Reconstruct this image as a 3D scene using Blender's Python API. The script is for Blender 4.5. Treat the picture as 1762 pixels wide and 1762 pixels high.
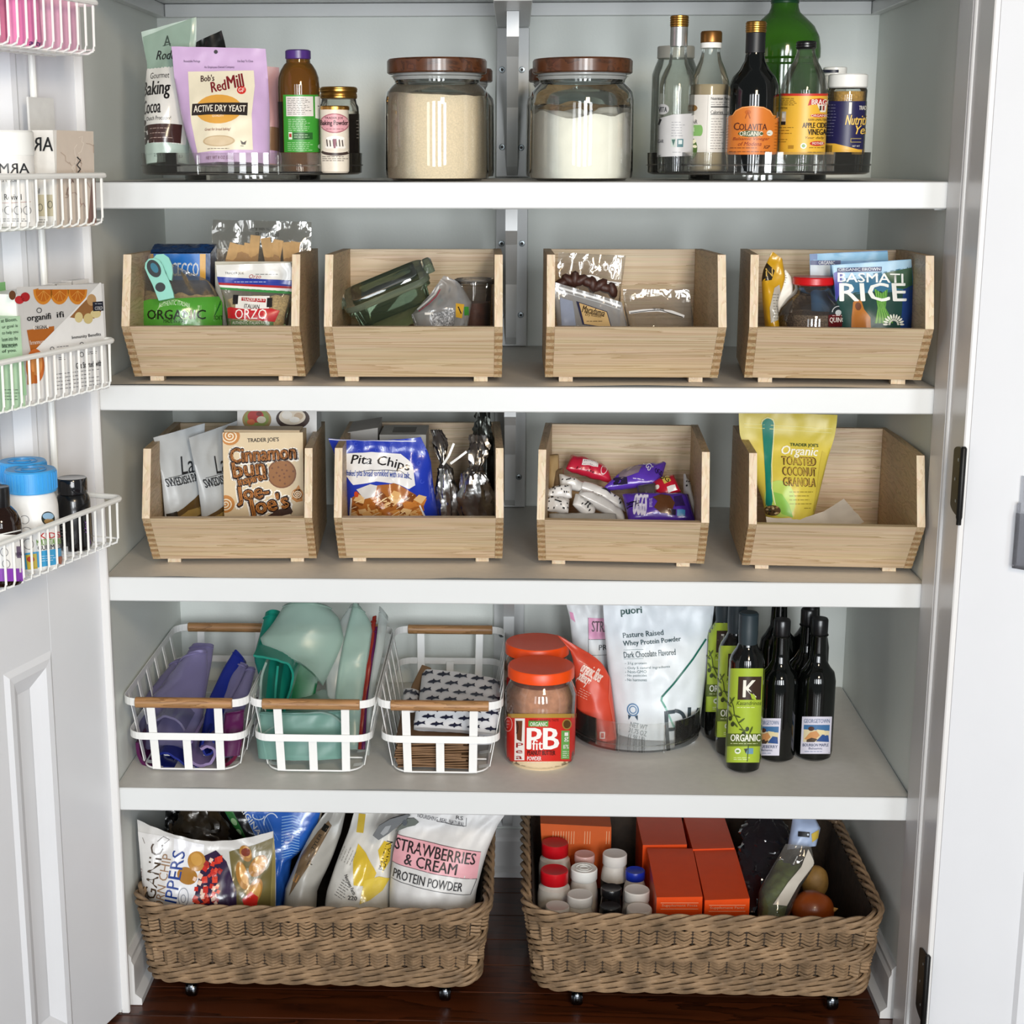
import bpy, bmesh, math, random
from mathutils import Vector, Matrix, noise
random.seed(7)
scene = bpy.context.scene
COL = scene.collection
for o in list(bpy.data.objects): bpy.data.objects.remove(o)

# ------------------------------------------------------------------ camera
CAM = Vector((0.0011, -2.6436, 1.4996))
YAW, PITCH, ROLL, FPX, PX, PY = -0.0371, 0.226, -0.0009, 2789.4, 780.19, 918.18
FW = Vector((math.sin(YAW)*math.cos(PITCH), math.cos(YAW)*math.cos(PITCH), -math.sin(PITCH)))
RT = Vector((math.cos(YAW), -math.sin(YAW), 0)); UP = RT.cross(FW)
RT, UP = (RT*math.cos(ROLL)+UP*math.sin(ROLL)), (UP*math.cos(ROLL)-RT*math.sin(ROLL))
cam_d = bpy.data.cameras.new('camera'); cam = bpy.data.objects.new('camera', cam_d); COL.objects.link(cam)
m3 = Matrix((RT, UP, -FW)).transposed()
cam.matrix_world = Matrix.Translation(CAM) @ m3.to_4x4()
cam_d.sensor_fit = 'HORIZONTAL'; cam_d.sensor_width = 36.0; cam_d.lens = FPX/1762*36
cam_d.shift_x = (881-PX)/1762; cam_d.shift_y = (PY-881)/1762
cam_d.clip_start = 0.05; cam_d.clip_end = 60
scene.camera = cam
# ------------------------------------------------------------------ light
vs = scene.view_settings
vs.view_transform = 'Standard'; vs.look = 'None'; vs.gamma = 1.0; vs.use_curve_mapping = False
vs.exposure = -0.20
world = bpy.data.worlds.new('world'); scene.world = world; world.use_nodes = True
bg = world.node_tree.nodes['Background']
bg.inputs[0].default_value = (0.88, 0.95, 1.0, 1); bg.inputs[1].default_value = 0.18
def area(name, loc, target, sx, sy, power, color):
    d = bpy.data.lights.new(name, 'AREA'); d.shape = 'RECTANGLE'; d.size = sx; d.size_y = sy
    d.energy = power; d.color = color
    o = bpy.data.objects.new(name, d); COL.objects.link(o); o.location = loc
    o.rotation_euler = (Vector(target)-Vector(loc)).to_track_quat('-Z', 'Y').to_euler()
    return o
# tall window bays across the room behind the camera, and the warm ceiling lamp of the room
for wx, pw in ((-1.75, 28), (-0.55, 68), (0.65, 165), (1.85, 68)):
    area('window_light', (wx, -5.4, 1.55), (wx*0.9, 0, 1.45), 0.62, 2.1, pw, (0.93, 0.97, 1.0))
area('ceiling_lamp', (0.7, -3.0, 2.35), (0.0, 0.3, 1.6), 0.45, 0.45, 34, (1.0, 0.80, 0.56))

# ------------------------------------------------------------------ pixel helpers (the frame is 1762 px)
def ray(x, y): return FW + RT*((x-PX)/FPX) + UP*((PY-y)/FPX)
def aty(x, y, Y):
    d = ray(x, y); return CAM + d*((Y-CAM.y)/d.y)
def atz(x, y, Z):
    d = ray(x, y); return CAM + d*((Z-CAM.z)/d.z)
def proj(P):
    d = Vector(P)-CAM; z = d.dot(FW); return (PX+FPX*d.dot(RT)/z, PY-FPX*d.dot(UP)/z)
def pxm(P):                      # pixels per metre at a point
    return FPX/((Vector(P)-CAM).dot(FW))

ZA, ZB, ZC, ZD, DP = 1.4668, 1.1383, 0.8108, 0.4298, 0.608

# ------------------------------------------------------------------ colours and materials
def lin(c):
    return c/12.92 if c <= 0.04045 else ((c+0.055)/1.055)**2.4
def H(s):
    s = s.lstrip('#'); return tuple(lin(int(s[i:i+2], 16)/255) for i in (0, 2, 4))
MATS = {}
def _new(name):
    m = bpy.data.materials.new(name); m.use_nodes = True; MATS[name] = m
    nt = m.node_tree; return m, nt, nt.nodes['Principled BSDF']
def mat(name, col, rough=0.5, metal=0.0, var=0.06, scale=40, bump=0.0, bscale=200, coat=0.0, spec=0.5, sheen=0, stretch=(1, 1, 1)):
    if name in MATS: return MATS[name]
    m, nt, b = _new(name); c = H(col) if isinstance(col, str) else col
    b.inputs['Roughness'].default_value = rough; b.inputs['Metallic'].default_value = metal
    b.inputs['Coat Weight'].default_value = coat; b.inputs['Coat Roughness'].default_value = 0.08
    b.inputs['Specular IOR Level'].default_value = spec
    tc = nt.nodes.new('ShaderNodeTexCoord'); mp = nt.nodes.new('ShaderNodeMapping'); mp.inputs['Scale'].default_value = stretch
    nt.links.new(tc.outputs['Object'], mp.inputs[0])
    n = nt.nodes.new('ShaderNodeTexNoise'); n.inputs['Scale'].default_value = scale; n.inputs['Detail'].default_value = 3
    nt.links.new(mp.outputs[0], n.inputs['Vector'])
    r = nt.nodes.new('ShaderNodeValToRGB'); e = r.color_ramp.elements
    e[0].position = 0.3; e[1].position = 0.7
    e[0].color = tuple(max(0, x*(1-var)) for x in c)+(1,); e[1].color = tuple(min(1, x*(1+var)) for x in c)+(1,)
    nt.links.new(n.outputs['Fac'], r.inputs[0]); nt.links.new(r.outputs[0], b.inputs['Base Color'])
    if bump:
        n2 = nt.nodes.new('ShaderNodeTexNoise'); n2.inputs['Scale'].default_value = bscale; n2.inputs['Detail'].default_value = 2
        nt.links.new(mp.outputs[0], n2.inputs['Vector'])
        bp = nt.nodes.new('ShaderNodeBump'); bp.inputs['Strength'].default_value = bump; bp.inputs['Distance'].default_value = 0.002
        nt.links.new(n2.outputs['Fac'], bp.inputs['Height']); nt.links.new(bp.outputs[0], b.inputs['Normal'])
    return m
def wood(name, c0, c1, rough=0.45, stretch=(1.2, 9, 26), coat=0.0, bands=1.0):
    if name in MATS: return MATS[name]
    m, nt, b = _new(name); b.inputs['Roughness'].default_value = rough; b.inputs['Coat Weight'].default_value = coat
    tc = nt.nodes.new('ShaderNodeTexCoord'); oi = nt.nodes.new('ShaderNodeObjectInfo')
    ad = nt.nodes.new('ShaderNodeVectorMath'); ad.operation = 'ADD'
    mu = nt.nodes.new('ShaderNodeVectorMath'); mu.operation = 'MULTIPLY'; mu.inputs[1].default_value = (3.1, 4.7, 5.3)
    cx = nt.nodes.new('ShaderNodeCombineXYZ')
    for i in range(3): nt.links.new(oi.outputs['Random'], cx.inputs[i])
    nt.links.new(cx.outputs[0], mu.inputs[0]); nt.links.new(mu.outputs[0], ad.inputs[1]); nt.links.new(tc.outputs['Object'], ad.inputs[0])
    mp = nt.nodes.new('ShaderNodeMapping'); mp.inputs['Scale'].default_value = stretch; nt.links.new(ad.outputs[0], mp.inputs[0])
    n = nt.nodes.new('ShaderNodeTexNoise'); n.inputs['Scale'].default_value = 2.2; n.inputs['Detail'].default_value = 5; n.inputs['Distortion'].default_value = 0.6
    nt.links.new(mp.outputs[0], n.inputs['Vector'])
    # growth rings: a fine sawtooth of the noise field
    mt = nt.nodes.new('ShaderNodeMath'); mt.operation = 'MULTIPLY'; mt.inputs[1].default_value = 9.0*bands
    nt.links.new(n.outputs['Fac'], mt.inputs[0])
    fr = nt.nodes.new('ShaderNodeMath'); fr.operation = 'FRACT'; nt.links.new(mt.outputs[0], fr.inputs[0])
    r = nt.nodes.new('ShaderNodeValToRGB'); e = r.color_ramp.elements
    a, c = H(c0), H(c1)
    e[0].position = 0.0; e[0].color = a+(1,); e[1].position = 1.0; e[1].color = c+(1,)
    k = e.new(0.55); k.color = tuple(a[i]*0.8+c[i]*0.2 for i in range(3))+(1,)
    k = e.new(0.95); k.color = tuple(a[i]*0.35+c[i]*0.65 for i in range(3))+(1,)
    nt.links.new(fr.outputs[0], r.inputs[0])
    n3 = nt.nodes.new('ShaderNodeTexNoise'); n3.inputs['Scale'].default_value = 7; nt.links.new(mp.outputs[0], n3.inputs['Vector'])
    mx = nt.nodes.new('ShaderNodeMix'); mx.data_type = 'RGBA'; mx.blend_type = 'MULTIPLY'; mx.inputs[0].default_value = 0.35
    nt.links.new(r.outputs[0], mx.inputs[6]); nt.links.new(n3.outputs['Color'], mx.inputs[7])
    br = nt.nodes.new('ShaderNodeMix'); br.data_type = 'RGBA'; br.blend_type = 'MIX'; br.inputs[0].default_value = 0.5
    nt.links.new(r.outputs[0], br.inputs[6]); nt.links.new(mx.outputs[2], br.inputs[7])
    nt.links.new(br.outputs[2], b.inputs['Base Color'])
    return m
def clear(name, tint='#f2f6f5', gloss=1.0, rough=0.02, haze=0.0, hazecol='#e8ecec', ior=1.45, bump=0.0, bscale=30):
    """thin clear wall: lets light straight through, mirrors by Fresnel, with a little milky haze"""
    if name in MATS: return MATS[name]
    m = bpy.data.materials.new(name); m.use_nodes = True; MATS[name] = m; nt = m.node_tree; nt.nodes.clear()
    out = nt.nodes.new('ShaderNodeOutputMaterial')
    tr = nt.nodes.new('ShaderNodeBsdfTransparent'); tr.inputs[0].default_value = H(tint)+(1,)
    gl = nt.nodes.new('ShaderNodeBsdfGlossy'); gl.inputs['Roughness'].default_value = rough; gl.inputs[0].default_value = (1, 1, 1, 1)
    fr = nt.nodes.new('ShaderNodeFresnel'); fr.inputs[0].default_value = ior
    base = tr
    if bump:
        tc = nt.nodes.new('ShaderNodeTexCoord')
        n2 = nt.nodes.new('ShaderNodeTexNoise'); n2.inputs['Scale'].default_value = bscale; n2.inputs['Detail'].default_value = 3
        nt.links.new(tc.outputs['Object'], n2.inputs['Vector'])
        bp = nt.nodes.new('ShaderNodeBump'); bp.inputs['Strength'].default_value = bump; bp.inputs['Distance'].default_value = 0.01
        nt.links.new(n2.outputs['Fac'], bp.inputs['Height']); nt.links.new(bp.outputs[0], gl.inputs['Normal'])
    if haze:
        df = nt.nodes.new('ShaderNodeBsdfDiffuse'); df.inputs[0].default_value = H(hazecol)+(1,)
        tl = nt.nodes.new('ShaderNodeBsdfTranslucent'); tl.inputs[0].default_value = H(hazecol)+(1,)
        hm = nt.nodes.new('ShaderNodeMixShader'); hm.inputs[0].default_value = 0.35
        nt.links.new(df.outputs[0], hm.inputs[1]); nt.links.new(tl.outputs[0], hm.inputs[2])
        mx = nt.nodes.new('ShaderNodeMixShader'); mx.inputs[0].default_value = haze
        nt.links.new(tr.outputs[0], mx.inputs[1]); nt.links.new(hm.outputs[0], mx.inputs[2]); base = mx
    ml = nt.nodes.new('ShaderNodeMath'); ml.operation = 'MULTIPLY'; ml.inputs[1].default_value = gloss; ml.use_clamp = True
    nt.links.new(fr.outputs[0], ml.inputs[0])
    ms = nt.nodes.new('ShaderNodeMixShader'); nt.links.new(ml.outputs[0], ms.inputs[0])
    nt.links.new(base.outputs[0], ms.inputs[1]); nt.links.new(gl.outputs[0], ms.inputs[2]); nt.links.new(ms.outputs[0], out.inputs[0])
    return m
def printmat(name, rough=0.45, spec=0.4, coat=0.0, bump=0.0):
    if name in MATS: return MATS[name]
    m, nt, b = _new(name); b.inputs['Roughness'].default_value = rough; b.inputs['Specular IOR Level'].default_value = spec
    b.inputs['Coat Weight'].default_value = coat; b.inputs['Coat Roughness'].default_value = 0.12
    a = nt.nodes.new('ShaderNodeAttribute'); a.attribute_name = 'Col'
    tc = nt.nodes.new('ShaderNodeTexCoord'); n = nt.nodes.new('ShaderNodeTexNoise'); n.inputs['Scale'].default_value = 90
    nt.links.new(tc.outputs['Object'], n.inputs['Vector'])
    r = nt.nodes.new('ShaderNodeValToRGB'); r.color_ramp.elements[0].color = (.93, .93, .93, 1); r.color_ramp.elements[1].color = (1, 1, 1, 1)
    nt.links.new(n.outputs['Fac'], r.inputs[0])
    mx = nt.nodes.new('ShaderNodeMix'); mx.data_type = 'RGBA'; mx.blend_type = 'MULTIPLY'; mx.inputs[0].default_value = 1
    nt.links.new(a.outputs['Color'], mx.inputs[6]); nt.links.new(r.outputs[0], mx.inputs[7]); nt.links.new(mx.outputs[2], b.inputs['Base Color'])
    return m
PRINT = printmat('printed ink satin', 0.38, 0.45)
PAPER = printmat('printed paper matte', 0.6, 0.3)
FOILP = printmat('printed film glossy', 0.22, 0.55, 0.3)

# ------------------------------------------------------------------ mesh building
class MB:
    def __init__(s): s.v = []; s.f = []; s.c = []; s.mi = []
    def add(s, vs, fs, col=None):
        k = len(s.v); s.v += [Vector(p) for p in vs]
        for f in fs: s.f.append(tuple(i+k for i in f)); s.c.append(col)
        return s
    def box(s, x0, x1, y0, y1, z0, z1, M=None):
        vs = [Vector((x, y, z)) for z in (z0, z1) for y in (y0, y1) for x in (x0, x1)]
        if M: vs = [M @ p for p in vs]
        return s.add(vs, [(0, 2, 3, 1), (4, 5, 7, 6), (0, 1, 5, 4), (2, 6, 7, 3), (0, 4, 6, 2), (1, 3, 7, 5)])
    def rbox(s, x0, x1, y0, y1, z0, z1, b=0.003, M=None):
        """box with bevelled edges"""
        bm = bmesh.new(); bmesh.ops.create_cube(bm, size=1)
        for v in bm.verts:
            v.co = Vector(((x0+x1)/2+v.co.x*(x1-x0), (y0+y1)/2+v.co.y*(y1-y0), (z0+z1)/2+v.co.z*(z1-z0)))
        bmesh.ops.bevel(bm, geom=bm.edges[:], offset=b, segments=1, affect='EDGES', profile=0.5)
        return s.bm(bm, M)
    def bm(s, bm, M=None):
        bm.verts.ensure_lookup_table(); bm.verts.index_update()
        vs = [(M @ v.co) if M else v.co.copy() for v in bm.verts]; fs = [tuple(v.index for v in f.verts) for f in bm.faces]
        bm.free(); return s.add(vs, fs)
    def prism(s, poly, h0, h1, fn):
        """extrude a 2-D polygon between h0 and h1; fn(a, b, h) -> point"""
        n = len(poly); vs = [fn(a, b, h0) for a, b in poly]+[fn(a, b, h1) for a, b in poly]
        fs = [tuple(range(n))[::-1], tuple(range(n, 2*n))]+[(i, (i+1) % n, n+(i+1) % n, n+i) for i in range(n)]
        return s.add(vs, fs)
    def lathe(s, prof, c=(0, 0, 0), n=40, cap=True, M=None):
        """prof = [(r, z)...] bottom to top"""
        c = Vector(c); vs = []; fs = []
        for r, z in prof:
            for i in range(n):
                a = 2*math.pi*i/n; p = Vector((r*math.cos(a), r*math.sin(a), z)); vs.append((M @ p if M else p)+c)
        for j in range(len(prof)-1):
            for i in range(n): fs.append((j*n+i, j*n+(i+1) % n, (j+1)*n+(i+1) % n, (j+1)*n+i))
        if cap:
            if prof[0][0] > 1e-5: fs.append(tuple(range(n))[::-1])
            if prof[-1][0] > 1e-5: fs.append(tuple(range((len(prof)-1)*n, len(prof)*n)))
        return s.add(vs, fs)
    def tube(s, path, r, n=6, closed=False, cap=True):
        P = [Vector(p) for p in path]; m = len(P); vs = []; fs = []; up = Vector((0.12, 0.23, 0.96)).normalized()
        for i, p in enumerate(P):
            a = P[(i-1) % m] if (closed or i > 0) else p; b = P[(i+1) % m] if (closed or i < m-1) else p
            t = (b-a).normalized(); x = t.cross(up)
            if x.length < 1e-4: x = t.cross(Vector((1, 0, 0)))
            x.normalize(); y = x.cross(t); rr = r(i/(m-1)) if callable(r) else r
            for k in range(n):
                an = 2*math.pi*k/n; vs.append(p+x*(rr*math.cos(an))+y*(rr*math.sin(an)))
        for i in range(m if closed else m-1):
            for k in range(n):
                fs.append((i*n+k, i*n+(k+1) % n, ((i+1) % m)*n+(k+1) % n, ((i+1) % m)*n+k))
        if cap and not closed: fs += [tuple(range(n))[::-1], tuple(range((m-1)*n, m*n))]
        return s.add(vs, fs)
    def strip(s, path, nrm, w, t):
        """flat metal strip: path points, nrm(i)-> thickness direction, w = width vector fn"""
        P = [Vector(p) for p in path]; vs = []; fs = []; m = len(P)
        for i, p in enumerate(P):
            a = P[max(0, i-1)]; b = P[min(m-1, i+1)]; tg = (b-a).normalized(); n_ = Vector(nrm(i)).normalized(); wd = tg.cross(n_).normalized()
            vs += [p+wd*(w/2)+n_*(t/2), p-wd*(w/2)+n_*(t/2), p-wd*(w/2)-n_*(t/2), p+wd*(w/2)-n_*(t/2)]
        for i in range(m-1):
            for k in range(4): fs.append((i*4+k, i*4+(k+1) % 4, (i+1)*4+(k+1) % 4, (i+1)*4+k))
        fs += [(3, 2, 1, 0), tuple((m-1)*4+k for k in range(4))]
        return s.add(vs, fs)
    def grid(s, fn, nu, nv, col=None, flip=False):
        vs = [fn(i/nu, j/nv) for j in range(nv+1) for i in range(nu+1)]
        fs = []
        for j in range(nv):
            for i in range(nu):
                q = (j*(nu+1)+i, j*(nu+1)+i+1, (j+1)*(nu+1)+i+1, (j+1)*(nu+1)+i)
                fs.append(q[::-1] if flip else q)
        return s.add(vs, fs, col)

W = {}                                     # world matrix of every built object
def world_of(o): return W.get(o.name, Matrix.Identity(4))
def mesh_of(mb, name, inv=None):
    me = bpy.data.meshes.new(name)
    me.from_pydata([tuple(inv @ p) if inv else tuple(p) for p in mb.v], [], mb.f)
    if any(c is not None for c in mb.c):
        at = me.color_attributes.new('Col', 'FLOAT_COLOR', 'CORNER')
        buf = []
        for f, c in zip(mb.f, mb.c):
            c = c or (0.8, 0.8, 0.8)
            buf += [c[0], c[1], c[2], 1.0]*len(f)
        at.data.foreach_set('color', buf)
    me.validate(); me.update()
    return me
def finish(me, material, smooth, angle=35):
    me.materials.append(material)
    if smooth:
        bm = bmesh.new(); bm.from_mesh(me); bmesh.ops.recalc_face_normals(bm, faces=bm.faces[:])
        lim = math.radians(angle)
        for f in bm.faces: f.smooth = True
        for e in bm.edges:
            if len(e.link_faces) == 2 and e.calc_face_angle(0) > lim: e.smooth = False
        bm.to_mesh(me); bm.free()
    else:
        bm = bmesh.new(); bm.from_mesh(me); bmesh.ops.recalc_face_normals(bm, faces=bm.faces[:]); bm.to_mesh(me); bm.free()
def thing(name, label, cat, loc, rz=0.0, group=None, kind=None):
    o = bpy.data.objects.new(name, None); COL.objects.link(o); o.location = loc; o.rotation_euler = (0, 0, rz)
    o.empty_display_size = 0.02; W[o.name] = Matrix.Translation(loc) @ Matrix.Rotation(rz, 4, 'Z')
    setp(o, label, cat, group, kind); return o
def setp(o, label=None, cat=None, group=None, kind=None):
    if label: o['label'] = label
    if cat: o['category'] = cat
    if group: o['group'] = group
    if kind: o['kind'] = kind
def part(parent, name, mb, material, smooth=True, label=None, kind=None, local=False, angle=35):
    """one mesh object under a thing or part; mesh given in world coordinates unless local"""
    me = mesh_of(mb, name, None if local else world_of(parent).inverted()); finish(me, material, smooth, angle)
    o = bpy.data.objects.new(name, me); COL.objects.link(o); o.parent = parent; W[o.name] = world_of(parent)
    setp(o, label, None, None, kind); return o
def share(parent, name, src, M):
    """another part with the same mesh data, placed by a local matrix"""
    o = bpy.data.objects.new(name, src.data); COL.objects.link(o); o.parent = parent; o.matrix_local = M; W[o.name] = world_of(parent) @ M; return o
def single(name, mb, material, loc, label=None, cat=None, group=None, kind=None, smooth=True, angle=35):
    inv = Matrix.Translation(-Vector(loc)); me = mesh_of(mb, name, inv); finish(me, material, smooth, angle)
    o = bpy.data.objects.new(name, me); COL.objects.link(o); o.location = loc; W[o.name] = Matrix.Translation(loc)
    setp(o, label, cat, group, kind); return o
def struct(name, mb, material, loc=(0, 0, 0), smooth=False, label=None):
    return single(name, mb, material, loc, label=label, kind='structure', smooth=smooth)
def copy_tree(src, loc=None, rz=None, label=None, parent=None):
    c = src.copy(); COL.objects.link(c)
    if parent is not None: c.parent = parent
    else:
        if loc is not None: c.location = loc
        if rz is not None: c.rotation_euler = (0, 0, rz)
        W[c.name] = Matrix.Translation(c.location) @ Matrix.Rotation(c.rotation_euler.z, 4, 'Z')
        if label: c['label'] = label
    for ch in list(src.children): copy_tree(ch, parent=c)
    return c

# ------------------------------------------------------------------ surfaces that carry print
def interp(L, t):
    n = len(L)-1; k = min(n-1, max(0, int(t*n))); a = t*n-k
    return tuple(L[k][i]*(1-a)+L[k+1][i]*a for i in range(len(L[0])))
class Sheet:
    """a bag or box face: left and right outline (top to bottom, in px) and the depth of its corners"""
    def __init__(s, L, R, Y, d=0.0, seal=0.10, wr=0.0, gus=0.6, seed=1, pw=0.6, curve=0.0, vshape=None, wfreq=1.0, sag=0):
        s.sag = sag
        # resample both outlines to the same number of rows
        n = 12; s.L = [s._res(L, i/n) for i in range(n+1)]; s.R = [s._res(R, i/n) for i in range(n+1)]
        if not isinstance(Y, (tuple, list)): Y = (Y, Y)
        if len(Y) == 2: Y = (Y[0], Y[0], Y[1], Y[1])
        s.Y = Y; s.d = d; s.seal = seal; s.wr = wr; s.gus = gus; s.seed = seed; s.pw = pw; s.curve = curve; s.vshape = vshape; s.wfreq = wfreq
        c = [s.flat(u, v) for u, v in ((0, 0), (1, 0), (0, 1), (1, 1))]
        nn = (c[1]-c[0]+c[3]-c[2]).cross(c[0]-c[2]+c[1]-c[3]).normalized()
        s.n = nn if nn.dot(CAM-c[0]) > 0 else -nn
        s.size = ((c[1]-c[0]).length+(c[3]-c[2]).length)/2, ((c[0]-c[2]).length+(c[1]-c[3]).length)/2
        s.c = c
    def _res(s, L, t):
        d = [0]
        for a, b in zip(L, L[1:]): d.append(d[-1]+math.hypot(b[0]-a[0], b[1]-a[1]))
        q = t*d[-1]
        for i in range(len(L)-1):
            if q <= d[i+1]+1e-9:
                a = (q-d[i])/max(1e-9, d[i+1]-d[i]); return (L[i][0]*(1-a)+L[i+1][0]*a, L[i][1]*(1-a)+L[i+1][1]*a)
        return L[-1]
    def flat(s, u, v):
        a = interp(s.L, v); b = interp(s.R, v); x = a[0]*(1-u)+b[0]*u; y = a[1]*(1-u)+b[1]*u+s.sag*math.sin(math.pi*u)*(1-v)**3
        Yv = (s.Y[0]*(1-u)+s.Y[1]*u)*(1-v)+(s.Y[2]*(1-u)+s.Y[3]*u)*v
        return aty(x, y, Yv)
    def thick(s, u, v):
        if s.d == 0: return 0.0
        if s.vshape: pv = s.vshape(v)
        else:
            a = max(0.0, min(1.0, (v-s.seal)/0.5)); pv = a*a*(3-2*a)
            if v > 0.8: pv *= 1-(1-s.gus)*((v-0.8)/0.2)**2
        return s.d/2*pv*max(0.0, math.sin(math.pi*max(0, min(1, u))))**s.pw
    def wrinkle(s, u, v):
        if not s.wr: return 0.0
        w, h = s.size; e = min(1.0, 8*min(u, 1-u)+0.25)
        p = Vector((u*w*28*s.wfreq+s.seed*7.3, v*h*16*s.wfreq+s.seed*3.1, s.seed)); q = Vector((u*w*70*s.wfreq+v*h*30, v*h*44*s.wfreq, s.seed+5))
        return s.wr*e*((1-abs(noise.noise(p))*2)*0.9+0.55*noise.noise(q))
    def P(s, u, v, off=0.0, side=1):
        q = s.flat(u, v); t = s.thick(u, v)*side+(s.wrinkle(u, v) if s.d else 0)
        return q+s.n*(t+off+s.curve*math.sin(math.pi*u))
    def uv(s, x, y):
        u, v = 0.5, 0.5
        for _ in range(14):
            a = interp(s.L, v); b = interp(s.R, v); yy = a[1]*(1-u)+b[1]*u+s.sag*math.sin(math.pi*u)*(1-max(0,min(1,v)))**3
            t = interp(s.L, 0)[1]*(1-u)+interp(s.R, 0)[1]*u; bt = interp(s.L, 1)[1]*(1-u)+interp(s.R, 1)[1]*u
            v = max(-.02, min(1.02, v+(y-yy)/(bt-t))); u = max(-.02, min(1.02, (x-a[0])/(b[0]-a[0])))
        return max(0, min(1, u)), max(0, min(1, v))
    def at(s, x, y, off):
        u, v = s.uv(x, y)
        if s.g is None: return s.P(u, v, off)
        nu, nv, f = s.g; i = min(nu-1, int(u*nu)); j = min(nv-1, int(v*nv)); a = u*nu-i; b = v*nv-j; k = nu+1
        return (f[j*k+i]*(1-a)+f[j*k+i+1]*a)*(1-b)+(f[(j+1)*k+i]*(1-a)+f[(j+1)*k+i+1]*a)*b+s.n*off
    g = None
    def mesh(s, nu=26, nv=34):
        mb = MB(); k = nu+1
        f = [s.P(i/nu, j/nv) for j in range(nv+1) for i in range(k)]; s.g = (nu, nv, f); b = [s.P(i/nu, j/nv, -0.0012, -1) for j in range(nv+1) for i in range(k)]
        N = len(f); fs = []
        for j in range(nv):
            for i in range(nu):
                q = (j*k+i, j*k+i+1, (j+1)*k+i+1, (j+1)*k+i); fs.append(q); fs.append(tuple(N+a for a in q[::-1]))
        for i in range(nu):
            fs.append((i, N+i, N+i+1, i+1)); a = nv*k+i; fs.append((a, a+1, N+a+1, N+a))
        for j in range(nv):
            a = j*k; fs.append((a, a+k, N+a+k, N+a)); a = j*k+nu; fs.append((a, N+a, N+a+k, a+k))
        return mb.add(f+b, fs)
    def base(s):
        c = (s.P(0.5, 1)); return (c.x, c.y, min(s.c[2].z, s.c[3].z))
class Round:
    """a bottle, jar or tub: axis at pixel column xc and depth Y; prof = [(half width px, y px)...] top to bottom"""
    def __init__(s, xc, Y, prof, zbase=None, sx=1.0):
        s.xc = xc; s.Y = Y; ym = prof[len(prof)//2][1]; c = aty(xc, ym, Y); s.cx, s.cy = c.x, c.y
        s.pr = []
        for hw, y in prof:
            q = aty(xc, y, Y); s.pr.append((max(0.0004, hw/pxm(q)), q.z))
        if zbase is not None:
            s.pr[-1] = (s.pr[-1][0], zbase)
        s.cx = sum(aty(xc, y, Y).x for _, y in prof)/len(prof)
        d = Vector((CAM.x-s.cx, CAM.y-s.cy)); s.a0 = math.atan2(d.y, d.x)
        s.z0 = s.pr[-1][1]; s.z1 = s.pr[0][1]
    def r(s, z):
        p = s.pr
        if z >= p[0][1]: return p[0][0]
        for (r0, z0), (r1, z1) in zip(p, p[1:]):
            if z >= z1: return r1+(r0-r1)*(z-z1)/max(1e-9, z0-z1)
        return p[-1][0]
    def at(s, x, y, off):
        z = aty(s.xc, y, s.cy-0.03).z; th = 0
        for _ in range(4):
            r = s.r(z); q = (x-s.xc)/(r*pxm((s.cx, s.cy, z)))
            th = math.asin(max(-1, min(1, q)))
            if abs(q) > 1: th = math.copysign(math.pi/2+(abs(q)-1)*1.2, q)
            a = s.a0+th; p = (s.cx+r*math.cos(a), s.cy+r*math.sin(a))
            yc = s.cy+r*math.sin(s.a0+max(-1.45, min(1.45, th)))
            xx = s.xc+max(-1, min(1, q))*r*pxm((s.cx, s.cy, z))
            z = aty(xx, y, yc).z if abs(q) <= 1 else aty(xx, y, s.cy).z
        r = s.r(z)+off
        return Vector((s.cx+r*math.cos(a), s.cy+r*math.sin(a), z))
    def mesh(s, shrink=0.0, ztop=None, zbot=None, n=40, bev=0.0025):
        pr = [(max(0.0004, r-shrink), z) for r, z in s.pr][::-1]
        if shrink: pr[0] = (pr[0][0], pr[0][1]+shrink)
        if ztop is not None:
            q = [(r, z) for r, z in pr if z < ztop]; q.append((max(0.0004, s.r(ztop)-shrink), ztop)); pr = q
        if zbot is not None:
            q = [(r, z) for r, z in pr if z > zbot]; q.insert(0, (max(0.0004, s.r(zbot)-shrink), zbot)); pr = q
        if bev and pr[0][0] > 3*bev: pr = [(pr[0][0]-bev, pr[0][1]), (pr[0][0], pr[0][1]+bev)]+pr[1:]
        return MB().lathe(pr, (s.cx, s.cy, 0), n)
    def base(s): return (s.cx, s.cy, s.z0)
    def zy(s, y): return aty(s.xc, y, s.cy).z

# ------------------------------------------------------------------ flat print: lettering and shapes laid on a surface
_TX = {}
def glyphs(t, bold=0.0, shear=0.0, space=1.0):
    key = (t, bold, shear, space)
    if key in _TX: return _TX[key]
    cu = bpy.data.curves.new('lettering', 'FONT'); cu.body = t; cu.fill_mode = 'FRONT'; cu.resolution_u = 2
    cu.shear = shear; cu.space_character = space; cu.align_x = 'CENTER'; cu.space_line = 0.85
    ob = bpy.data.objects.new('lettering', cu); me = ob.to_mesh()
    vs = [(v.co.x, v.co.y) for v in me.vertices]; fs = [tuple(p.vertices) for p in me.polygons]
    ob.to_mesh_clear(); bpy.data.objects.remove(ob); bpy.data.curves.remove(cu)
    x0 = min(v[0] for v in vs); x1 = max(v[0] for v in vs); y0 = min(v[1] for v in vs); y1 = max(v[1] for v in vs)
    vs = [((x-x0)/max(1e-6, x1-x0), (y-y0)/max(1e-6, y1-y0)) for x, y in vs]
    _TX[key] = (vs, fs); return _TX[key]
EPS = 0.00028
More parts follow.
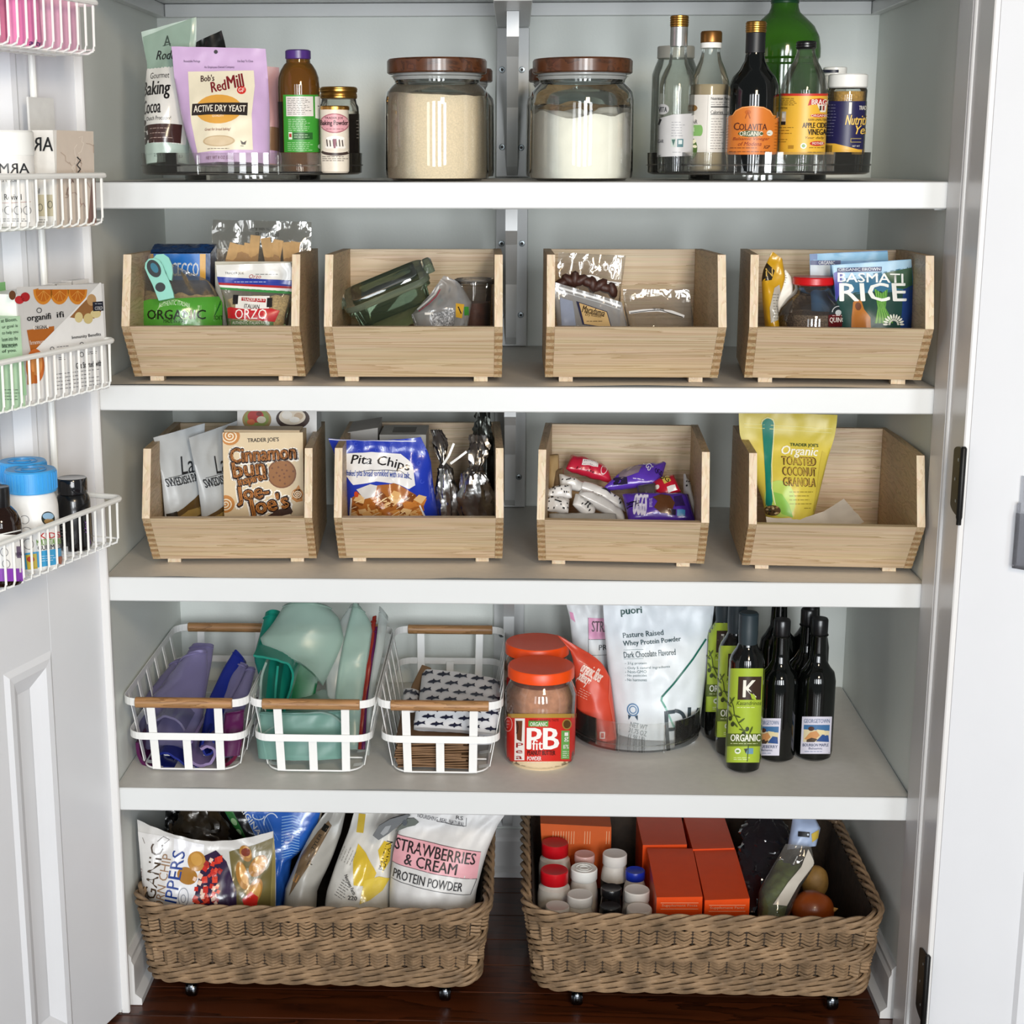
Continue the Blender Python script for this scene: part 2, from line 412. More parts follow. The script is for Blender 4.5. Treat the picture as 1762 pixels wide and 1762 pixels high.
class Print:
    def __init__(s, surf, base=None): s.s = surf; s.mb = MB(); s.b = (0.0011 if isinstance(surf, Sheet) and surf.d else 0.0005) if base is None else base
    def _o(s, lay): return s.b+lay*EPS
    def rect(s, x0, y0, x1, y1, col, lay=0, n=None, rot=0):
        c = H(col); nu = n or max(1, min(24, int(abs(x1-x0)/4.5))); nv = n or max(1, min(24, int(abs(y1-y0)/4.5)))
        cx, cy = (x0+x1)/2, (y0+y1)/2; ca, sa = math.cos(math.radians(rot)), math.sin(math.radians(rot))
        def f(u, v):
            x = x0+(x1-x0)*u-cx; y = y0+(y1-y0)*v-cy
            return s.s.at(cx+x*ca-y*sa, cy+x*sa+y*ca, s._o(lay))
        s.mb.grid(f, nu, nv, c); return s
    def quad(s, a, b, c, d, col, lay=0, n=18):
        """px corners TL TR BR BL"""
        def f(u, v):
            x = (a[0]*(1-u)+b[0]*u)*(1-v)+(d[0]*(1-u)+c[0]*u)*v; y = (a[1]*(1-u)+b[1]*u)*(1-v)+(d[1]*(1-u)+c[1]*u)*v
            return s.s.at(x, y, s._o(lay))
        s.mb.grid(f, n, n, H(col)); return s
    def poly(s, pts, col, lay=0, rings=None, sub=None):
        P = []; mx = sum(p[0] for p in pts)/len(pts); my = sum(p[1] for p in pts)/len(pts)
        rings = max(2, min(12, int(max(math.hypot(p[0]-mx, p[1]-my) for p in pts)/4.5)))
        for i in range(len(pts)):
            a, b = pts[i], pts[(i+1) % len(pts)]
            sub = max(1, min(14, int(math.hypot(a[0]-b[0], a[1]-b[1])/5)))
            for k in range(sub): P.append((a[0]+(b[0]-a[0])*k/sub, a[1]+(b[1]-a[1])*k/sub))
        cx = sum(p[0] for p in P)/len(P); cy = sum(p[1] for p in P)/len(P); n = len(P)
        vs = [s.s.at(cx, cy, s._o(lay))]
        for r in range(1, rings+1):
            for x, y in P: vs.append(s.s.at(cx+(x-cx)*r/rings, cy+(y-cy)*r/rings, s._o(lay)))
        fs = [(0, 1+i, 1+(i+1) % n) for i in range(n)]
        for r in range(rings-1):
            for i in range(n): fs.append((1+r*n+i, 1+(r+1)*n+i, 1+(r+1)*n+(i+1) % n, 1+r*n+(i+1) % n))
        s.mb.add(vs, fs, H(col)); return s
    def ell(s, cx, cy, rx, ry, col, lay=0, rot=0, n=26, rings=3):
        ca, sa = math.cos(math.radians(rot)), math.sin(math.radians(rot))
        return s.poly([(cx+rx*math.cos(t)*ca-ry*math.sin(t)*sa, cy+rx*math.cos(t)*sa+ry*math.sin(t)*ca) for t in (2*math.pi*i/n for i in range(n))], col, lay, rings, 1)
    def ring(s, cx, cy, rx, ry, w, col, lay=0, a0=0, a1=360, n=28):
        P = []
        for i in range(n+1):
            t = math.radians(a0+(a1-a0)*i/n); P.append((cx+rx*math.cos(t), cy+ry*math.sin(t)))
        return s.line(P, w, col, lay)
    def line(s, pts, w, col, lay=0):
        q = [pts[0]]
        for a, b in zip(pts, pts[1:]):
            k = max(1, int(math.hypot(a[0]-b[0], a[1]-b[1])/6)); q += [(a[0]+(b[0]-a[0])*i/k, a[1]+(b[1]-a[1])*i/k) for i in range(1, k+1)]
        pts = q
        c = H(col); vs = []; n = len(pts)
        for i, (x, y) in enumerate(pts):
            a = pts[max(0, i-1)]; b = pts[min(n-1, i+1)]; dx, dy = b[0]-a[0], b[1]-a[1]; l = math.hypot(dx, dy) or 1
            nx, ny = -dy/l*w/2, dx/l*w/2; vs += [s.s.at(x+nx, y+ny, s._o(lay)), s.s.at(x-nx, y-ny, s._o(lay))]
        s.mb.add(vs, [(2*i, 2*i+1, 2*i+3, 2*i+2) for i in range(n-1)], c); return s
    def text(s, t, x0, y0, x1, y1, col, lay=3, bold=0.0, shear=0.0, rot=0, space=1.0, arc=0.0, mirror=False):
        """lettering fitted to a px box (before turning it by rot degrees); arc lifts its middle by that many px"""
        vs, fs = glyphs(t, 0, shear, space); cx, cy = (x0+x1)/2, (y0+y1)/2; h = abs(y1-y0)/(1+t.count('\n'))
        ca, sa = math.cos(math.radians(rot)), math.sin(math.radians(rot)); out = []
        for a, b in vs:
            if mirror: a = 1-a
            x = x0+(x1-x0)*a-cx; y = y1-(y1-y0)*b-cy-arc*(1-(2*a-1)**2)
            out.append((x, y))
        if bold <= 0: sh = [(0, 0)]
        elif bold < .08: b = bold*h*.75; sh = [(-b, 0), (b, 0)] + ([(0, b*.7)] if bold > .025 else [])
        else: b = bold*h*.5; sh = [(b*math.cos(q*math.pi/4), b*math.sin(q*math.pi/4)) for q in range(8)]
        for dx, dy in sh:
            s.mb.add([s.s.at(cx+(x+dx)*ca-(y+dy)*sa, cy+(x+dx)*sa+(y+dy)*ca, s._o(lay)) for x, y in out], fs, H(col))
        return s
    def fine(s, x0, y0, x1, y1, n, col, lay=2, w=0.9, ragged=0.3, rot=0):
        """rows of print too small to read"""
        ca, sa = math.cos(math.radians(rot)), math.sin(math.radians(rot)); cx, cy = (x0+x1)/2, (y0+y1)/2
        rnd = random.Random(int(x0*13+y0*7+n))
        for i in range(n):
            y = y0+(y1-y0)*(i+0.5)/n; x = x0; end = x1-(x1-x0)*ragged*rnd.random()
            while x < end-1:
                l = min(end-x, rnd.uniform(3, 8)); q = []
                for k in range(3):
                    X, Yy = x+l*k/2-cx, y-cy; q.append((cx+X*ca-Yy*sa, cy+X*sa+Yy*ca))
                s.line(q, w, col, lay); x += l+1.4
        return s
    def build(s, parent, name='label_print', material=None, label=None):
        return part(parent, name, s.mb, material or PRINT, smooth=True, label=label, angle=80)

def pouch(name, label, cat, sh, col, rough=0.4, prints=None, material=None, body='pouch_film', group=None, nu=26, nv=34, pmat=None, coat=0.0, metal=0.0):
    t = thing(name, label, cat, sh.base(), group=group)
    part(t, body, sh.mesh(nu, nv), material or mat('film '+str(col)+str(rough)+str(metal), col, rough, metal, 0.03, coat=coat), angle=70)
    if prints:
        p = Print(sh); prints(p); p.build(t, material=pmat or PRINT)
    return t
# ================================================================== the closet itself
PAINT = mat('white semi-gloss paint', '#d9dbdb', 0.32, 0, 0.015, 6, 0.05, 60)
TRIMP = mat('white trim paint', '#dddcdb', 0.28, 0, 0.02, 5, 0.03, 40)
WALLP = mat('pale grey-green wall paint', '#e4e8e3', 0.55, 0, 0.02, 4, 0.12, 220)
ROOMW = mat('white wall paint', '#f0efed', 0.6, 0, 0.01, 5, 0.1, 150)
LINER = mat('grey shelf liner', '#d2cfc9', 0.55, 0, 0.03, 60, 0.1, 500)
DOORP = mat('white door paint', '#eaecf0', 0.35, 0, 0.012, 8, 0.04, 90)
BLACKM = mat('oil rubbed bronze', '#1b1a19', 0.4, 0.6, 0.2, 60)
STEEL = mat('zinc screw', '#8f979b', 0.3, 0.9, 0.1, 80)
FLOORW = wood('dark mahogany floor', '#54270f', '#1c0b04', 0.34, (0.9, 7, 20), 0.12, 0.8)

XW = 0.692
struct('wall_back', MB().box(-XW-.02, XW+.02, DP, DP+.03, 0, 2.45), WALLP)
struct('wall_left', MB().box(-XW-.03, -XW, -.005, DP+.02, 0, 2.45), WALLP)
struct('wall_right', MB().box(XW, XW+.03, -.005, DP+.02, 0, 2.45), WALLP)
struct('ceiling', MB().box(-XW-.03, XW+.03, 0, DP+.03, 2.45, 2.48), ROOMW)
struct('wall_front_left', MB().box(-2.6, -.80, .0, .06, 0, 2.6), ROOMW)
struct('wall_front_right', MB().box(.80, 2.6, .0, .06, 0, 2.6), ROOMW)
fl = struct('floor', MB().box(-2.6, 2.6, -3.2, DP+.02, -.04, -.008), FLOORW)
pl = MB().rbox(-1.3, 1.3, -.052, .052, -.012, 0, 0.0012)
first = None
for i in range(12):
    M = Matrix.Translation((random.uniform(-.1, .1), DP-.045-i*.1052, 0))
    if first is None:
        first = part(fl, 'plank', pl, FLOORW, smooth=False, local=True); first.matrix_local = M
    else: share(fl, 'plank', first, M)
def bb(name, a, b, nrm):
    """baseboard with a small cap and shoe, from a to b along the wall"""
    a = Vector(a); b = Vector(b); n_ = Vector(nrm)
    prof = [(0, 0), (.026, 0), (.026, .012), (.014, .022), (.014, .078), (.010, .086), (.010, .094), (.004, .102), (0, .102)]
    struct(name, MB().prism(prof, 0, 1, lambda p, q, h: a+(b-a)*h+n_*p+Vector((0, 0, q+.001))), TRIMP)
bb('baseboard_back', (-XW+.026, DP, 0), (XW-.026, DP, 0), (0, -1, 0))
bb('baseboard_left', (-XW, .02, 0), (-XW, DP, 0), (1, 0, 0))
bb('baseboard_right', (XW, .02, 0), (XW, DP, 0), (-1, 0, 0))
# door frame: flat stop strip, then the rebated jamb with its bead
struct('trim_1', MB().rbox(.684, .78, -.080, .0, 0, 2.4, .002), TRIMP)
struct('trim_2', MB().rbox(.689, .78, -.176, -.0805, 0, 2.4, .002), TRIMP)
struct('trim_3', MB().lathe([(.004, 0), (.004, 2.4)], (.6885, -.0845, 0), 12), TRIMP, smooth=True)
struct('trim_4', MB().rbox(-.697, -.682, -.010, .0, 0, 2.4, .002), TRIMP)
struct('trim_5', MB().rbox(-.80, -.698, .006, .03, 0, 2.4, .002), TRIMP)

# ------------------------------------------------------------------ shelves with their liners
T = 0.0418
SHELF = (('top', 1.772+T, 'white painted top shelf whose underside shows above the jars'), ('A', ZA, 'uppermost full white shelf carrying the glass jars and turntables'),
         ('B', ZB, 'second white shelf, under the four wooden bins with pasta and rice'), ('C', ZC, 'third white shelf, under the four wooden bins with snacks'),
         ('D', ZD, 'lowest white shelf, carrying the white wire baskets and oil bottles'))
rl = random.Random(3)
for k, z, lab in SHELF:
    t = thing('shelf', lab, 'shelf', (0, 0, z-T))
    part(t, 'board', MB().rbox(-XW+.001, XW-.001, .019, DP-.001, z-.02, z, .0015), PAINT, smooth=False)
    part(t, 'front_edge', MB().rbox(-XW+.001, XW-.001, 0, .0185, z-T, z, .0018), PAINT, smooth=False)
    cz = z-.021
    part(t, 'cleat', MB().rbox(-XW+.02, -.037, DP-.02, DP-.001, cz-.024, cz, .001), PAINT, smooth=False)
    part(t, 'cleat', MB().rbox(.029, XW-.02, DP-.02, DP-.001, cz-.024, cz, .001), PAINT, smooth=False)
    part(t, 'cleat', MB().rbox(-XW+.001, -XW+.019, .03, DP-.001, cz-.024, cz, .001), PAINT, smooth=False)
    part(t, 'cleat', MB().rbox(XW-.019, XW-.001, .03, DP-.001, cz-.024, cz, .001), PAINT, smooth=False)
    if k == 'top': continue
    ph = [(rl.uniform(3, 7), rl.uniform(0, 6)) for _ in range(2)]; amp = 0.0032 if k != 'A' else .0030
    def lf(u, v, off=0):
        x = -XW+.004+u*(2*XW-.008); y = .002+v*(DP-.006)
        w = max(0.0, math.sin(ph[0][0]*x+ph[0][1]))**6+0.6*max(0.0, math.sin(ph[1][0]*1.9*x+ph[1][1]))**8
        lift = amp*w*max(0, 1-v/0.14)**1.5
        y -= 0.0008*w
        return Vector((x, y, z+.0006+lift+off))
    lm = MB(); lm.grid(lf, 90, 26)
    o = single('shelf_liner', lm, LINER, (0, .3, z), {'A': 'grey liner sheet under the glass jars and turntables', 'B': 'grey liner sheet under the pasta and rice bins',
        'C': 'grey liner sheet under the snack bins', 'D': 'grey liner sheet under the white wire baskets'}[k], 'shelf liner', 'grey shelf liners')

# ------------------------------------------------------------------ centre brackets
def bracket(ztop, zlow, lab, screws):
    t = thing('shelf_bracket', lab, 'bracket', (-.004, DP-.01, zlow), group='wooden brackets at the middle of the back wall')
    x = -.004; h = ztop-.0
    part(t, 'wall_plate', MB().rbox(x-.0315, x+.0315, DP-.022, DP-.0005, zlow, ztop-.0245, .0015), PAINT, smooth=False)
    part(t, 'arm', MB().rbox(x-.0315, x+.0315, .06, DP-.021, ztop-.024, ztop-.0005, .0015), PAINT, smooth=False)
    zf = ztop-.066
    poly = [(.24, ztop-.0245), (.24, zf), (.32, zf-.028), (.47, zf-.11), (.56, zlow+.02), (DP-.0225, zlow+.003), (DP-.0225, ztop-.0245)]
    part(t, 'gusset', MB().prism(poly, x-.0105, x+.0105, lambda a, b, hh: Vector((hh, a, b))), PAINT, smooth=False)
    for sx, sy in screws:
        c = aty(sx, sy, DP-.0225)
        s_ = part(t, 'screw', MB().lathe([(.0062, 0), (.0058, .0012), (.0035, .0016)], c, 14, M=Matrix.Rotation(math.pi/2, 4, 'X')), STEEL)
        part(s_, 'socket', MB().lathe([(.0030, .0016), (.0028, .0022)], c, 8, M=Matrix.Rotation(math.pi/2, 4, 'X')), BLACKM)
bracket(1.772, ZA+.002, 'white bracket between the two glass jars, under the top shelf', [(864, 120), (864, 253), (898, 120), (897, 254)])
bracket(ZA-.0205, ZB+.002, 'white bracket behind the bins with green glass dish and zip bags', [(863, 419), (862, 543), (898, 419), (896, 542)])
bracket(ZB-.0205, ZC+.002, 'white bracket between the pita chip bin and the snack bar bin', [(893, 821), (861, 821)])
bracket(ZC-.0205, ZD+.002, 'white bracket behind the orange-lidded jars', [(863, 1092)])
bracket(ZD-.0205, .115, 'white bracket low down between the wicker baskets', [])

# ------------------------------------------------------------------ doors
def door(name, H0, ang, sgn, s0, s1, ST=.166):
    """panelled door; local x runs along the door from its hinge edge, y into the door, z up"""
    a = math.radians(ang); u = Vector((-sgn*math.sin(a), -math.cos(a), 0)); n_ = Vector((sgn*math.cos(a), -math.sin(a), 0))
    M = Matrix((u, -n_, Vector((0, 0, 1)))).transposed().to_4x4(); M.translation = Vector((H0[0], H0[1], 0))
    o = bpy.data.objects.new(name, None); COL.objects.link(o); o.matrix_world = M; W[o.name] = M; setp(o, kind='structure')
    part(o, 'slab', MB().box(s0, s1, .012, .035, .008, 2.03), DOORP, smooth=False, local=True)
    xs = [(s0, s0+ST), ((s0+s1)/2-.045, (s0+s1)/2+.045), (s1-ST, s1)]; zs = [(.008, .055), (.73, .87), (1.90, 2.03)]
    for i, (p, q) in enumerate(xs):
        part(o, 'stile', MB().box(p, q, 0, .0125, .008, 2.03), DOORP, smooth=False, local=True)
    for i in range(2):
        p, q = xs[i][1], xs[i+1][0]
        for z0, z1 in zs: part(o, 'rail', MB().box(p-.001, q+.001, .0002, .0125, z0, z1), DOORP, smooth=False, local=True)
        for z0, z1 in ((zs[0][1], zs[1][0]), (zs[1][1], zs[2][0])):
            fr = MB(); w = [(0, .0002), (.010, -.004), (.022, -.003), (.034, .003), (.050, .0115)]
            for (e0, d0), (e1, d1) in zip(w, w[1:]):
                A = [(p+e0, z0+e0), (q-e0, z0+e0), (q-e0, z1-e0), (p+e0, z1-e0)]; B = [(p+e1, z0+e1), (q-e1, z0+e1), (q-e1, z1-e1), (p+e1, z1-e1)]
                vs = [Vector((x, d0, z)) for x, z in A]+[Vector((x, d1, z)) for x, z in B]
                fr.add(vs, [(k, (k+1) % 4, 4+(k+1) % 4, 4+k) for k in range(4)])
            part(o, 'moulding', fr, DOORP, smooth=False, local=True)
            e = .076; f = MB(); g = .03
            if q-p > 2*(e+g):
                A = [(p+e-.022, z0+e-.022), (q-e+.022, z0+e-.022), (q-e+.022, z1-e+.022), (p+e-.022, z1-e+.022)]; B = [(p+e, z0+e), (q-e, z0+e), (q-e, z1-e), (p+e, z1-e)]
                vs = [Vector((x, .0118, z)) for x, z in A]+[Vector((x, .004, z)) for x, z in B]
                f.add(vs, [(k, (k+1) % 4, 4+(k+1) % 4, 4+k) for k in range(4)]+[(4, 5, 6, 7)])
                part(o, 'raised_panel', f, DOORP, smooth=False, local=True)
    return o, M
DL, ML = door('door_1', (-.702, -.03), 16.7, 1, -.030, .66)
DR, MR = door('door_2', (.699, -.180), 52, -1, -.002, .66, .135)
def hinge(z0, z1, lab):
    """black butt hinge: rounded leaf let into the jamb, knuckles at its front corner"""
    n = 10; w = .046; x = .6888; pts = [(0, z0), (0, z1)]
    pts += [(w*math.sin(i/n*math.pi/2), z1-.012*(1-math.cos(i/n*math.pi/2))) for i in range(n+1)]
    pts += [(w*math.cos(i/n*math.pi/2), z0+.012*(1-math.sin(i/n*math.pi/2))) for i in range(n+1)]
    h = part(DR, 'hinge', MB().prism(pts, x-.0020, x-.0004, lambda a, b, h: Vector((h, -.1765+a, b))), BLACKM, smooth=False, label=lab)
    part(h, 'knuckle', MB().lathe([(.004, z0-.012), (.004, z0-.004), (.0050, z0), (.0050, z1), (.003, z1+.003)], (x-.001, -.1815, 0), 12), BLACKM)
    for k in (.2, .5, .8):
        c = Vector((x-.0021, -.160+(.012 if k == .5 else 0), z0+(z1-z0)*k))
        part(h, 'screw', MB().lathe([(.0030, 0), (.002, .0008)], c, 10, M=Matrix.Rotation(-math.pi/2, 4, 'Y')), STEEL)
hinge(aty(1650, 885, -.16).z, aty(1655, 768, -.16).z, 'black hinge beside the granola bin')
hinge(aty(1585, 1752, -.16).z, aty(1590, 1636, -.16).z, 'black hinge beside the wicker basket')
# clear holder fixed to the right door, cut by the picture edge
ACRY = clear('grey acrylic', '#f4f4f5', 1.0, 0.05, 0.10, '#b9bac0')
t = thing('acrylic_holder', 'clear grey acrylic holder mounted on the right door at its edge', 'holder', MR @ Vector((.082, -.001, .90)))
q = MB()
for b in ((.082, .20, -.0035, -.001, .900, 1.04), (.082, .20, -.014, -.0115, .900, .985), (.082, .0845, -.0115, -.0035, .900, 1.0), (.082, .20, -.0115, -.0035, .900, .9025)):
    q.box(*b, M=MR)
part(t, 'holder_body', q, ACRY, smooth=False)
# ================================================================== wooden stacking bins
BINW = wood('pale paulownia', '#dfc7a6', '#b4966c', 0.5, (0.55, 8, 24), 0, 1.0)
BINE = wood('pale paulownia end grain', '#e9d6ba', '#cdb08a', 0.55, (30, 6, 8), 0, 0.6)
BINS = wood('paulownia side grain', '#d3b993', '#a58761', 0.5, (20, 3, 22), 0, 0.9)
BW, TH = 0.286, 0.013
PF = [(0, .009), (-.090, .101), (-.047, .213), (.292, .205), (.292, .009)]
def make_bin(loc, rz, lab):
    t = thing('wooden_bin', lab, 'storage bin', loc, rz, 'open-front wooden stacking bins')
    side = lambda x0, x1: MB().prism(PF, x0, x1, lambda a, b, h: Vector((h, a, b)))
    for x0, x1 in ((-BW/2, -BW/2+TH), (BW/2-TH, BW/2)):
        part(t, 'side_panel', side(x0, x1), BINS, smooth=False, local=True)
    # front panel leans out to the lip
    d = Vector((0, -.090, .092)).normalized(); nn = Vector((0, d.z, -d.y))
    e = .0006
    a, b = Vector((0, -.0006, .0095)), Vector((0, -.0906, .1012))
    vs = []
    for x in (-BW/2+TH+.0002, BW/2-TH-.0002):
        vs += [Vector((x, a.y, a.z)), Vector((x, b.y, b.z)), Vector((x, b.y+.0165, b.z)), Vector((x, a.y+.0165, a.z))]
    part(t, 'front_panel', MB().add(vs, [(0, 1, 2, 3), (7, 6, 5, 4), (0, 4, 5, 1), (1, 5, 6, 2), (2, 6, 7, 3), (3, 7, 4, 0)]), BINW, smooth=False, local=True)
    part(t, 'back_panel', MB().box(-BW/2+TH+.0002, BW/2-TH-.0002, .279, .2916, .0095, .2045), BINW, smooth=False, local=True)
    part(t, 'bottom_panel', MB().box(-BW/2+TH+.0002, BW/2-TH-.0002, .017, .2788, .0095, .0205), BINW, smooth=False, local=True)
    # box joint fingers: end grain of the front showing through the side at both corners
    fm = None
    for sx in (-1, 1):
        for k in range(7):
            f0 = .055+k*.128; p0 = a+(b-a)*f0; p1 = a+(b-a)*(f0+.058)
            x0, x1 = sorted((sx*(BW/2+.0004), sx*(BW/2-TH)))
            vs = []
            for x in (x0, x1):
                for p in (p0, p1):
                    vs += [Vector((x, p.y-.0006, p.z)), Vector((x, p.y+.0165, p.z+.0002))]
            part(t, 'joint_finger', MB().add(vs, [(0, 1, 3, 2), (4, 6, 7, 5), (0, 2, 6, 4), (1, 5, 7, 3), (0, 4, 5, 1), (2, 3, 7, 6)]), BINS2, smooth=False, local=True)
    # pale cut edges of the sides seen from the front
    for sx in (-1, 1):
        x0, x1 = sorted((sx*BW/2*1.0, sx*(BW/2-TH)))
        q = MB(); p, r_ = Vector((0, -.0905, .1014)), Vector((0, -.0475, .2128)); o_ = Vector((0, -.0008, .0002))
        q.add([Vector((x0, p.y, p.z))+o_, Vector((x1, p.y, p.z))+o_, Vector((x1, r_.y, r_.z))+o_, Vector((x0, r_.y, r_.z))+o_,
               Vector((x0, p.y, p.z)), Vector((x1, p.y, p.z)), Vector((x1, r_.y, r_.z)), Vector((x0, r_.y, r_.z))],
              [(0, 1, 2, 3), (7, 6, 5, 4), (0, 4, 5, 1), (1, 5, 6, 2), (2, 6, 7, 3), (3, 7, 4, 0)])
        part(t, 'edge_band', q, BINE, smooth=False, local=True)
    for fx in (-1, 1):
        for fy in (.012, .262):
            part(t, 'foot', MB().box(fx*.108-.0115, fx*.108+.0115, fy, fy+.022, 0, .0093), BINE, smooth=False, local=True)
    return t
BINS2 = wood('joint end grain', '#b08e64', '#8c6a45', 0.55, (20, 20, 20), 0, 0.8)
R_ = math.radians
b0 = make_bin((-.489, .044, ZB+.0012), R_(2), 'wooden bin holding orzo, green pasta bag and mint clip')
for loc, rz, lab in (((-.161, .045, ZB+.0012), R_(1), 'wooden bin holding the green glass dish'),
                     ((.197, .050, ZB+.0012), R_(0), 'wooden bin holding clear zip bags, right of the bracket'),
                     ((.527, .042, ZB+.0012), R_(-5), 'wooden bin holding basmati rice and the red-lidded jar'),
                     ((-.4835, .098, ZC+.0012), R_(3), 'wooden bin holding the cinnamon bun cookie box'),
                     ((-.1587, .112, ZC+.0012), R_(1.5), 'wooden bin holding the blue pita chip bag'),
                     ((.190, .096, ZC+.0012), R_(-3), 'wooden bin holding loose snack bars in purple, red and white'),
                     ((.540, .074, ZC+.0012), R_(-3), 'wooden bin holding only the yellow granola pouch')):
    copy_tree(b0, loc, rz, lab)
# ================================================================== top shelf: turntables, bottles, jars
ACRYL = clear('clear acrylic', '#fafaf9', 1.0, 0.03, 0.05, '#c2c0ba')
GLASS = clear('clear jar glass', '#eef3f1', 1.5, 0.015, 0.02)
GLASSD = clear('smoke clear bottle glass', '#f1f4f1', 0.85, 0.02, 0.04, '#d4dad6')
AMBER = clear('amber juice glass', '#b98a45', 1.2, 0.02, 0.35, '#a4772f')
DARKLIQ = mat('dark vinegar', '#0d0a08', 0.08, 0, 0.2, 30, coat=0.6)
DARKGL = mat('near black bottle glass', '#070908', 0.06, 0, 0.1, 30, coat=0.3, spec=0.5)
GREENGL = mat('deep green jug', '#2c5a12', 0.12, 0, 0.35, 8, coat=.8)
GOLD = mat('gold cap', '#b98a45', 0.28, 0.95, 0.08, 60)
BRONZE = mat('bronze cap', '#8e6436', 0.35, 0.8, 0.1, 60)
SILVERF = mat('silver neck foil', '#b9bab8', 0.3, 0.8, 0.1, 60)
WHITEP = mat('white plastic', '#eeeeea', 0.3, 0, 0.02, 30)
GREYP = mat('warm white plastic lid', '#ddd8d2', 0.35, 0, 0.03, 30)
BLACKP = mat('black plastic', '#121214', 0.3, 0, 0.15, 40, coat=0.2)
WALNUT = wood('acacia lid', '#5f371e', '#26130a', 0.3, (9, 26, 26), 0.3, 0.5)
SUGAR = mat('raw sugar', '#ead6bd', 0.8, 0, 0.10, 420, 0.4, 700)
FLOUR = mat('flour', '#f2ebe2', 0.9, 0, 0.03, 50, 0.2, 200)
FLOURB = mat('brown flour', '#9c7f58', 0.9, 0, 0.15, 120, 0.5, 260)

def turntable(cx, cy, r, z, lab, hi=.046, rimlow=.010):
    t = thing('turntable', lab, 'turntable', (cx, cy, z+.0012), group='clear acrylic turntables')
    part(t, 'base_ring', MB().lathe([(r*.62, z+.0014), (r*.62, z+.010), (r*.58, z+.0104), (r*.58, z+.002), (r*.62, z+.0014)], (cx, cy, 0), 48, cap=False), ACRYL)
    part(t, 'tray', MB().lathe([(.001, z+.0105), (r-.006, z+.0105), (r, z+.0135), (r+.001, z+hi), (r-.002, z+hi), (r-.003, z+.016), (r-.008, z+.0135), (.001, z+.0135)], (cx, cy, 0), 72, cap=False), ACRYL)
    part(t, 'rim_bead', MB().tube([(cx+(r+.0012)*math.cos(2*math.pi*i/72), cy+(r+.0012)*math.sin(2*math.pi*i/72), z+.026) for i in range(72)], .0016, 6, closed=True), ACRYL)
    for a in (-1.9, -1.2, 1.0, 2.2):
        part(t, 'rib', MB().box(-.0012, .0012, -.0016, .0010, z+.012, z+hi-.004, M=Matrix.Translation((cx+(r+.0006)*math.cos(a), cy+(r+.0006)*math.sin(a), 0)) @ Matrix.Rotation(a+math.pi/2, 4, 'Z')), ACRYL, smooth=False)
    return t
TZ = ZA+.0137
turntable(-.4490, .2, .187, ZA, 'clear turntable carrying the baking cocoa and yeast bags')
turntable(.4128, .2, .186, ZA, 'clear turntable carrying the vinegar bottles')

def bottle(name, label, rd, material, cat='bottle', cap=None, group=None, neck=None, liquid=None, lid='cap', n=40):
    """rd: Round; cap = (prof px list, material); liquid = (y px of the level, material)"""
    t = thing(name, label, cat, rd.base(), group=group)
    b = part(t, 'bottle_body' if cat == 'bottle' else 'jar_body', rd.mesh(n=n), material)
    if liquid:
        part(t, liquid[2] if len(liquid) > 2 else 'liquid', rd.mesh(shrink=.0022, ztop=rd.zy(liquid[0]), n=n), liquid[1])
    if cap:
        c = Round(rd.xc, rd.Y, cap[0]); c.cx, c.cy = rd.cx, rd.cy
        part(t, lid, c.mesh(bev=.001), cap[1])
        if len(cap) > 2 and cap[2]:
            for k in range(cap[2]):
                z = c.z0+(c.z1-c.z0)*(.2+.6*k/max(1, cap[2]-1)); rr = c.r(z)+.0002
                part(t, 'cap_groove', MB().tube([(c.cx+rr*math.cos(2*math.pi*i/32), c.cy+rr*math.sin(2*math.pi*i/32), z) for i in range(32)], .0007, 4, closed=True), cap[1])
    if neck:
        c = Round(rd.xc, rd.Y, neck[0]); c.cx, c.cy = rd.cx, rd.cy
        part(t, 'neck_sleeve', c.mesh(bev=0), neck[1])
    return t

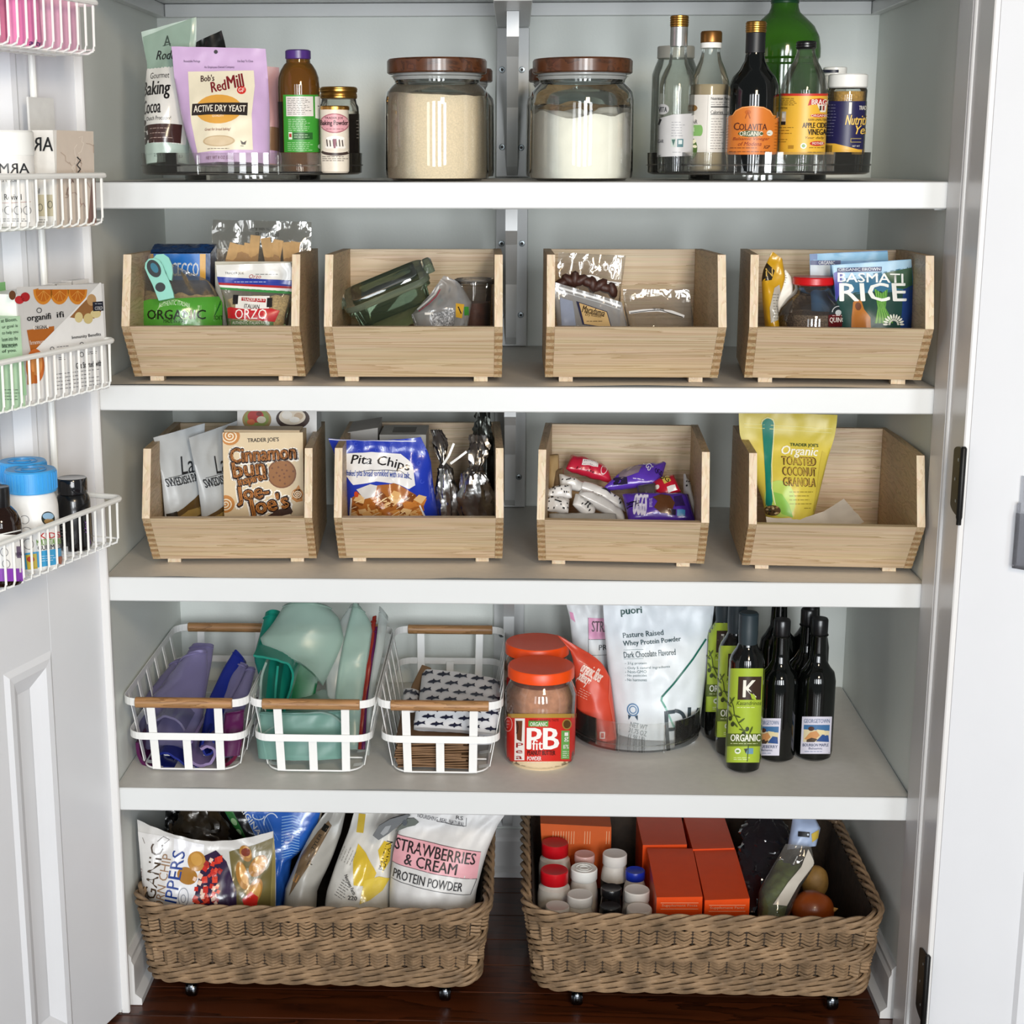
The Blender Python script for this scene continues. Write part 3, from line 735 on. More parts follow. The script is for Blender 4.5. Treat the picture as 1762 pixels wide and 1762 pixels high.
# ---- glass canisters with wooden lids
def canister(xc, Y, k, fill, lab, seed, wavy=False):
    """k scales the px profile about the jar foot for the far pair"""
    pr = [(80, 131), (74, 133), (73, 142), (80, 149), (87, 158), (89, 172), (89, 296), (87, 305), (80, 309)]
    rd = Round(xc, Y, pr) if k == 1 else None
    if rd is None:
        f = Round(752, .098, pr); c = aty(xc, 250, Y); rd = f; rd.cx, rd.cy = c.x, Y
    dz = (ZA+.0016)-rd.z0; rd.pr = [(r, z+dz) for r, z in rd.pr]; rd.z0 += dz; rd.z1 += dz
    t = thing('glass_canister', lab, 'canister', rd.base(), group='glass canisters with wooden lids')
    part(t, 'jar_glass', rd.mesh(bev=.004, n=56), GLASS)
    zt = rd.z1; R0 = rd.pr[0][0]
    # wooden lid with its clear gasket ring
    part(t, 'lid', MB().lathe([(R0+.003, zt+.004), (R0+.0055, zt+.006), (R0+.0055, zt+.024), (R0+.003, zt+.027), (.0005, zt+.027)], (rd.cx, rd.cy, 0), 64), WALNUT)
    part(t, 'gasket', MB().lathe([(R0-.006, zt-.006), (R0-.0035, zt-.002), (R0-.0035, zt+.0038), (R0-.008, zt+.0038)], (rd.cx, rd.cy, 0), 48, cap=False), clear('silicone gasket', '#dfe3e2', 1, .2, .5))
    # contents
    top = rd.zy(162) if k == 1 else zt-.035
    if wavy: top = rd.zy(192)
    mb = MB(); n, m = 56, 10; prof = [(r-.0035, z) for r, z in rd.pr if z < top-.004][::-1]; vs = []; fs = []
    prof[0] = (prof[0][0], prof[0][1]+.003); prof.append((rd.r(top)-.0035, top))
    def zof(r, a, z, last):
        x, y = r*math.cos(a), r*math.sin(a); h = noise.noise(Vector((x*30, y*30, seed)))
        amp = .011 if wavy else .0035
        return z+(amp*h+(.010*y/.09 if wavy else .004*(-x+y)/.09)) if last else z
    for j, (r, z) in enumerate(prof):
        for i in range(n):
            a = 2*math.pi*i/n; vs.append(Vector((rd.cx+r*math.cos(a), rd.cy+r*math.sin(a), zof(r, a, z, j == len(prof)-1))))
    for j in range(len(prof)-1):
        for i in range(n): fs.append((j*n+i, j*n+(i+1) % n, (j+1)*n+(i+1) % n, (j+1)*n+i))
    b = (len(prof)-1)*n; R1 = prof[-1][0]
    for q in range(1, m):
        r = R1*(1-q/m); k0 = len(vs)
        for i in range(n):
            a = 2*math.pi*i/n; vs.append(Vector((rd.cx+r*math.cos(a), rd.cy+r*math.sin(a), zof(r, a, top, True))))
        for i in range(n): fs.append((b+i, b+(i+1) % n, k0+(i+1) % n, k0+i))
        b = k0
    fs.append(tuple(b+i for i in range(n)))
    part(t, 'contents', mb.add(vs, fs), fill)
    if wavy:   # a scoop of browner flour heaped at the back
        g = MB()
        def hf(u, v):
            a = math.pi*(0.06+0.88*u); r = R1*(0.25+0.72*v); x, y = r*math.cos(a), r*math.sin(a)
            h = .020*math.sin(math.pi*min(1, u*1.02))**.5*(.4+.6*v)+.007*noise.noise(Vector((x*45, y*45, 2)))
            return Vector((rd.cx+x, rd.cy+y, top-.004+h))
        part(t, 'brown_flour', g.grid(hf, 30, 8), FLOURB)
    return t
canister(752, .098, 1, SUGAR, 'glass canister of tan sugar with wooden lid, front left', 1)
canister(1001, .098, 1, FLOUR, 'glass canister of white flour with wooden lid, front right', 2, True)
canister(770, .385, .9, SUGAR, 'glass canister standing behind the tan sugar canister', 3)
canister(986, .385, .9, FLOUR, 'glass canister standing behind the white flour canister', 4)

# ---- left turntable
def pr_cocoa(p):
    p.quad((246, 64), (330, 32), (326, 118), (251, 120), '#8fa596', 0); p.quad((330, 32), (338, 30), (330, 118), (325, 118), '#9db2a4', 0)
    p.quad((251, 119), (331, 116), (322, 252), (248, 250), '#dcd9d2', 0)
    p.quad((258, 219), (318, 218), (316, 250), (262, 250), '#3f2622', 1)
    p.quad((249, 248), (322, 250), (322, 268), (249, 268), '#b6c8bd', 0)
    p.text('A', 283, 62, 295, 80, '#3d4a42', 3, 0.02); p.line([(281, 80), (295, 76)], 1.2, '#3d4a42', 3)
    p.text('Rodelle', 270, 88, 318, 104, '#1e2321', 3, 0.02, .3)
    p.text('Gourmet', 261, 127, 296, 138, '#2c2a29', 3)
    p.text('Baking', 247, 142, 299, 176, '#171515', 3, 0.025); p.text('Cocoa', 248, 176, 285, 200, '#171515', 3, 0.025)
    p.text('Dutch Processed', 258, 205, 302, 212, '#232020', 3, 0.01)
    p.fine(265, 222, 306, 246, 3, '#b89f94', 3)
    for x, y in ((252, 214), (256, 224), (253, 234), (259, 240), (254, 246)): p.ell(x, y, 4.5, 5, '#2b1b17', 2, n=12)
    p.text('25 OZ (700 g)', 272, 268, 318, 275, '#6f7a73', 3)
s = Sheet([(243, 55), (247, 80), (254, 110), (250, 150), (248, 205), (250, 268), (252, 283)], [(338, 30), (338, 70), (331, 118), (330, 160), (325, 220), (325, 283)], (.13, .10), .065, .12, .003, .8, 3)
pouch('cocoa_pouch', 'pale green and white baking cocoa pouch at the left end of the turntable', 'food pouch', s, '#b5c6bb', .35, pr_cocoa, pmat=FOILP)
s = Sheet([(336, 74), (340, 100), (338, 200), (340, 286)], [(381, 52), (390, 84), (392, 200), (388, 286)], (.24, .22), .05, .06, .004, .8, 5)
pouch('coffee_bag', 'glossy black bag peeking out behind the lilac yeast pouch', 'food bag', s, '#0d1110', .2, None, coat=.6)
def pr_yeast(p):
    p.poly([(324, 124), (437, 122), (440, 150), (437, 200), (439, 262), (343, 266), (333, 215), (328, 165)], '#e9dfc4', 0, 6, 4)
    p.ell(372, 90, 3.4, 3.4, '#20181d', 2, n=14)
    p.text('Resealable Package', 317, 104, 345, 109, '#4a3552', 3); p.text('Use Easy To Close', 409, 104, 436, 109, '#4a3552', 3)
    p.text('An Employee-Owned Company', 352, 114, 404, 119, '#4a3552', 3)
    p.text("Bob's", 347, 130, 370, 142, '#3b1a1c', 3, 0.03, rot=-4)
    p.text('Red', 366, 141, 391, 161, '#7c1c22', 3, 0.035, rot=-12); p.text('Mill', 393, 130, 420, 154, '#7c1c22', 3, 0.035, rot=-12)
    p.ell(418, 158, 7.5, 7.5, '#cf2a22', 2); p.text('GF', 413, 154, 423, 162, '#f5e8dc', 4, .02)
    p.ell(381, 193, 40, 26, '#dfa345', 1); p.rect(349, 178, 414, 206, '#dfa345', 1)
    p.quad((335, 183), (430, 181), (430, 204), (334, 203), '#2b2320', 2)
    p.text('ACTIVE DRY YEAST', 338, 186, 427, 198, '#f3ead8', 4, .02)
    p.text('QUALITY', 371, 204, 391, 208, '#f3ead8', 3)
    p.text('Great for bread baking!', 358, 226, 403, 232, '#8a3b25', 3, 0.01, .3)
    p.ell(382, 248, 28, 9.5, '#c9b08a', 1); p.ell(382, 248, 25, 7.5, '#d9c39f', 2)
    p.fine(362, 259, 404, 263, 1, '#5b4335', 3)
    p.poly([(419, 247), (424, 251), (429, 247), (427, 254), (421, 254)], '#2b2320', 3); p.fine(419, 255, 428, 258, 1, '#2b2320', 3)
    p.text('NET WT 8 OZ (227g)', 359, 273, 407, 280, '#7d4a63', 3, .01)
s = Sheet([(295, 80), (300, 133), (308, 180), (318, 225), (337, 283)], [(457, 84), (461, 133), (464, 185), (464, 230), (464, 283)], (.075, .045), .06, .14, .0022, .85, 9)
pouch('yeast_pouch', 'lilac active dry yeast pouch with cream front panel', 'food pouch', s, '#c8a9cf', .38, pr_yeast, nu=34, nv=40)
s = Sheet([(452, 114), (450, 200), (450, 286)], [(480, 116), (486, 200), (482, 286)], (.16, .14), .05, .1, .002, .8, 12)
pouch('pink_pouch', 'pink and brown pouch half hidden between yeast pouch and juice bottle', 'food pouch', s, '#c99a9a', .4,
      lambda p: (p.quad((455, 222), (484, 222), (482, 262), (455, 262), '#8c6a4e', 1), p.rect(455, 262, 482, 284, '#c6a3c6', 1)))
rd = Round(514.5, .10, [(20.5, 102), (21, 108), (25, 112), (31, 122), (35, 134), (36, 150), (35.5, 200), (35.5, 262), (34, 268), (33, 272)], TZ)
b = bottle('juice_bottle', 'amber juice bottle with purple cap and green label', rd, AMBER, cap=([(19, 86), (22, 88), (22, 101), (21, 103)], mat('purple cap', '#4a2a78', .3), 0), liquid=(118, mat('amber juice', '#9a6a22', .25, 0, .25, 20, coat=.5)))
p = Print(rd); p.rect(488, 163, 560, 262, '#3f9a35', 0); p.rect(493, 166, 538, 200, '#e4ddd6', 1); p.fine(495, 168, 536, 198, 10, '#6d6a66', 2)
p.quad((541, 166), (558, 166), (558, 208), (541, 203), '#f1efe6', 1); p.text('V', 545, 182, 557, 192, '#2a2a28', 3, .02); p.fine(496, 204, 534, 226, 7, '#bfe0b4', 2)
p.rect(503, 228, 536, 240, '#225c22', 1); p.rect(496, 227, 502, 240, '#d9e8d0', 1); p.rect(497, 230, 501, 236, '#b2382a', 2); p.fine(505, 230, 534, 238, 2, '#bfe0b4', 2); p.fine(494, 244, 540, 260, 5, '#a7d49b', 2)
p.ell(548, 252, 4, 4, '#d9e8d0', 2, n=12); p.rect(479, 175, 487, 262, '#17130c', 0, n=4); p.build(b)
# jar behind and tin in front
rd = Round(583.5, .20, [(29, 168), (30, 172), (31, 178), (34, 184), (34.5, 196), (34.5, 262), (33, 272)], TZ)
b = bottle('mason_jar', 'glass jar with gold screw lid behind the baking powder tin', rd, GLASS, 'jar', cap=([(30, 150), (32, 152), (32, 158), (30.5, 160), (31.5, 163), (31.5, 170)], GOLD, 2), lid='screw_lid')
p = Print(rd); p.rect(600, 196, 634, 268, '#1b1614', 0); p.fine(612, 205, 620, 240, 6, '#a79f94', 2); p.build(b)
part(b, 'contents', rd.mesh(shrink=.003, ztop=rd.zy(192)), mat('pale sugar', '#d9d2c6', .8))
rd = Round(576, .075, [(23, 186), (24.5, 188), (24.5, 278), (24, 282)], TZ)
b = thing('baking_powder_tin', 'cream and pink baking powder tin with gold rim', 'tin', rd.base())
part(b, 'tin_body', rd.mesh(), mat('cream tin', '#e7dccb', .4)); c = Round(576, .075, [(24, 182.5), (25.2, 184), (25.2, 189), (24, 190)]); part(b, 'lid', c.mesh(bev=.0006), GOLD)
p = Print(rd); p.ell(576, 212, 25, 17, '#b46f78', 0); p.ell(576, 212, 23, 15, '#e2a5ac', 1); p.text('TRADER JOE', 560, 201, 590, 206, '#4a2024', 3, .01); p.text('Baking Powder', 553, 207, 598, 218, '#2b1417', 3, .025); p.fine(562, 220, 592, 224, 1, '#7d3b42', 3)
p.ell(577, 253, 17, 5, '#f4efe6', 1); p.rect(562, 238, 592, 252, '#efe6da', 1); p.ell(577, 238, 15, 4, '#f9f5ee', 2)
for k in range(6): p.line([(563+k*5, 240+(k % 2)), (564+k*5, 252)], 1.6, '#3b2a27', 3)
p.poly([(573, 239), (579, 239), (577, 255), (574, 255)], '#7a1f3c', 4); p.ell(577, 262, 24, 6, '#453430', 1); p.ell(577, 259, 21, 4, '#e7dccb', 2); p.fine(555, 268, 598, 278, 3, '#453430', 2); p.build(b)

# ---- right turntable
rd = Round(1161, .30, [(30, 100), (32, 106), (36, 116), (40, 128), (40, 262), (38, 268)], TZ)
bottle('clear_bottle', 'large clear bottle with white lid behind the silver-necked vinegar', rd, GLASSD, cap=([(31, 80), (32, 82), (32, 101)], clear('frosted cap', '#dcdcd8', .6, .3, .75, '#dcdad2'), 0))
rd = Round(1178 - 12, .105, [(14.5, 46), (14, 80), (15, 100), (17, 110), (24, 122), (29, 134), (31, 150), (31, 266), (30, 272)], TZ)
b = bottle('white_vinegar_bottle', 'clear vinegar bottle with gold cap and silver neck', rd, GLASSD, cap=([(14, 27), (15.5, 28), (15.5, 47)], GOLD, 4), neck=([(15, 47), (15, 80)], SILVERF))
p = Print(rd); p.poly([(1135, 204), (1160, 197), (1197, 195), (1197, 268), (1135, 270)], '#c9c8c8', 0, 6, 4); p.ell(1142, 188, 11, 9, '#c9c8c8', 0); p.text('VITA', 1136, 184, 1150, 193, '#33353c', 3, .02); p.fine(1158, 208, 1180, 236, 6, '#8d8d92', 2); p.text('EGAR', 1135, 240, 1146, 246, '#33353c', 3)
p.rect(1158, 238, 1166, 253, '#b9c3bb', 2); p.poly([(1159, 240), (1165, 240), (1162, 251)], '#2f5e52', 3); p.rect(1168, 239, 1178, 253, '#3c6f74', 2); p.rect(1170, 241, 1176, 248, '#c9d4d2', 3); p.line([(1140, 205), (1136, 215)], 4, '#26262c', 2); p.fine(1161, 260, 1176, 264, 1, '#8d8d92', 2); p.build(b)
rd = Round(1221, .115, [(16, 84), (16, 92), (19, 104), (26, 120), (32, 138), (35, 150), (35, 264), (33, 270)], TZ)
b = bottle('rice_vinegar_bottle', 'rice vinegar bottle with bronze cap and nutrition label', rd, GLASSD, cap=([(17, 54), (18.5, 57), (18.5, 72), (18.5, 74)], BRONZE, 0), liquid=(146, mat('pale rice vinegar', '#b5a182', .2, 0, .1, 10, coat=.6)), neck=([(18, 74), (18, 83)], WHITEP))
p = Print(rd); p.rect(1178, 163, 1262, 262, '#dad5cd', 0); p.line([(1219, 163), (1219, 262)], .8, '#b9b4ac', 1)
p.text('Nutrition Facts', 1224, 167, 1256, 172, '#1d1c1b', 3, .03); p.fine(1224, 174, 1252, 182, 2, '#5b5957', 2); p.line([(1224, 184), (1240, 184), (1254, 184)], 2, '#1d1c1b', 2); p.text('Calories', 1224, 190, 1244, 196, '#1d1c1b', 3, .02); p.line([(1224, 197), (1240, 197), (1254, 197)], 1, '#1d1c1b', 2); p.fine(1225, 202, 1248, 258, 12, '#77736f', 2)
p.ell(1193, 186, 9, 6, '#8e6a3c', 1); p.fine(1187, 184, 1199, 188, 1, '#d7c6a6', 2); p.text('ICE', 1184, 196, 1196, 203, '#2c2b29', 3); p.text('EGAR', 1186, 206, 1203, 213, '#2c2b29', 3); p.rect(1184, 215, 1208, 234, '#7fae62', 1); p.ell(1208, 224.5, 4, 9.5, '#7fae62', 1); p.text('RICE', 1188, 220, 1199, 226, '#e8efd9', 3)
p.ell(1189, 256, 15, 21, '#4e6b2d', 1)
for k in range(12): p.ell(1184+(k*5) % 17, 242+(k*7) % 20, 3.6, 2.6, '#e8e2c0', 2, rot=k*37, n=10, rings=1)
p.build(b)
rd = Round(1297, .055, [(16, 58), (16, 92), (18, 105), (26, 120), (36, 132), (42.5, 148), (43.5, 168), (43.5, 262), (41, 271)], TZ)
b = bottle('balsamic_bottle', 'dark balsamic vinegar bottle with gold cap and orange label', rd, DARKGL, cap=([(16, 37), (17.5, 39), (17.5, 57)], GOLD, 4), neck=([(16.8, 57), (16.8, 91)], mat('black neck foil', '#16171a', .45)))
p = Print(rd); a = [(1253, 266), (1253, 201), (1263, 198), (1268, 190), (1279, 184), (1297, 182), (1315, 184), (1326, 190), (1331, 198), (1342, 201), (1342, 266)]
p.poly([(x, y) for x, y in a], '#d77a2c', 0, 8, 3); p.rect(1245, 203, 1253, 266, '#d77a2c', 0); p.rect(1341, 203, 1349, 266, '#d77a2c', 0)
p.line([(1253, 202), (1264, 199), (1269, 191), (1280, 185), (1297, 183), (1314, 185), (1325, 191), (1330, 199), (1341, 202)], 1.2, '#f0b271', 2)
p.ell(1289, 193, 5, 4, '#c2631c', 1); p.line([(1285, 204), (1289, 192), (1293, 204)], 1.5, '#a34f12', 2)
p.text('C', 1267, 211, 1276, 224, '#4e1d17', 3, .02); p.text('OLAVITA', 1276, 213, 1321, 224, '#4e1d17', 3, .02); p.ell(1295, 230, 21, 5.5, '#41542e', 1); p.text('ORGANIC', 1277, 226, 1314, 234, '#efe6cf', 3, .02); p.ell(1326, 229, 5, 5, '#e6e4d6', 2, n=14); p.fine(1322, 228, 1330, 231, 1, '#4b6a3b', 3)
p.text('Balsamic Vinegar', 1266, 236, 1326, 243, '#8a2d1a', 3, 0, .3); p.text('of Modena', 1275, 244, 1313, 251, '#8a2d1a', 3, 0, .3); p.fine(1262, 253, 1312, 256, 1, '#4e1d17', 3); p.text('IGP', 1317, 250, 1327, 256, '#4e1d17', 3, .02, .3); p.fine(1261, 259, 1331, 263, 1, '#4e1d17', 3)
p.fine(1254, 214, 1259, 258, 9, '#8a4a1c', 3, ragged=0); p.fine(1334, 210, 1339, 258, 9, '#8a4a1c', 3, ragged=0); p.build(b)
rd = Round(1347, .285, [(23, 5), (24, 14), (27, 22), (38, 32), (52, 46), (61, 64), (64, 84), (64, 100), (61, 104), (61, 110), (64, 114), (64, 258), (60, 268)], TZ)
bottle('oil_jug', 'big green oil jug behind the balsamic bottle', rd, GREENGL, cap=([(22, -16), (24, -13), (24, 7)], mat('dark green cap', '#1d4a2c', .35), 3))
rd = Round(1384, .07, [(15, 84), (16, 92), (20, 104), (27, 116), (34, 130), (39, 146), (40, 158), (40, 262), (38, 270)], TZ)
b = bottle('cider_vinegar_bottle', 'apple cider vinegar bottle with black cap and yellow label', rd, GLASSD, cap=([(15.5, 71), (17, 73), (17, 83), (16, 85)], BLACKP, 3))
p = Print(rd); p.rect(1336, 161, 1432, 266, '#e8b53c', 0); p.rect(1336, 161, 1432, 165, '#c9352a', 1); p.fine(1344, 168, 1374, 182, 5, '#6f5218', 2); p.text('NUTRITION', 1344, 184, 1358, 188, '#4a3610', 3); p.rect(1343, 192, 1356, 214, '#d9d4c4', 1); p.rect(1343, 209, 1356, 215, '#2b2a2a', 2); p.rect(1350, 195, 1354, 203, '#efece2', 2); p.fine(1344, 217, 1370, 232, 3, '#6f5218', 2); p.fine(1344, 238, 1362, 246, 2, '#6f5218', 2); p.rect(1362, 250, 1371, 256, '#b0822a', 2)
p.poly([(1391, 182), (1394, 171), (1410, 169), (1430, 173), (1430, 184), (1410, 180), (1398, 180)], '#c22f2a', 1); p.text('BRAGG', 1397, 171, 1428, 180, '#f7efe2', 3, .03); p.poly([(1406, 180), (1422, 180), (1420, 193), (1412, 193)], '#f3ead8', 2); p.rect(1410, 182, 1413, 190, '#3d2c28', 3); p.rect(1415, 182, 1418, 190, '#a8473b', 3)
p.ell(1410, 199, 14, 3, '#c22f2a', 1); p.text('ORGANIC', 1397, 197, 1425, 201, '#f7efe2', 3, .02); p.text('RAW-UNFILTERED', 1393, 204, 1427, 208, '#4a3610', 3)
p.text('APPLE CIDER', 1384, 211, 1428, 220, '#1f1714', 3, .04); p.text('VINEGAR', 1393, 222, 1428, 232, '#1f1714', 3, .04); p.text('Your daily', 1389, 235, 1420, 240, '#3a2a14', 3, 0, .2); p.ell(1409, 247, 12, 4.2, '#c22f2a', 1); p.text('MOTHER', 1401, 244.5, 1419, 249, '#f7efe2', 3, .02); p.fine(1396, 252, 1424, 256, 1, '#4a3610', 3); p.ell(1387, 251, 5, 5, '#e8efe2', 2, n=14); p.ell(1387, 251, 3, 3, '#7ea04c', 3, n=12); p.fine(1394, 260, 1424, 264, 1, '#4a3610', 3); p.build(b)
rd = Round(1456, .115, [(32, 152), (33.5, 156), (33, 170), (33, 258), (31, 268)], TZ)
b = bottle('nutritional_yeast_jar', 'nutritional yeast jar with white lid and navy label', rd, GLASS, 'jar', cap=([(31, 128), (33.5, 130), (33.5, 150), (32, 152)], WHITEP, 0), liquid=(158, mat('yeast flakes', '#b58a3f', .8, 0, .3, 260, .5, 300), 'yeast_flakes'), lid='screw_lid')
p = Print(rd); p.rect(1415, 174, 1500, 266, '#22204c', 0); p.poly([(1415, 246), (1440, 247), (1460, 252), (1478, 257), (1500, 258), (1500, 266), (1415, 266)], '#e0ad3e', 1, 4, 3); p.fine(1425, 178, 1440, 236, 11, '#7d7b98', 2)
p.text('TRADER', 1476, 182, 1493, 189, '#e6e1d4', 3, .02); p.line([(1462, 176), (1462, 196)], 4.5, '#e6e1d4', 1); p.text('Nutritional', 1455, 198, 1510, 215, '#ecc35a', 3, .02, .3); p.text('Yeast', 1472, 216, 1506, 231, '#ecc35a', 3, .02, .3); p.rect(1465, 238, 1482, 245, '#b5a35c', 2); p.rect(1466, 239, 1482, 244, '#22204c', 3); p.text('NET WT', 1468, 250, 1480, 253, '#e6e1d4', 3)
for k in range(8): p.line([(1420+k*2.2, 250), (1420+k*2.2, 262)], 1.1, '#1a1712', 3)
p.build(b)
rd = Round(1433, .25, [(18, 131), (20, 140), (20, 258), (19, 268)], TZ)
b = bottle('white_bottle', 'white bottle with navy-ringed cap behind the yeast jar', rd, WHITEP, cap=([(18.5, 116), (20, 117), (20, 131)], WHITEP, 0)); p = Print(Round(1433, .25, [(20, 117), (20, 131)])); p.rect(1410, 120, 1456, 125, '#1c2136', 1); p.build(b, 'cap_ring')
# ================================================================== contents of the bins on the second shelf
FILM = clear('clear bag film', '#eceae6', 1.6, 0.06, 0.10, '#d8d6d0', 1.5, 0.5, 16)
FILMH = clear('milky bag film', '#e6e6e6', 1.3, 0.12, 0.34, '#dcdcdc', 1.5, 0.45, 18)
ZBF = ZB+.0225                                    # floor inside the bins
def flr(x, Y, z): return proj((aty(x, 600, Y).x, Y, z))
def fill_sheet(t, sh, name, material, v0, v1=1.0, k=.8, u0=.06, u1=.94, wavy=.05, nu=22, nv=12):
    """loose food lying in the lower part of a see-through bag"""
    mb = MB()
    def f(side):
        def g(u, v):
            uu = u0+(u1-u0)*u; vt = v0+wavy*noise.noise(Vector((u*6, sh.seed, 3.3))); vv = vt+(v1-vt)*v
            q = sh.flat(uu, vv); e = min(1, v*3.5)**.5
            th = sh.thick(uu, vv)*k*e*side+.0016*noise.noise(Vector((u*40, v*40, side)))
            return q+sh.n*th
        return g
    mb.grid(f(1), nu, nv); mb.grid(f(-1), nu, nv, flip=True)
    return part(t, name, mb, material)
def clear_bag(name, label, sh, film, prints=None, cat='food bag', food=None, pmat=None, group=None):
    t = thing(name, label, cat, sh.base(), group=group); part(t, 'bag_film', sh.mesh(30, 34), film, angle=70)
    if food: fill_sheet(t, sh, *food)
    if prints: p = Print(sh); prints(p); p.build(t, material=pmat or FOILP)
    return t
PASTA = mat('dry pasta', '#d2b680', .7, 0, .35, 130, .8, 150)
PASTAL = mat('orzo grains', '#d8bd86', .7, 0, .35, 320, .8, 330)

# ---- bin 1
def pr(p):
    p.rect(362, 424, 366, 640, '#d9a23a', 1)
    p.rect(262, 437, 345, 482, '#1a6fc4', 0); p.rect(344, 437, 354, 482, '#d9a23a', 1); p.rect(259, 437, 264, 482, '#d9a23a', 1)
    p.text('CECCO', 296, 452, 342, 475, '#e9eef4', 3, .02); p.text('DE', 270, 452, 288, 475, '#e9eef4', 3, .02)
s = Sheet([(258, 436), (258, 628)], [(362, 436), (361, 628)], (.155, .150), 0)
t = thing('pasta_box', 'blue and gold pasta packet behind the mint clip', 'food packet', s.base())
mb = MB(); dv = Vector((0, .055, 0)); c = s.c; tp = Vector((0, .012, .013))
vs = [c[0], c[1], c[3], c[2], c[0]+dv+tp, c[1]+dv+tp, c[3]+dv, c[2]+dv]
part(t, 'packet', mb.add(vs, [(0, 1, 2, 3), (7, 6, 5, 4), (0, 4, 5, 1), (1, 5, 6, 2), (2, 6, 7, 3), (3, 7, 4, 0)]), mat('navy packet film', '#123a6b', .25, 0, .3, 60, .6, 60, coat=.4), smooth=False)
c0 = s.c[0]; c1 = s.c[1]
part(t, 'crimped_top', MB().grid(lambda u, v: c0.lerp(c1, u)+Vector((0, .002+.052*v, .0015+.012*v+.006*math.sin(math.pi*v)*(.5+.9*noise.noise(Vector((u*7, v*5, 4)))))), 18, 10), mat('navy packet film', '#123a6b'))
p = Print(s, .0006); pr(p); p.build(t, material=FOILP)
def pr(p):
    p.poly([(236, 521), (262, 515), (300, 514), (340, 512), (383, 510), (383, 560), (384, 600), (240, 600)], '#4f9a34', 0)
    p.text('ORGANIC', 259, 533, 359, 549, '#16240f', 4, .035); p.text('MADE IN ITALY', 289, 549, 330, 555, '#16240f', 3)
    p.ring(306, 556, 34, 40, 1.2, '#a9cf8d', 2, 190, 350); p.text('AUTHENTIC ITALIAN', 280, 522, 333, 530, '#d6e8c6', 3, arc=5); p.text('ARTISAN', 345, 525, 352, 556, '#b9d99c', 3)
    for k in range(5): p.line([(372+k*2, 545-k*5), (380, 522-k)], 1.4, '#1f5a22', 2)
    p.ring(325, 541, 7, 7, 1.6, '#b9d99c', 5); p.text('IOIT', 372, 543, 384, 550, '#16240f', 3)
s = Sheet([(258, 436), (244, 470), (236, 520), (238, 560), (244, 630)], [(330, 470), (362, 484), (383, 520), (384, 570), (380, 630)], (.10, .085), .075, .05, .0035, .8, 21)
clear_bag('pasta_bag', 'clear pasta bag with green organic band, closed by the mint clip', s, FILM, pr, food=('pasta', PASTA, .34, 1, .9))
# mint bag clip
MINT = mat('mint plastic', '#8fcfc0', .35, 0, .03, 30); RUB = mat('dark rubber pad', '#2b3033', .6)
c = Sheet([(250, 432), (250, 520)], [(303, 432), (303, 520)], (.055, .035), 0)
t = thing('bag_clip', 'mint green bag clip with black grips on the pasta bag', 'bag clip', tuple(c.at(288, 517, 0)))
def slab(outline, off0, off1, sh=c):
    n = len(outline); a = [sh.at(x, y, off0) for x, y in outline]; b = [sh.at(x, y, off1) for x, y in outline]
    return MB().add(a+b, [tuple(range(n))[::-1], tuple(range(n, 2*n))]+[(i, (i+1) % n, n+(i+1) % n, n+i) for i in range(n)])
def oval(cx, cy, rx, ry, rot=0, n=20, a0=0):
    r = math.radians(rot); return [(cx+rx*math.cos(q)*math.cos(r)-ry*math.sin(q)*math.sin(r), cy+rx*math.cos(q)*math.sin(r)+ry*math.sin(q)*math.cos(r)) for q in (2*math.pi*i/n+a0 for i in range(n))]
out = [(250, 462), (251, 453), (257, 446), (266, 445), (275, 449), (281, 458), (285, 470), (290, 480), (294, 490), (299, 505), (300, 513), (274, 518), (269, 505), (263, 490), (256, 476)]
part(t, 'front_jaw', slab(out, -.004, .004), MINT, smooth=False)
out = [(262, 444), (268, 437), (280, 436), (289, 442), (294, 453), (296, 468), (294, 482), (289, 480), (284, 466), (276, 450)]
part(t, 'rear_jaw', slab(out, -.012, -.005), MINT, smooth=False)
part(t, 'loop_pad', slab(oval(266, 463, 16, 11, 62), .0042, .0052), RUB, smooth=False); part(t, 'painted_hole', slab(oval(267, 462, 9.5, 5.5, 58), .0054, .0058), mat('clip hole shade blue', '#2c6f86', .5), smooth=False)  # solid blue oval painted as the shaded opening of the loop
part(t, 'grip_dot', slab(oval(277, 495, 8.5, 8), .0042, .0056), RUB, smooth=False)
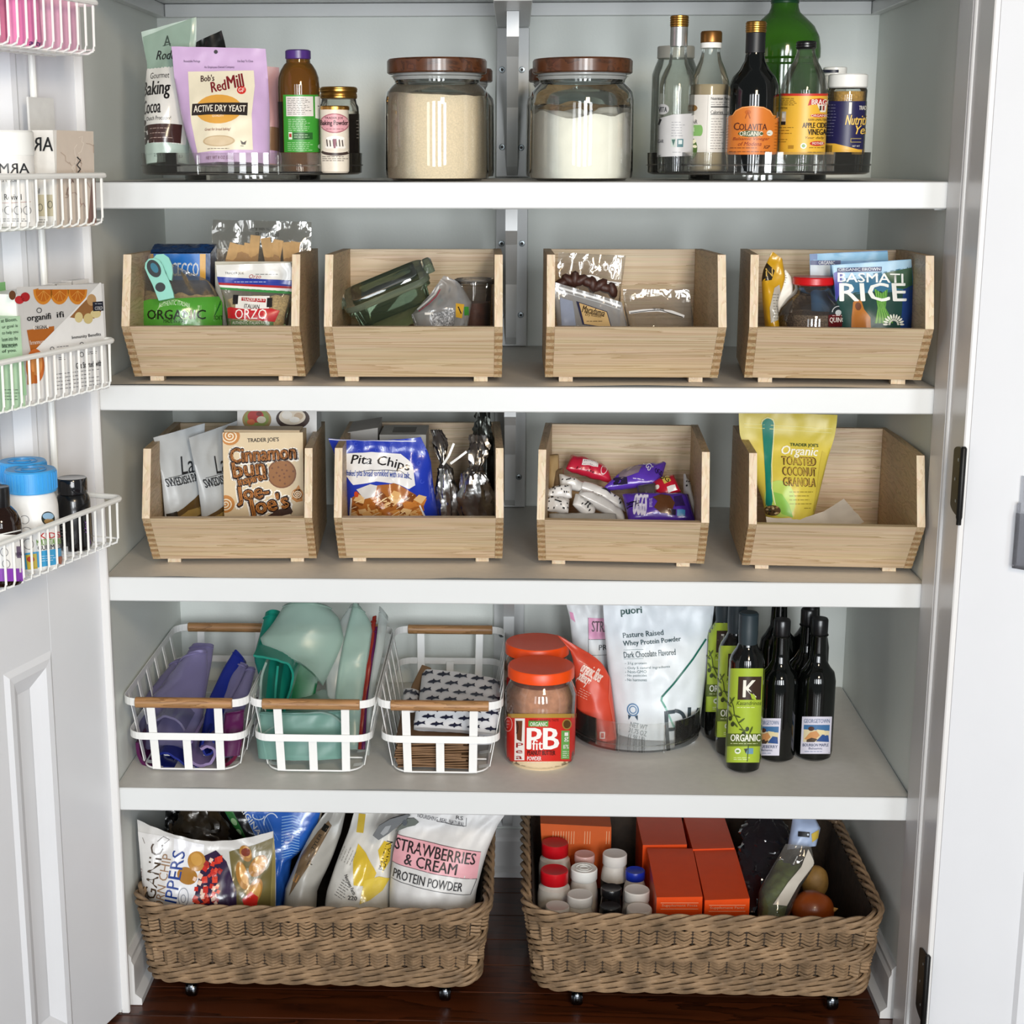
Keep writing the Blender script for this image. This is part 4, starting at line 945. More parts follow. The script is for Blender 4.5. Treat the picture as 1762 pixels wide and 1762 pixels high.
def pr(p):
    p.quad((372, 455), (500, 452), (508, 482), (374, 478), '#e4e2dc', 0)
    p.quad((372, 476), (509, 483), (509, 493), (374, 486), '#2a3c9c', 1); p.quad((374, 486), (509, 493), (508, 497), (376, 490), '#b0262c', 1); p.quad((376, 490), (508, 497), (506, 502), (378, 494), '#f0ece4', 1); p.quad((378, 494), (506, 501), (506, 506), (380, 498), '#3d8c45', 1)
    p.text('Orzo', 429, 472, 450, 479, '#a3292e', 3, 0, .2, mirror=False); p.fine(404, 482, 480, 488, 1, '#c9d0ee', 3)
    p.text('TRADER JOE', 388, 468, 420, 473, '#2f2d2c', 3); p.fine(440, 470, 486, 474, 1, '#2f2d2c', 3)
    p.rect(408, 509, 466, 531, '#eeeae2', 1); p.rect(403, 507, 412, 523, '#1d1b1c', 2); p.rect(462, 512, 471, 528, '#1d1b1c', 2); p.quad((418, 511), (460, 514), (460, 520), (418, 517), '#b3212a', 3); p.text("TRADER JOE'S", 420, 512, 458, 519, '#f4ece4', 5, .02); p.text('ITALIAN', 424, 523, 450, 530, '#1d1b1c', 4, .02, rot=3)
    p.poly([(393, 530), (398, 528), (425, 531), (470, 530), (484, 534), (476, 553), (440, 549), (394, 547)], '#c11f28', 2); p.text('ORZO', 408, 531, 463, 548, '#f6efe8', 5, 0)
    p.poly([(400, 550), (474, 553), (474, 580), (400, 580)], '#5b7a4c', 1); p.text('AUTHENTIC ITALIAN PASTA', 403, 552, 468, 557, '#e9e6d8', 4)
s = Sheet([(371, 456), (374, 480), (384, 510), (390, 556), (396, 632)], [(503, 452), (510, 480), (508, 500), (498, 540), (488, 632)], (.085, .075), .05, .06, .003, .8, 27)
clear_bag('orzo_bag', 'orzo bag with red banner and blue striped top', s, FILM, pr, food=('orzo', PASTAL, .32, 1, .95))
s = Sheet([(370, 450), (372, 632)], [(505, 450), (505, 632)], (.135, .125), .03, .05, .002, .8, 30)
pouch('cream_packet', 'cream packet showing between the orzo and the clear noodle bag', 'food packet', s, '#d3cfbe', .4, lambda p: (p.fine(392, 470, 480, 476, 1, '#40403a', 3, 2.2),))
def pr(p):
    p.text('BEST BY WHEN UNOPENED', 432, 392, 476, 397, '#3a3934', 3, .01); p.text('SEP 14 2024 R 02301', 440, 400, 480, 408, '#3a3934', 3, .01)
s = Sheet([(367, 378), (364, 400), (366, 430), (369, 470), (372, 628)], [(536, 382), (536, 400), (535, 430), (533, 470), (528, 628)], (.215, .19), .06, .12, .004, .8, 33)
t = clear_bag('noodle_bag', 'tall clear bag of wide noodles at the back of the bin', s, FILM, pr)
for k in range(9):
    x = 405+k*13+random.uniform(-5, 5); y0 = 410+random.uniform(-6, 12); a = aty(x, y0, .205); b_ = aty(x+random.uniform(-35, 35), 560, .195)
    single('noodle', MB().strip([a, (a+b_)/2+Vector((random.uniform(-.01, .01), 0, 0)), b_], lambda i: (random.uniform(-.1, .1), -1, .1), .017, .0015), mat('wide noodle', '#c39a62', .6, 0, .1, 60), tuple(b_), 'wide tan noodle in the tall clear bag behind the orzo', 'noodle', 'noodles in the tall clear bag', smooth=False)

# ---- bin 2: green glass dish with lid, zip bag, plastic tub
GDISH = clear('green tinted dish glass', '#b3c2b0', 1.5, .03, .22, '#6f7f6c')
GRIM = clear('green glass rim', '#c3cfbf', 1.6, .03, .40, '#a3b199')
def rrect(w, d, r, n=6):
    P = []
    for cx, cy, a0 in ((w/2-r, d/2-r, 0), (-w/2+r, d/2-r, 90), (-w/2+r, -d/2+r, 180), (w/2-r, -d/2+r, 270)):
        for i in range(n+1):
            a = math.radians(a0+90*i/n); P.append((cx+r*math.cos(a), cy+r*math.sin(a)))
    return P
def loft(layers, M, cap=(True, True)):
    """layers = [(polygon, z)...]"""
    n = len(layers[0][0]); vs = [M @ Vector((x, y, z)) for P, z in layers for x, y in P]; fs = []
    for j in range(len(layers)-1):
        for i in range(n): fs.append((j*n+i, j*n+(i+1) % n, (j+1)*n+(i+1) % n, (j+1)*n+i))
    if cap[0]: fs.append(tuple(range(n))[::-1])
    if cap[1]: fs.append(tuple(range((len(layers)-1)*n, len(layers)*n)))
    return MB().add(vs, fs)
c = aty(668, 505, .17)
M = Matrix.Translation(c) @ Matrix.Rotation(R_(-21), 4, 'Y') @ Matrix.Rotation(R_(14), 4, 'X') @ Matrix.Rotation(R_(4), 4, 'Z')
t = thing('glass_dish', 'green glass storage dish lying tilted in the bin', 'dish', tuple(c+Vector((0, 0, -.05))))
part(t, 'dish_body', loft([(rrect(.118, .092, .018), -.052), (rrect(.124, .098, .018), -.048), (rrect(.136, .108, .02), 0), (rrect(.150, .122, .022), .002), (rrect(.150, .122, .022), .008)], M, (True, False)), GDISH)
part(t, 'rim', loft([(rrect(.153, .125, .024), .0085), (rrect(.156, .128, .024), .011), (rrect(.156, .128, .024), .017), (rrect(.150, .122, .022), .0195), (rrect(.138, .110, .018), .0185)], M), GRIM)
part(t, 'lid_panel', loft([(rrect(.120, .094, .014), .020), (rrect(.118, .092, .014), .0235), (rrect(.104, .078, .012), .021)], M), GDISH)
for sx in (-1, 1):
    part(t, 'lid_latch', loft([(rrect(.018, .05, .006), .012), (rrect(.018, .05, .006), .024), (rrect(.012, .044, .004), .027)], M @ Matrix.Translation((sx*.081, 0, 0))), GRIM)
s = Sheet([(742, 504), (706, 543), (712, 554), (718, 590)], [(764, 474), (790, 485), (812, 520), (800, 590)], (.10, .09), .05, .05, .006, .8, 41, wfreq=1.6)
t = clear_bag('zip_bag', 'crumpled clear zip bag leaning beside the green glass dish', s, FILMH, lambda p: (p.line([(722, 536), (740, 522), (752, 510), (758, 498)], 1.6, '#a8324a', 2), p.line([(719, 533), (737, 518), (749, 506), (755, 494)], 3, '#e6e6e4', 2), p.poly([(786, 522), (800, 524), (796, 548), (786, 546)], '#c79a34', 2), p.line([(790, 528), (795, 540)], 2, '#2b2320', 3), p.rect(800, 528, 807, 543, '#3f8f3a', 2), p.rect(733, 538, 748, 542, '#e9e4dc', 2)))
part(t, 'seeds', MB().grid(lambda u, v: s.P(.35+.4*u, .55+.25*v, .002+.002*noise.noise(Vector((u*30, v*30, 1)))), 16, 12), mat('silvery seeds', '#8f8f90', .4, .2, .6, 300, 1, 300))
rd = Round(816, .175, [(33, 481), (34, 484), (34, 488), (31, 490), (30, 500), (27, 600), (26, 628)], ZBF)
t = bottle('plastic_tub', 'clear plastic tub with amber contents in the bin corner', rd, clear('clear tub', '#dcdad6', 1.4, .03, .14, '#a39d98'), 'tub', liquid=(520, mat('dried apricots', '#6e3416', .5, 0, .5, 50, .8, 60), 'dried_fruit'))
part(t, 'tub_rim', MB().tube([(rd.cx+rd.pr[0][0]*math.cos(2*math.pi*i/40), rd.cy+rd.pr[0][0]*math.sin(2*math.pi*i/40), rd.z1) for i in range(40)], .0022, 6, closed=True), clear('clear tub rim', '#e6e4e0', 1.8, .03, .35, '#c9c6c2'))
c = aty(660, 560, .13); M = Matrix.Translation(Vector((c.x, .165, ZBF))) @ Matrix.Rotation(R_(3), 4, 'Z')
t = thing('glass_tray', 'low clear glass tray lying under the green dish', 'tray', (c.x, .165, ZBF))
GT = clear('clear tray glass', '#d6d2ca', 1.8, .03, .12, '#8d857a')
part(t, 'tray_body', loft([(rrect(.16, .13, .02), .001), (rrect(.168, .138, .02), .004), (rrect(.182, .152, .024), .052)], M, (True, False)), GT)
part(t, 'tray_rim', MB().tube([M @ Vector((x, y, .053)) for x, y in rrect(.184, .154, .024)], .0022, 6, closed=True), GT)
rd = Round(800, .125, [(27, 556), (28, 558), (28, 566), (26, 568)]); rd.pr = [(r, ZBF+.028-.004*i) for i, (r, z) in enumerate(rd.pr)]; rd.z0 = ZBF
t = thing('teal_lid', 'teal round lid under the zip bag', 'lid', (rd.cx, rd.cy, ZBF)); part(t, 'lid_body', MB().lathe([(.026, ZBF), (.028, ZBF+.002), (.028, ZBF+.05), (.026, ZBF+.054), (.0005, ZBF+.054)], (rd.cx, rd.cy, 0), 28), mat('teal plastic', '#159d90', .35))

# ---- bin 3: three zip bags
DATE = mat('dates', '#3a1f17', .5, 0, .4, 60, 1, 60); NUT = mat('macadamias', '#8f8c90', .6, 0, .25, 80, 1, 80)
s = Sheet([(961, 434), (959, 460), (962, 490), (968, 628)], [(1077, 440), (1073, 470), (1068, 500), (1066, 628)], (.18, .165), .05, .1, .004, .8, 44, wfreq=1.3)
t = clear_bag('date_bag', 'clear resealable bag of dark dates, tallest in its bin', s, FILM, lambda p: (p.poly([(967, 479), (1000, 479), (1004, 474), (1018, 473), (1030, 477), (1034, 482), (1066, 486), (1064, 492), (1020, 490), (967, 486)], '#ecebe9', 2), p.line([(972, 482), (1004, 482), (1012, 477), (1020, 478), (1030, 484), (1060, 488)], 1, '#3b3937', 3), p.text('ZIP TO SEAL', 1008, 480, 1028, 485, '#3b3937', 3, .02)))
for k in range(9):
    q = aty(968+k*10.5+random.uniform(-2, 2), 480+abs(k-2)*2.5+random.uniform(0, 6), .168); single('date', MB().lathe([(.0005, -.015), (.006, -.012), (.0085, -.004), (.0088, .003), (.006, .011), (.0005, .015)], q, 12, M=Matrix.Rotation(1.2+k, 4, 'Y') @ Matrix.Rotation(k, 4, 'Z')), DATE, tuple(q), 'dark dried date inside the tallest clear zip bag', 'date', 'dates in the clear bag')
s = Sheet([(956, 486), (954, 520), (958, 560), (964, 630)], [(1070, 520), (1074, 540), (1080, 560), (1076, 630)], (.10, .09), .05, .05, .004, .8, 47)
clear_bag('macadamia_bag', 'zip bag with tan macadamia label at the front of its bin', s, FILMH, lambda p: (p.line([(956, 493), (990, 503), (1030, 514), (1068, 527)], 3.4, '#dfe0e0', 2), p.line([(957, 499), (990, 509), (1030, 520), (1067, 533)], 1.2, '#b9bcbe', 2), p.quad((991, 518), (1044, 536), (1052, 566), (1001, 558), '#2b2c46', 1), p.quad((996, 521), (1043, 537), (1050, 564), (1004, 557), '#c9a873', 2), p.text('Macadamia', 1001, 529, 1040, 541, '#2a2018', 4, .02, .2, rot=12), p.text('Dry Roasted', 1006, 540, 1034, 546, '#2a2018', 4, 0, .2, rot=8), p.fine(1008, 550, 1044, 555, 1, '#2a2018', 4), p.poly([(963, 512), (985, 518), (990, 560), (966, 560)], '#8b93a6', 1)), food=('nuts', NUT, .5))
s = Sheet([(1072, 498), (1074, 530), (1080, 560), (1086, 630)], [(1186, 498), (1190, 530), (1194, 558), (1186, 630)], (.115, .10), .045, .05, .0035, .8, 50)
clear_bag('nut_bag', 'flat clear zip bag on the right half of its bin', s, FILM, lambda p: (p.line([(1082, 538), (1105, 535), (1130, 534), (1155, 537), (1176, 545)], 5, '#dedcda', 2), p.line([(1084, 539), (1115, 535), (1135, 534), (1174, 546)], 1.2, '#242220', 3), p.text('ZIP TO SEAL', 1122, 530, 1142, 535, '#3b3937', 4, .02), p.poly([(1160, 500), (1178, 499), (1180, 503), (1162, 505)], '#f2f1ef', 2)), food=('nuts', mat('brown nuts', '#4a3229', .5, 0, .5, 90, 1, 90), .56))

# ---- bin 4
s = Sheet([(1329, 433), (1310, 470), (1312, 520), (1316, 560), (1322, 630)], [(1346, 446), (1352, 480), (1338, 520), (1340, 560), (1350, 630)], (.13, .11), .04, .04, .006, .8, 53, wfreq=1.5)
pouch('yellow_bag', 'crumpled yellow snack bag in the left corner of the rice bin', 'food bag', s, '#c99a1e', .3, lambda p: (p.poly([(1308, 462), (1318, 452), (1332, 466), (1326, 482), (1310, 484)], '#2b2419', 1), p.text('N', 1316, 462, 1328, 476, '#d8b25a', 3), p.poly([(1330, 496), (1340, 490), (1350, 545), (1322, 556), (1320, 530)], '#bdb8ac', 1), p.fine(1326, 505, 1340, 550, 9, '#5b564c', 2)), pmat=FOILP, coat=.3)
s = Sheet([(1337, 478), (1336, 500), (1340, 630)], [(1352, 464), (1364, 480), (1362, 630)], (.135, .12), .01, .04, .003, .8, 57)
pouch('nutrition_wrapper', 'white crinkled wrapper with nutrition print by the yellow bag', 'wrapper', s, '#d9d5cc', .4, lambda p: (p.rect(1341, 470, 1356, 490, '#efece4', 1), p.fine(1342, 472, 1355, 488, 4, '#35322e', 2)))
rd = Round(1398, .125, [(33, 488), (32, 497), (36, 504), (46, 514), (56, 530), (60, 545), (60, 600), (57, 628)], ZBF)
t = bottle('quinoa_jar', 'clear quinoa jar with red lid in the rice bin', rd, clear('smoky jar plastic', '#cfccca', 1.7, .02, .10, '#8d8887'), 'jar', cap=([(35, 476), (36.5, 478), (36.5, 488), (35, 490)], mat('red lid', '#c8161d', .3), 0), lid='lid')
part(t, 'quinoa', rd.mesh(shrink=.003, ztop=rd.zy(538)), mat('mixed quinoa', '#9c8b76', .8, 0, .75, 420, 1, 420))
p = Print(rd); p.ell(1440, 537, 14, 14, '#2a3236', 0); p.ring(1440, 537, 10, 10, 1.4, '#c9ced0', 2, 180, 360); p.ell(1440, 538, 5, 5, '#c9ced0', 2, n=14); p.poly([(1424, 542), (1440, 540), (1458, 544), (1461, 552), (1458, 562), (1425, 562)], '#5c1219', 2); p.fine(1430, 541, 1450, 545, 1, '#e6c9c6', 4); p.text('QUINOA', 1426, 546, 1456, 556, '#eee6e0', 5, .02); p.build(t)
def pr(p):
    p.poly([(1395, 437), (1528, 433), (1532, 448), (1400, 450)], '#7fb4d6', 0); p.rect(1394, 448, 1446, 456, '#27346b', 1); p.text('ORGANIC', 1408, 449, 1436, 455, '#dfe6ee', 3, .02); p.rect(1394, 456, 1428, 480, '#b9c6cf', 0); p.rect(1394, 437, 1406, 447, '#39649c', 1)
s = Sheet([(1393, 437), (1394, 480), (1400, 628)], [(1527, 431), (1530, 480), (1524, 628)], (.165, .155), .05, .1, .002, .8, 60)
pouch('rice_pouch', 'pale blue rice pouch behind the brown basmati rice pouch', 'food pouch', s, '#5b8fc0', .4, pr)
def pr(p):
    p.quad((1433, 457), (1568, 447), (1569, 466), (1436, 486), '#a5cbe4', 0); p.poly([(1436, 486), (1470, 474), (1520, 468), (1569, 458), (1570, 470), (1571, 500), (1437, 508)], '#39708f', 0)
    p.poly([(1437, 505), (1571, 498), (1571, 560), (1568, 600), (1446, 600), (1442, 540)], '#22453f', 0); p.poly([(1552, 498), (1571, 490), (1571, 560), (1566, 600), (1540, 600), (1546, 550)], '#1f3f7c', 1); p.poly([(1520, 470), (1569, 460), (1570, 500), (1540, 496)], '#31583f', 1)
    p.quad((1434, 470), (1450, 462), (1446, 500), (1438, 520), '#4a4aa0', 1)
    p.quad((1440, 461), (1517, 459), (1516, 467), (1440, 469), '#233063', 2); p.text('ORGANIC BROWN', 1442, 461, 1514, 466, '#e6ecf2', 4, .02, rot=-1)
    p.text('BASMATI', 1441, 470, 1553, 486, '#eef2f0', 4, .03, rot=1); p.text('RICE', 1444, 487, 1556, 518, '#f2f4f0', 4, .045, rot=0)
    for k in range(16):
        x = 1500+k*2; p.line([(x, 556), (1506+k*.8, 530), (1503+k*1.4, 505-abs(k-8))], 1.6, ('#5d9a3c', '#86b85a', '#3f7a33')[k % 3], 3)
    p.poly([(1465, 520), (1472, 514), (1479, 518), (1482, 532), (1492, 546), (1494, 600), (1460, 600), (1462, 545)], '#b5702a', 2); p.ell(1473, 527, 5, 7, '#6f432d', 3, n=14)
    for k in range(11):
        a = math.radians(180+18*k); p.ell(1532+15*math.cos(a), 558+15*math.sin(a)*.9, 4.4, 1.7, '#eef0e4', 4, rot=math.degrees(a), n=10, rings=1)
        p.ell(1532+8*math.cos(a), 558+8*math.sin(a), 2.2, 1.1, '#eef0e4', 4, rot=math.degrees(a), n=8, rings=1)
s = Sheet([(1431, 456), (1436, 490), (1438, 530), (1442, 560), (1450, 632)], [(1568, 446), (1571, 480), (1572, 530), (1570, 560), (1562, 632)], (.10, .085), .05, .08, .0025, .8, 63)
pouch('basmati_pouch', 'blue and green brown basmati rice pouch', 'food pouch', s, '#7fb0d2', .38, pr, nu=30)
# ================================================================== contents of the snack bins on the third shelf
ZCF = ZC+.0225
def carton(name, label, cat, TL, TR, BR, BL, Y, depth, col, prints=None, topcol=None, group=None, rough=.45, lift=Vector((0, 0, 0)), pm=None):
    """upright carton: front face from px corners at depth(s) Y, running straight back by depth"""
    s = Sheet([TL, BL], [TR, BR], Y, 0); c = s.c; dv = Vector((0, depth, 0))
    t = thing(name, label, cat, s.base(), group=group)
    vs = [c[0], c[1], c[3], c[2], c[0]+dv+lift, c[1]+dv+lift, c[3]+dv, c[2]+dv]
    part(t, 'carton_body', MB().add(vs, [(0, 1, 2, 3), (7, 6, 5, 4), (0, 4, 5, 1), (1, 5, 6, 2), (2, 6, 7, 3), (3, 7, 4, 0)]), mat('card '+col, col, rough, 0, .03, 50), smooth=False)
    if prints: p = Print(s); prints(p); p.build(t, material=pm or PRINT)
    return t, s
def pr(p):
    p.text('Lars', 303, 782, 348, 812, '#22262a', 3, 0, .35, rot=-10); p.line([(286, 822), (320, 812), (350, 805)], .8, '#33383c', 2); p.text('SWEDISH PANCAKES', 281, 814, 366, 828, '#22262a', 3, .02, rot=-13); p.line([(288, 835), (340, 822)], .8, '#33383c', 2)
    p.poly([(285, 890), (300, 876), (330, 850), (352, 846), (352, 905), (286, 905)], '#5c4626', 1); p.poly([(296, 890), (312, 876), (340, 868), (340, 880), (310, 894)], '#a08449', 2); p.poly([(284, 884), (296, 878), (300, 905), (286, 905)], '#2a2218', 2)
s = Sheet([(264, 753), (273, 780), (279, 830), (284, 890), (288, 938)], [(352, 728), (352, 780), (350, 830), (353, 890), (350, 938)], (.125, .20, .125, .185), .036, .12, .003, .8, 71)
pouch('pancake_mix_pouch', 'silver-grey Swedish pancake mix pouch, leftmost in the cookie bin', 'food pouch', s, '#b9bdbf', .32, pr, pmat=FOILP)
def pr(p):
    o = 62
    p.text('Lars', 362, 782, 398, 812, '#22262a', 3, 0, .35, rot=-10); p.line([(348, 822), (380, 812), (405, 806)], .8, '#33383c', 2); p.text('SWEDISH PANCAKES', 344, 814, 424, 829, '#22262a', 3, .02, rot=-15); p.line([(350, 835), (400, 822)], .8, '#33383c', 2)
    p.poly([(349, 890), (364, 876), (390, 852), (408, 848), (408, 905), (350, 905)], '#5c4626', 1); p.poly([(356, 890), (372, 878), (400, 868), (400, 882), (370, 894)], '#a08449', 2)
s = Sheet([(325, 753), (331, 782), (340, 830), (348, 889), (350, 938)], [(408, 724), (408, 780), (408, 830), (408, 890), (406, 938)], (.15, .235, .15, .215), .036, .12, .003, .8, 74)
pouch('pancake_mix_pouch', 'second Swedish pancake mix pouch, right behind the cookie box', 'food pouch', s, '#b5b9bb', .32, pr, pmat=FOILP)
def swirl(p, cx, cy, r, lay=2):
    p.ell(cx, cy, r, r*.95, '#c3813a', lay-1, n=20); P = []
    for i in range(40):
        a = i*.42; rr = r*.85*i/40; P.append((cx+rr*math.cos(a), cy+rr*.9*math.sin(a)))
    p.line(P, max(1.2, r*.13), '#f2e2c4', lay)
def pr(p):
    p.rect(383, 744, 523, 938, '#dcc7a3', 0, n=6)
    swirl(p, 396, 750, 17); swirl(p, 388, 867, 16); swirl(p, 512, 850, 10)
    p.poly([(502, 858), (506, 846), (514, 834), (520, 848), (521, 862), (510, 864)], '#c3813a', 1)
    p.text("TRADER JOE'S", 426, 753, 480, 762, '#2a1c14', 3, .03, rot=-2)
    for t_, b, r in (('Cinnamon', (397, 768, 508, 792), -4), ('bun', (401, 792, 455, 818), -8), ('inspired', (410, 816, 458, 834), -14), ('Joe-', (408, 834, 462, 866), -8), ("Joe's", (428, 852, 496, 888), -12)):
        p.text(t_, b[0]-2, b[1]-1, b[2]+3, b[3]+3, '#fbf6ec', 2, .24, 0, rot=r); p.text(t_, b[0]-.6, b[1]-.4, b[2]+1.6, b[3]+1.6, '#3a2114', 4, .15, 0, rot=r); p.text(t_, *b, '#b9742f', 6, .045, 0, rot=r)
    p.ell(485, 815, 25, 25, '#7a4a26', 2); p.ell(485, 815, 22.5, 22.5, '#92602f', 3)
    for k in range(14):
        a = k*2.4; rr = 4+1.25*k; p.ell(485+rr*math.cos(a), 815+rr*math.sin(a), 1.8, 1.8, '#6f411f', 4, n=8)
    p.poly([(458, 889), (480, 876), (500, 872), (504, 880), (498, 890), (490, 900), (460, 900)], '#3a2215', 3); p.poly([(462, 893), (500, 884), (502, 889), (470, 898)], '#e9d9ba', 4)
t, s = carton('cookie_box', 'tan cinnamon bun cookie carton', 'carton', (383, 744), (521, 744), (524, 938), (387, 938), (.150, .150), .050, '#d8c09a', pr)
part(t, 'top_flap', MB().box(s.c[0].x+.002, s.c[1].x-.006, .153, .198, s.c[0].z+.0004, s.c[0].z+.004), mat('card side', '#b7a07e', .5), smooth=False)
def pr(p):
    p.rect(408, 700, 545, 938, '#e9e6e2', 0, n=4); p.ell(442, 722, 25, 20, '#a58a54', 1); p.ell(442, 720, 21, 16, '#8c9a4a', 2); p.ell(440, 716, 14, 11, '#b8322a', 3); p.ell(450, 722, 8, 6, '#d9cdb4', 4); p.ell(432, 726, 7, 5, '#d06a3a', 4); p.ell(446, 712, 5, 4, '#7a1f1c', 4)
    p.ell(504, 720, 29, 19, '#3a2219', 1); p.ell(503, 717, 23, 14, '#e7d9c4', 2); p.ell(494, 714, 9, 7, '#f2ebe0', 3); p.ell(514, 716, 8, 6, '#cbb193', 3); p.ell(507, 722, 9, 5, '#f2ebe0', 4); p.fine(424, 732, 486, 738, 1, '#5a3a28', 3, 2)
carton('bowl_box', 'white carton printed with two bowls, behind the cookie carton', 'carton', (408, 672), (545, 672), (545, 905), (410, 905), (.26, .26), .07, '#dde2e2', pr)

# ---- bin 6
def pr(p):
    p.poly([(585, 780), (640, 776), (690, 779), (706, 790), (712, 800), (716, 828), (706, 832), (680, 822), (650, 820), (610, 828), (594, 812)], '#eceae8', 1)
    p.text('Pita Chips', 605, 786, 706, 804, '#1d1c20', 4, .03, .1, rot=6, arc=4); p.line([(597, 810), (640, 803), (690, 804), (710, 818)], 1, '#5c5c66', 3); p.text('baked pita bread sprinkled with sea salt', 598, 806, 706, 818, '#2b4aa0', 4, .02, rot=1, arc=3)
    p.poly([(607, 850), (622, 838), (650, 826), (680, 822), (702, 832), (716, 842), (724, 860), (734, 884), (738, 930), (606, 930), (604, 880)], '#a8642a', 2)
    rnd = random.Random(5)
    for k in range(90):
        x = rnd.uniform(611, 726); y = rnd.uniform(832, 896); r = rnd.uniform(6, 13); a = rnd.uniform(0, 3); cc = ('#c98a45', '#a8622a', '#dcab6c', '#7d431a', '#c27a36', '#e0b880')[k % 6]
        if y < 838+abs(x-672)*.22: continue
        p.poly([(x+r*math.cos(a+q)*1.1, y+r*math.sin(a+q)*.75) for q in (0, 1.9, 3.1, 4.6)], cc, 3+(k % 4))
        if k % 3 == 0: p.line([(x-r*.7, y+r*.3), (x+r*.5, y-r*.4)], 1.0, '#f0d6a8', 7)
    p.line([(607, 850), (604, 885), (606, 930)], 3, '#eceae8', 8); p.line([(724, 860), (734, 884), (740, 930)], 2.5, '#eceae8', 8); p.ell(616, 842, 4, 5, '#cf4a22', 8, n=12)
    p.poly([(616, 834), (640, 824), (652, 826), (648, 842), (630, 848)], '#d6d3d0', 6)
    rn = random.Random(9)
    for k in range(70):
        x = rn.uniform(578, 748); y = rn.uniform(762, 885)
        if 590 < x < 716 and y > 776: continue
        p.ring(x, y, 3.2, 3.2, .8, '#4a62d2', 1, rn.uniform(0, 180), rn.uniform(240, 360), 8)
    p.line([(566, 755), (640, 757), (716, 758)], 1.6, '#e4e6ee', 2)
s = Sheet([(565, 754), (575, 780), (584, 805), (594, 850), (598, 890), (604, 935)], [(724, 752), (741, 788), (745, 830), (748, 852), (753, 890), (750, 935)], (.150, .165), .085, .05, .005, .8, 81, sag=4)
pouch('pita_chip_bag', 'royal blue pita chip bag', 'snack bag', s, '#1f38ab', .25, pr, pmat=FOILP, nu=36, nv=40, coat=.3)
FOIL = mat('crumpled silver foil', '#a9a7a4', .22, 1.0, .25, 30, 1.0, 46); FOILD = mat('dark grey foil', '#4d4f4b', .25, .9, .3, 20, 1.0, 34)
def crumple(name, label, cat, path, material, seed, amp=.006, group=None, flat=.6, n=40, body='bag_film', m=26, extra=None):
    """a gathered bag: path = [(x px, y px, half width px)...] top to bottom with depth Y each"""
    vs = []; fs = []; rows = []
    for i in range(m+1):
        x, y, hw, Y = interp(path, i/m); c = aty(x, y, Y); rows.append((c, hw/pxm(c)))
    for i, (c, r) in enumerate(rows):
        for k in range(n):
            a = 2*math.pi*k/n; d = Vector((math.cos(a), math.sin(a)*flat, 0))
            f = noise.noise(Vector((math.cos(a)*2.1+seed, math.sin(a)*2.1, i*.23)))*1.0+.6*(abs(noise.noise(Vector((math.cos(a)*5, math.sin(a)*5+seed, i*.5)))))*2-.3
            vs.append(c+d*max(.0012, r+amp*f*min(1, r/.012))+Vector((0, 0, .4*amp*noise.noise(Vector((k*.6, i*.4, seed))))))
    for i in range(m):
        for k in range(n): fs.append((i*n+k, i*n+(k+1) % n, (i+1)*n+(k+1) % n, (i+1)*n+k))
    fs += [tuple(range(n)), tuple(range(m*n, m*n+n))[::-1]]
    b = rows[-1][0]; t = thing(name, label, cat, tuple(b), group=group); part(t, body, MB().add(vs, fs), material, angle=28); return t
TIE = mat('white twist tie', '#e8e8e4', .4)
t = crumple('foil_bag', 'silver foil bag tied at the neck, next to the pita chips', 'snack bag', [(750, 740, 9, .20), (757, 762, 13, .19), (762, 796, 4, .175), (766, 806, 12, .17), (768, 840, 19, .165), (770, 880, 20, .165), (770, 935, 18, .17)], FOIL, 3)
part(t, 'twist_tie', MB().strip([aty(762, 800, .15), aty(772, 785, .147), aty(781, 763, .15)], lambda i: (0, -1, .1), .004, .001), TIE, smooth=False)
t = crumple('foil_bag', 'larger silver foil bag tied at the neck, in the bin corner', 'snack bag', [(822, 748, 12, .19), (826, 775, 17, .18), (818, 806, 9, .165), (816, 815, 20, .16), (818, 850, 31, .16), (820, 890, 32, .165), (820, 935, 30, .17)], FOIL, 8, .009)
part(t, 'twist_tie', MB().strip([aty(775, 798, .145), aty(790, 787, .142), aty(803, 777, .146)], lambda i: (0, -1, .1), .004, .001), TIE, smooth=False)
crumple('dark_foil_bag', 'tall dark foil bag rising behind the silver foil bags', 'snack bag', [(832, 700, 9, .27), (830, 735, 14, .265), (834, 770, 20, .26), (834, 850, 24, .25), (834, 905, 24, .25)], FOILD, 12, .007)
BOXG = '#8a8580'
carton('grey_carton', 'grey carton with barcode print behind the pita chip bag', 'carton', (598, 744), (650, 736), (650, 915), (600, 915), (.245, .25), .10, '#a8a39c', None, lift=Vector((0, 0, .004)))
t, s = carton('grey_carton', 'grey carton with oval print on top, behind the pita chip bag', 'carton', (653, 748), (733, 748), (732, 915), (654, 915), (.24, .24), .11, '#b5b0a6', None)
c = s.c; f = lambda u, v: c[0]*(1-u)+c[1]*u+Vector((0, .11*v, .0008))
mb = MB(); mb.grid(lambda u, v: f(.25+.5*u, .25+.5*v), 6, 4); part(t, 'label_print', mb, mat('olive print', '#6c665c', .5), smooth=False)

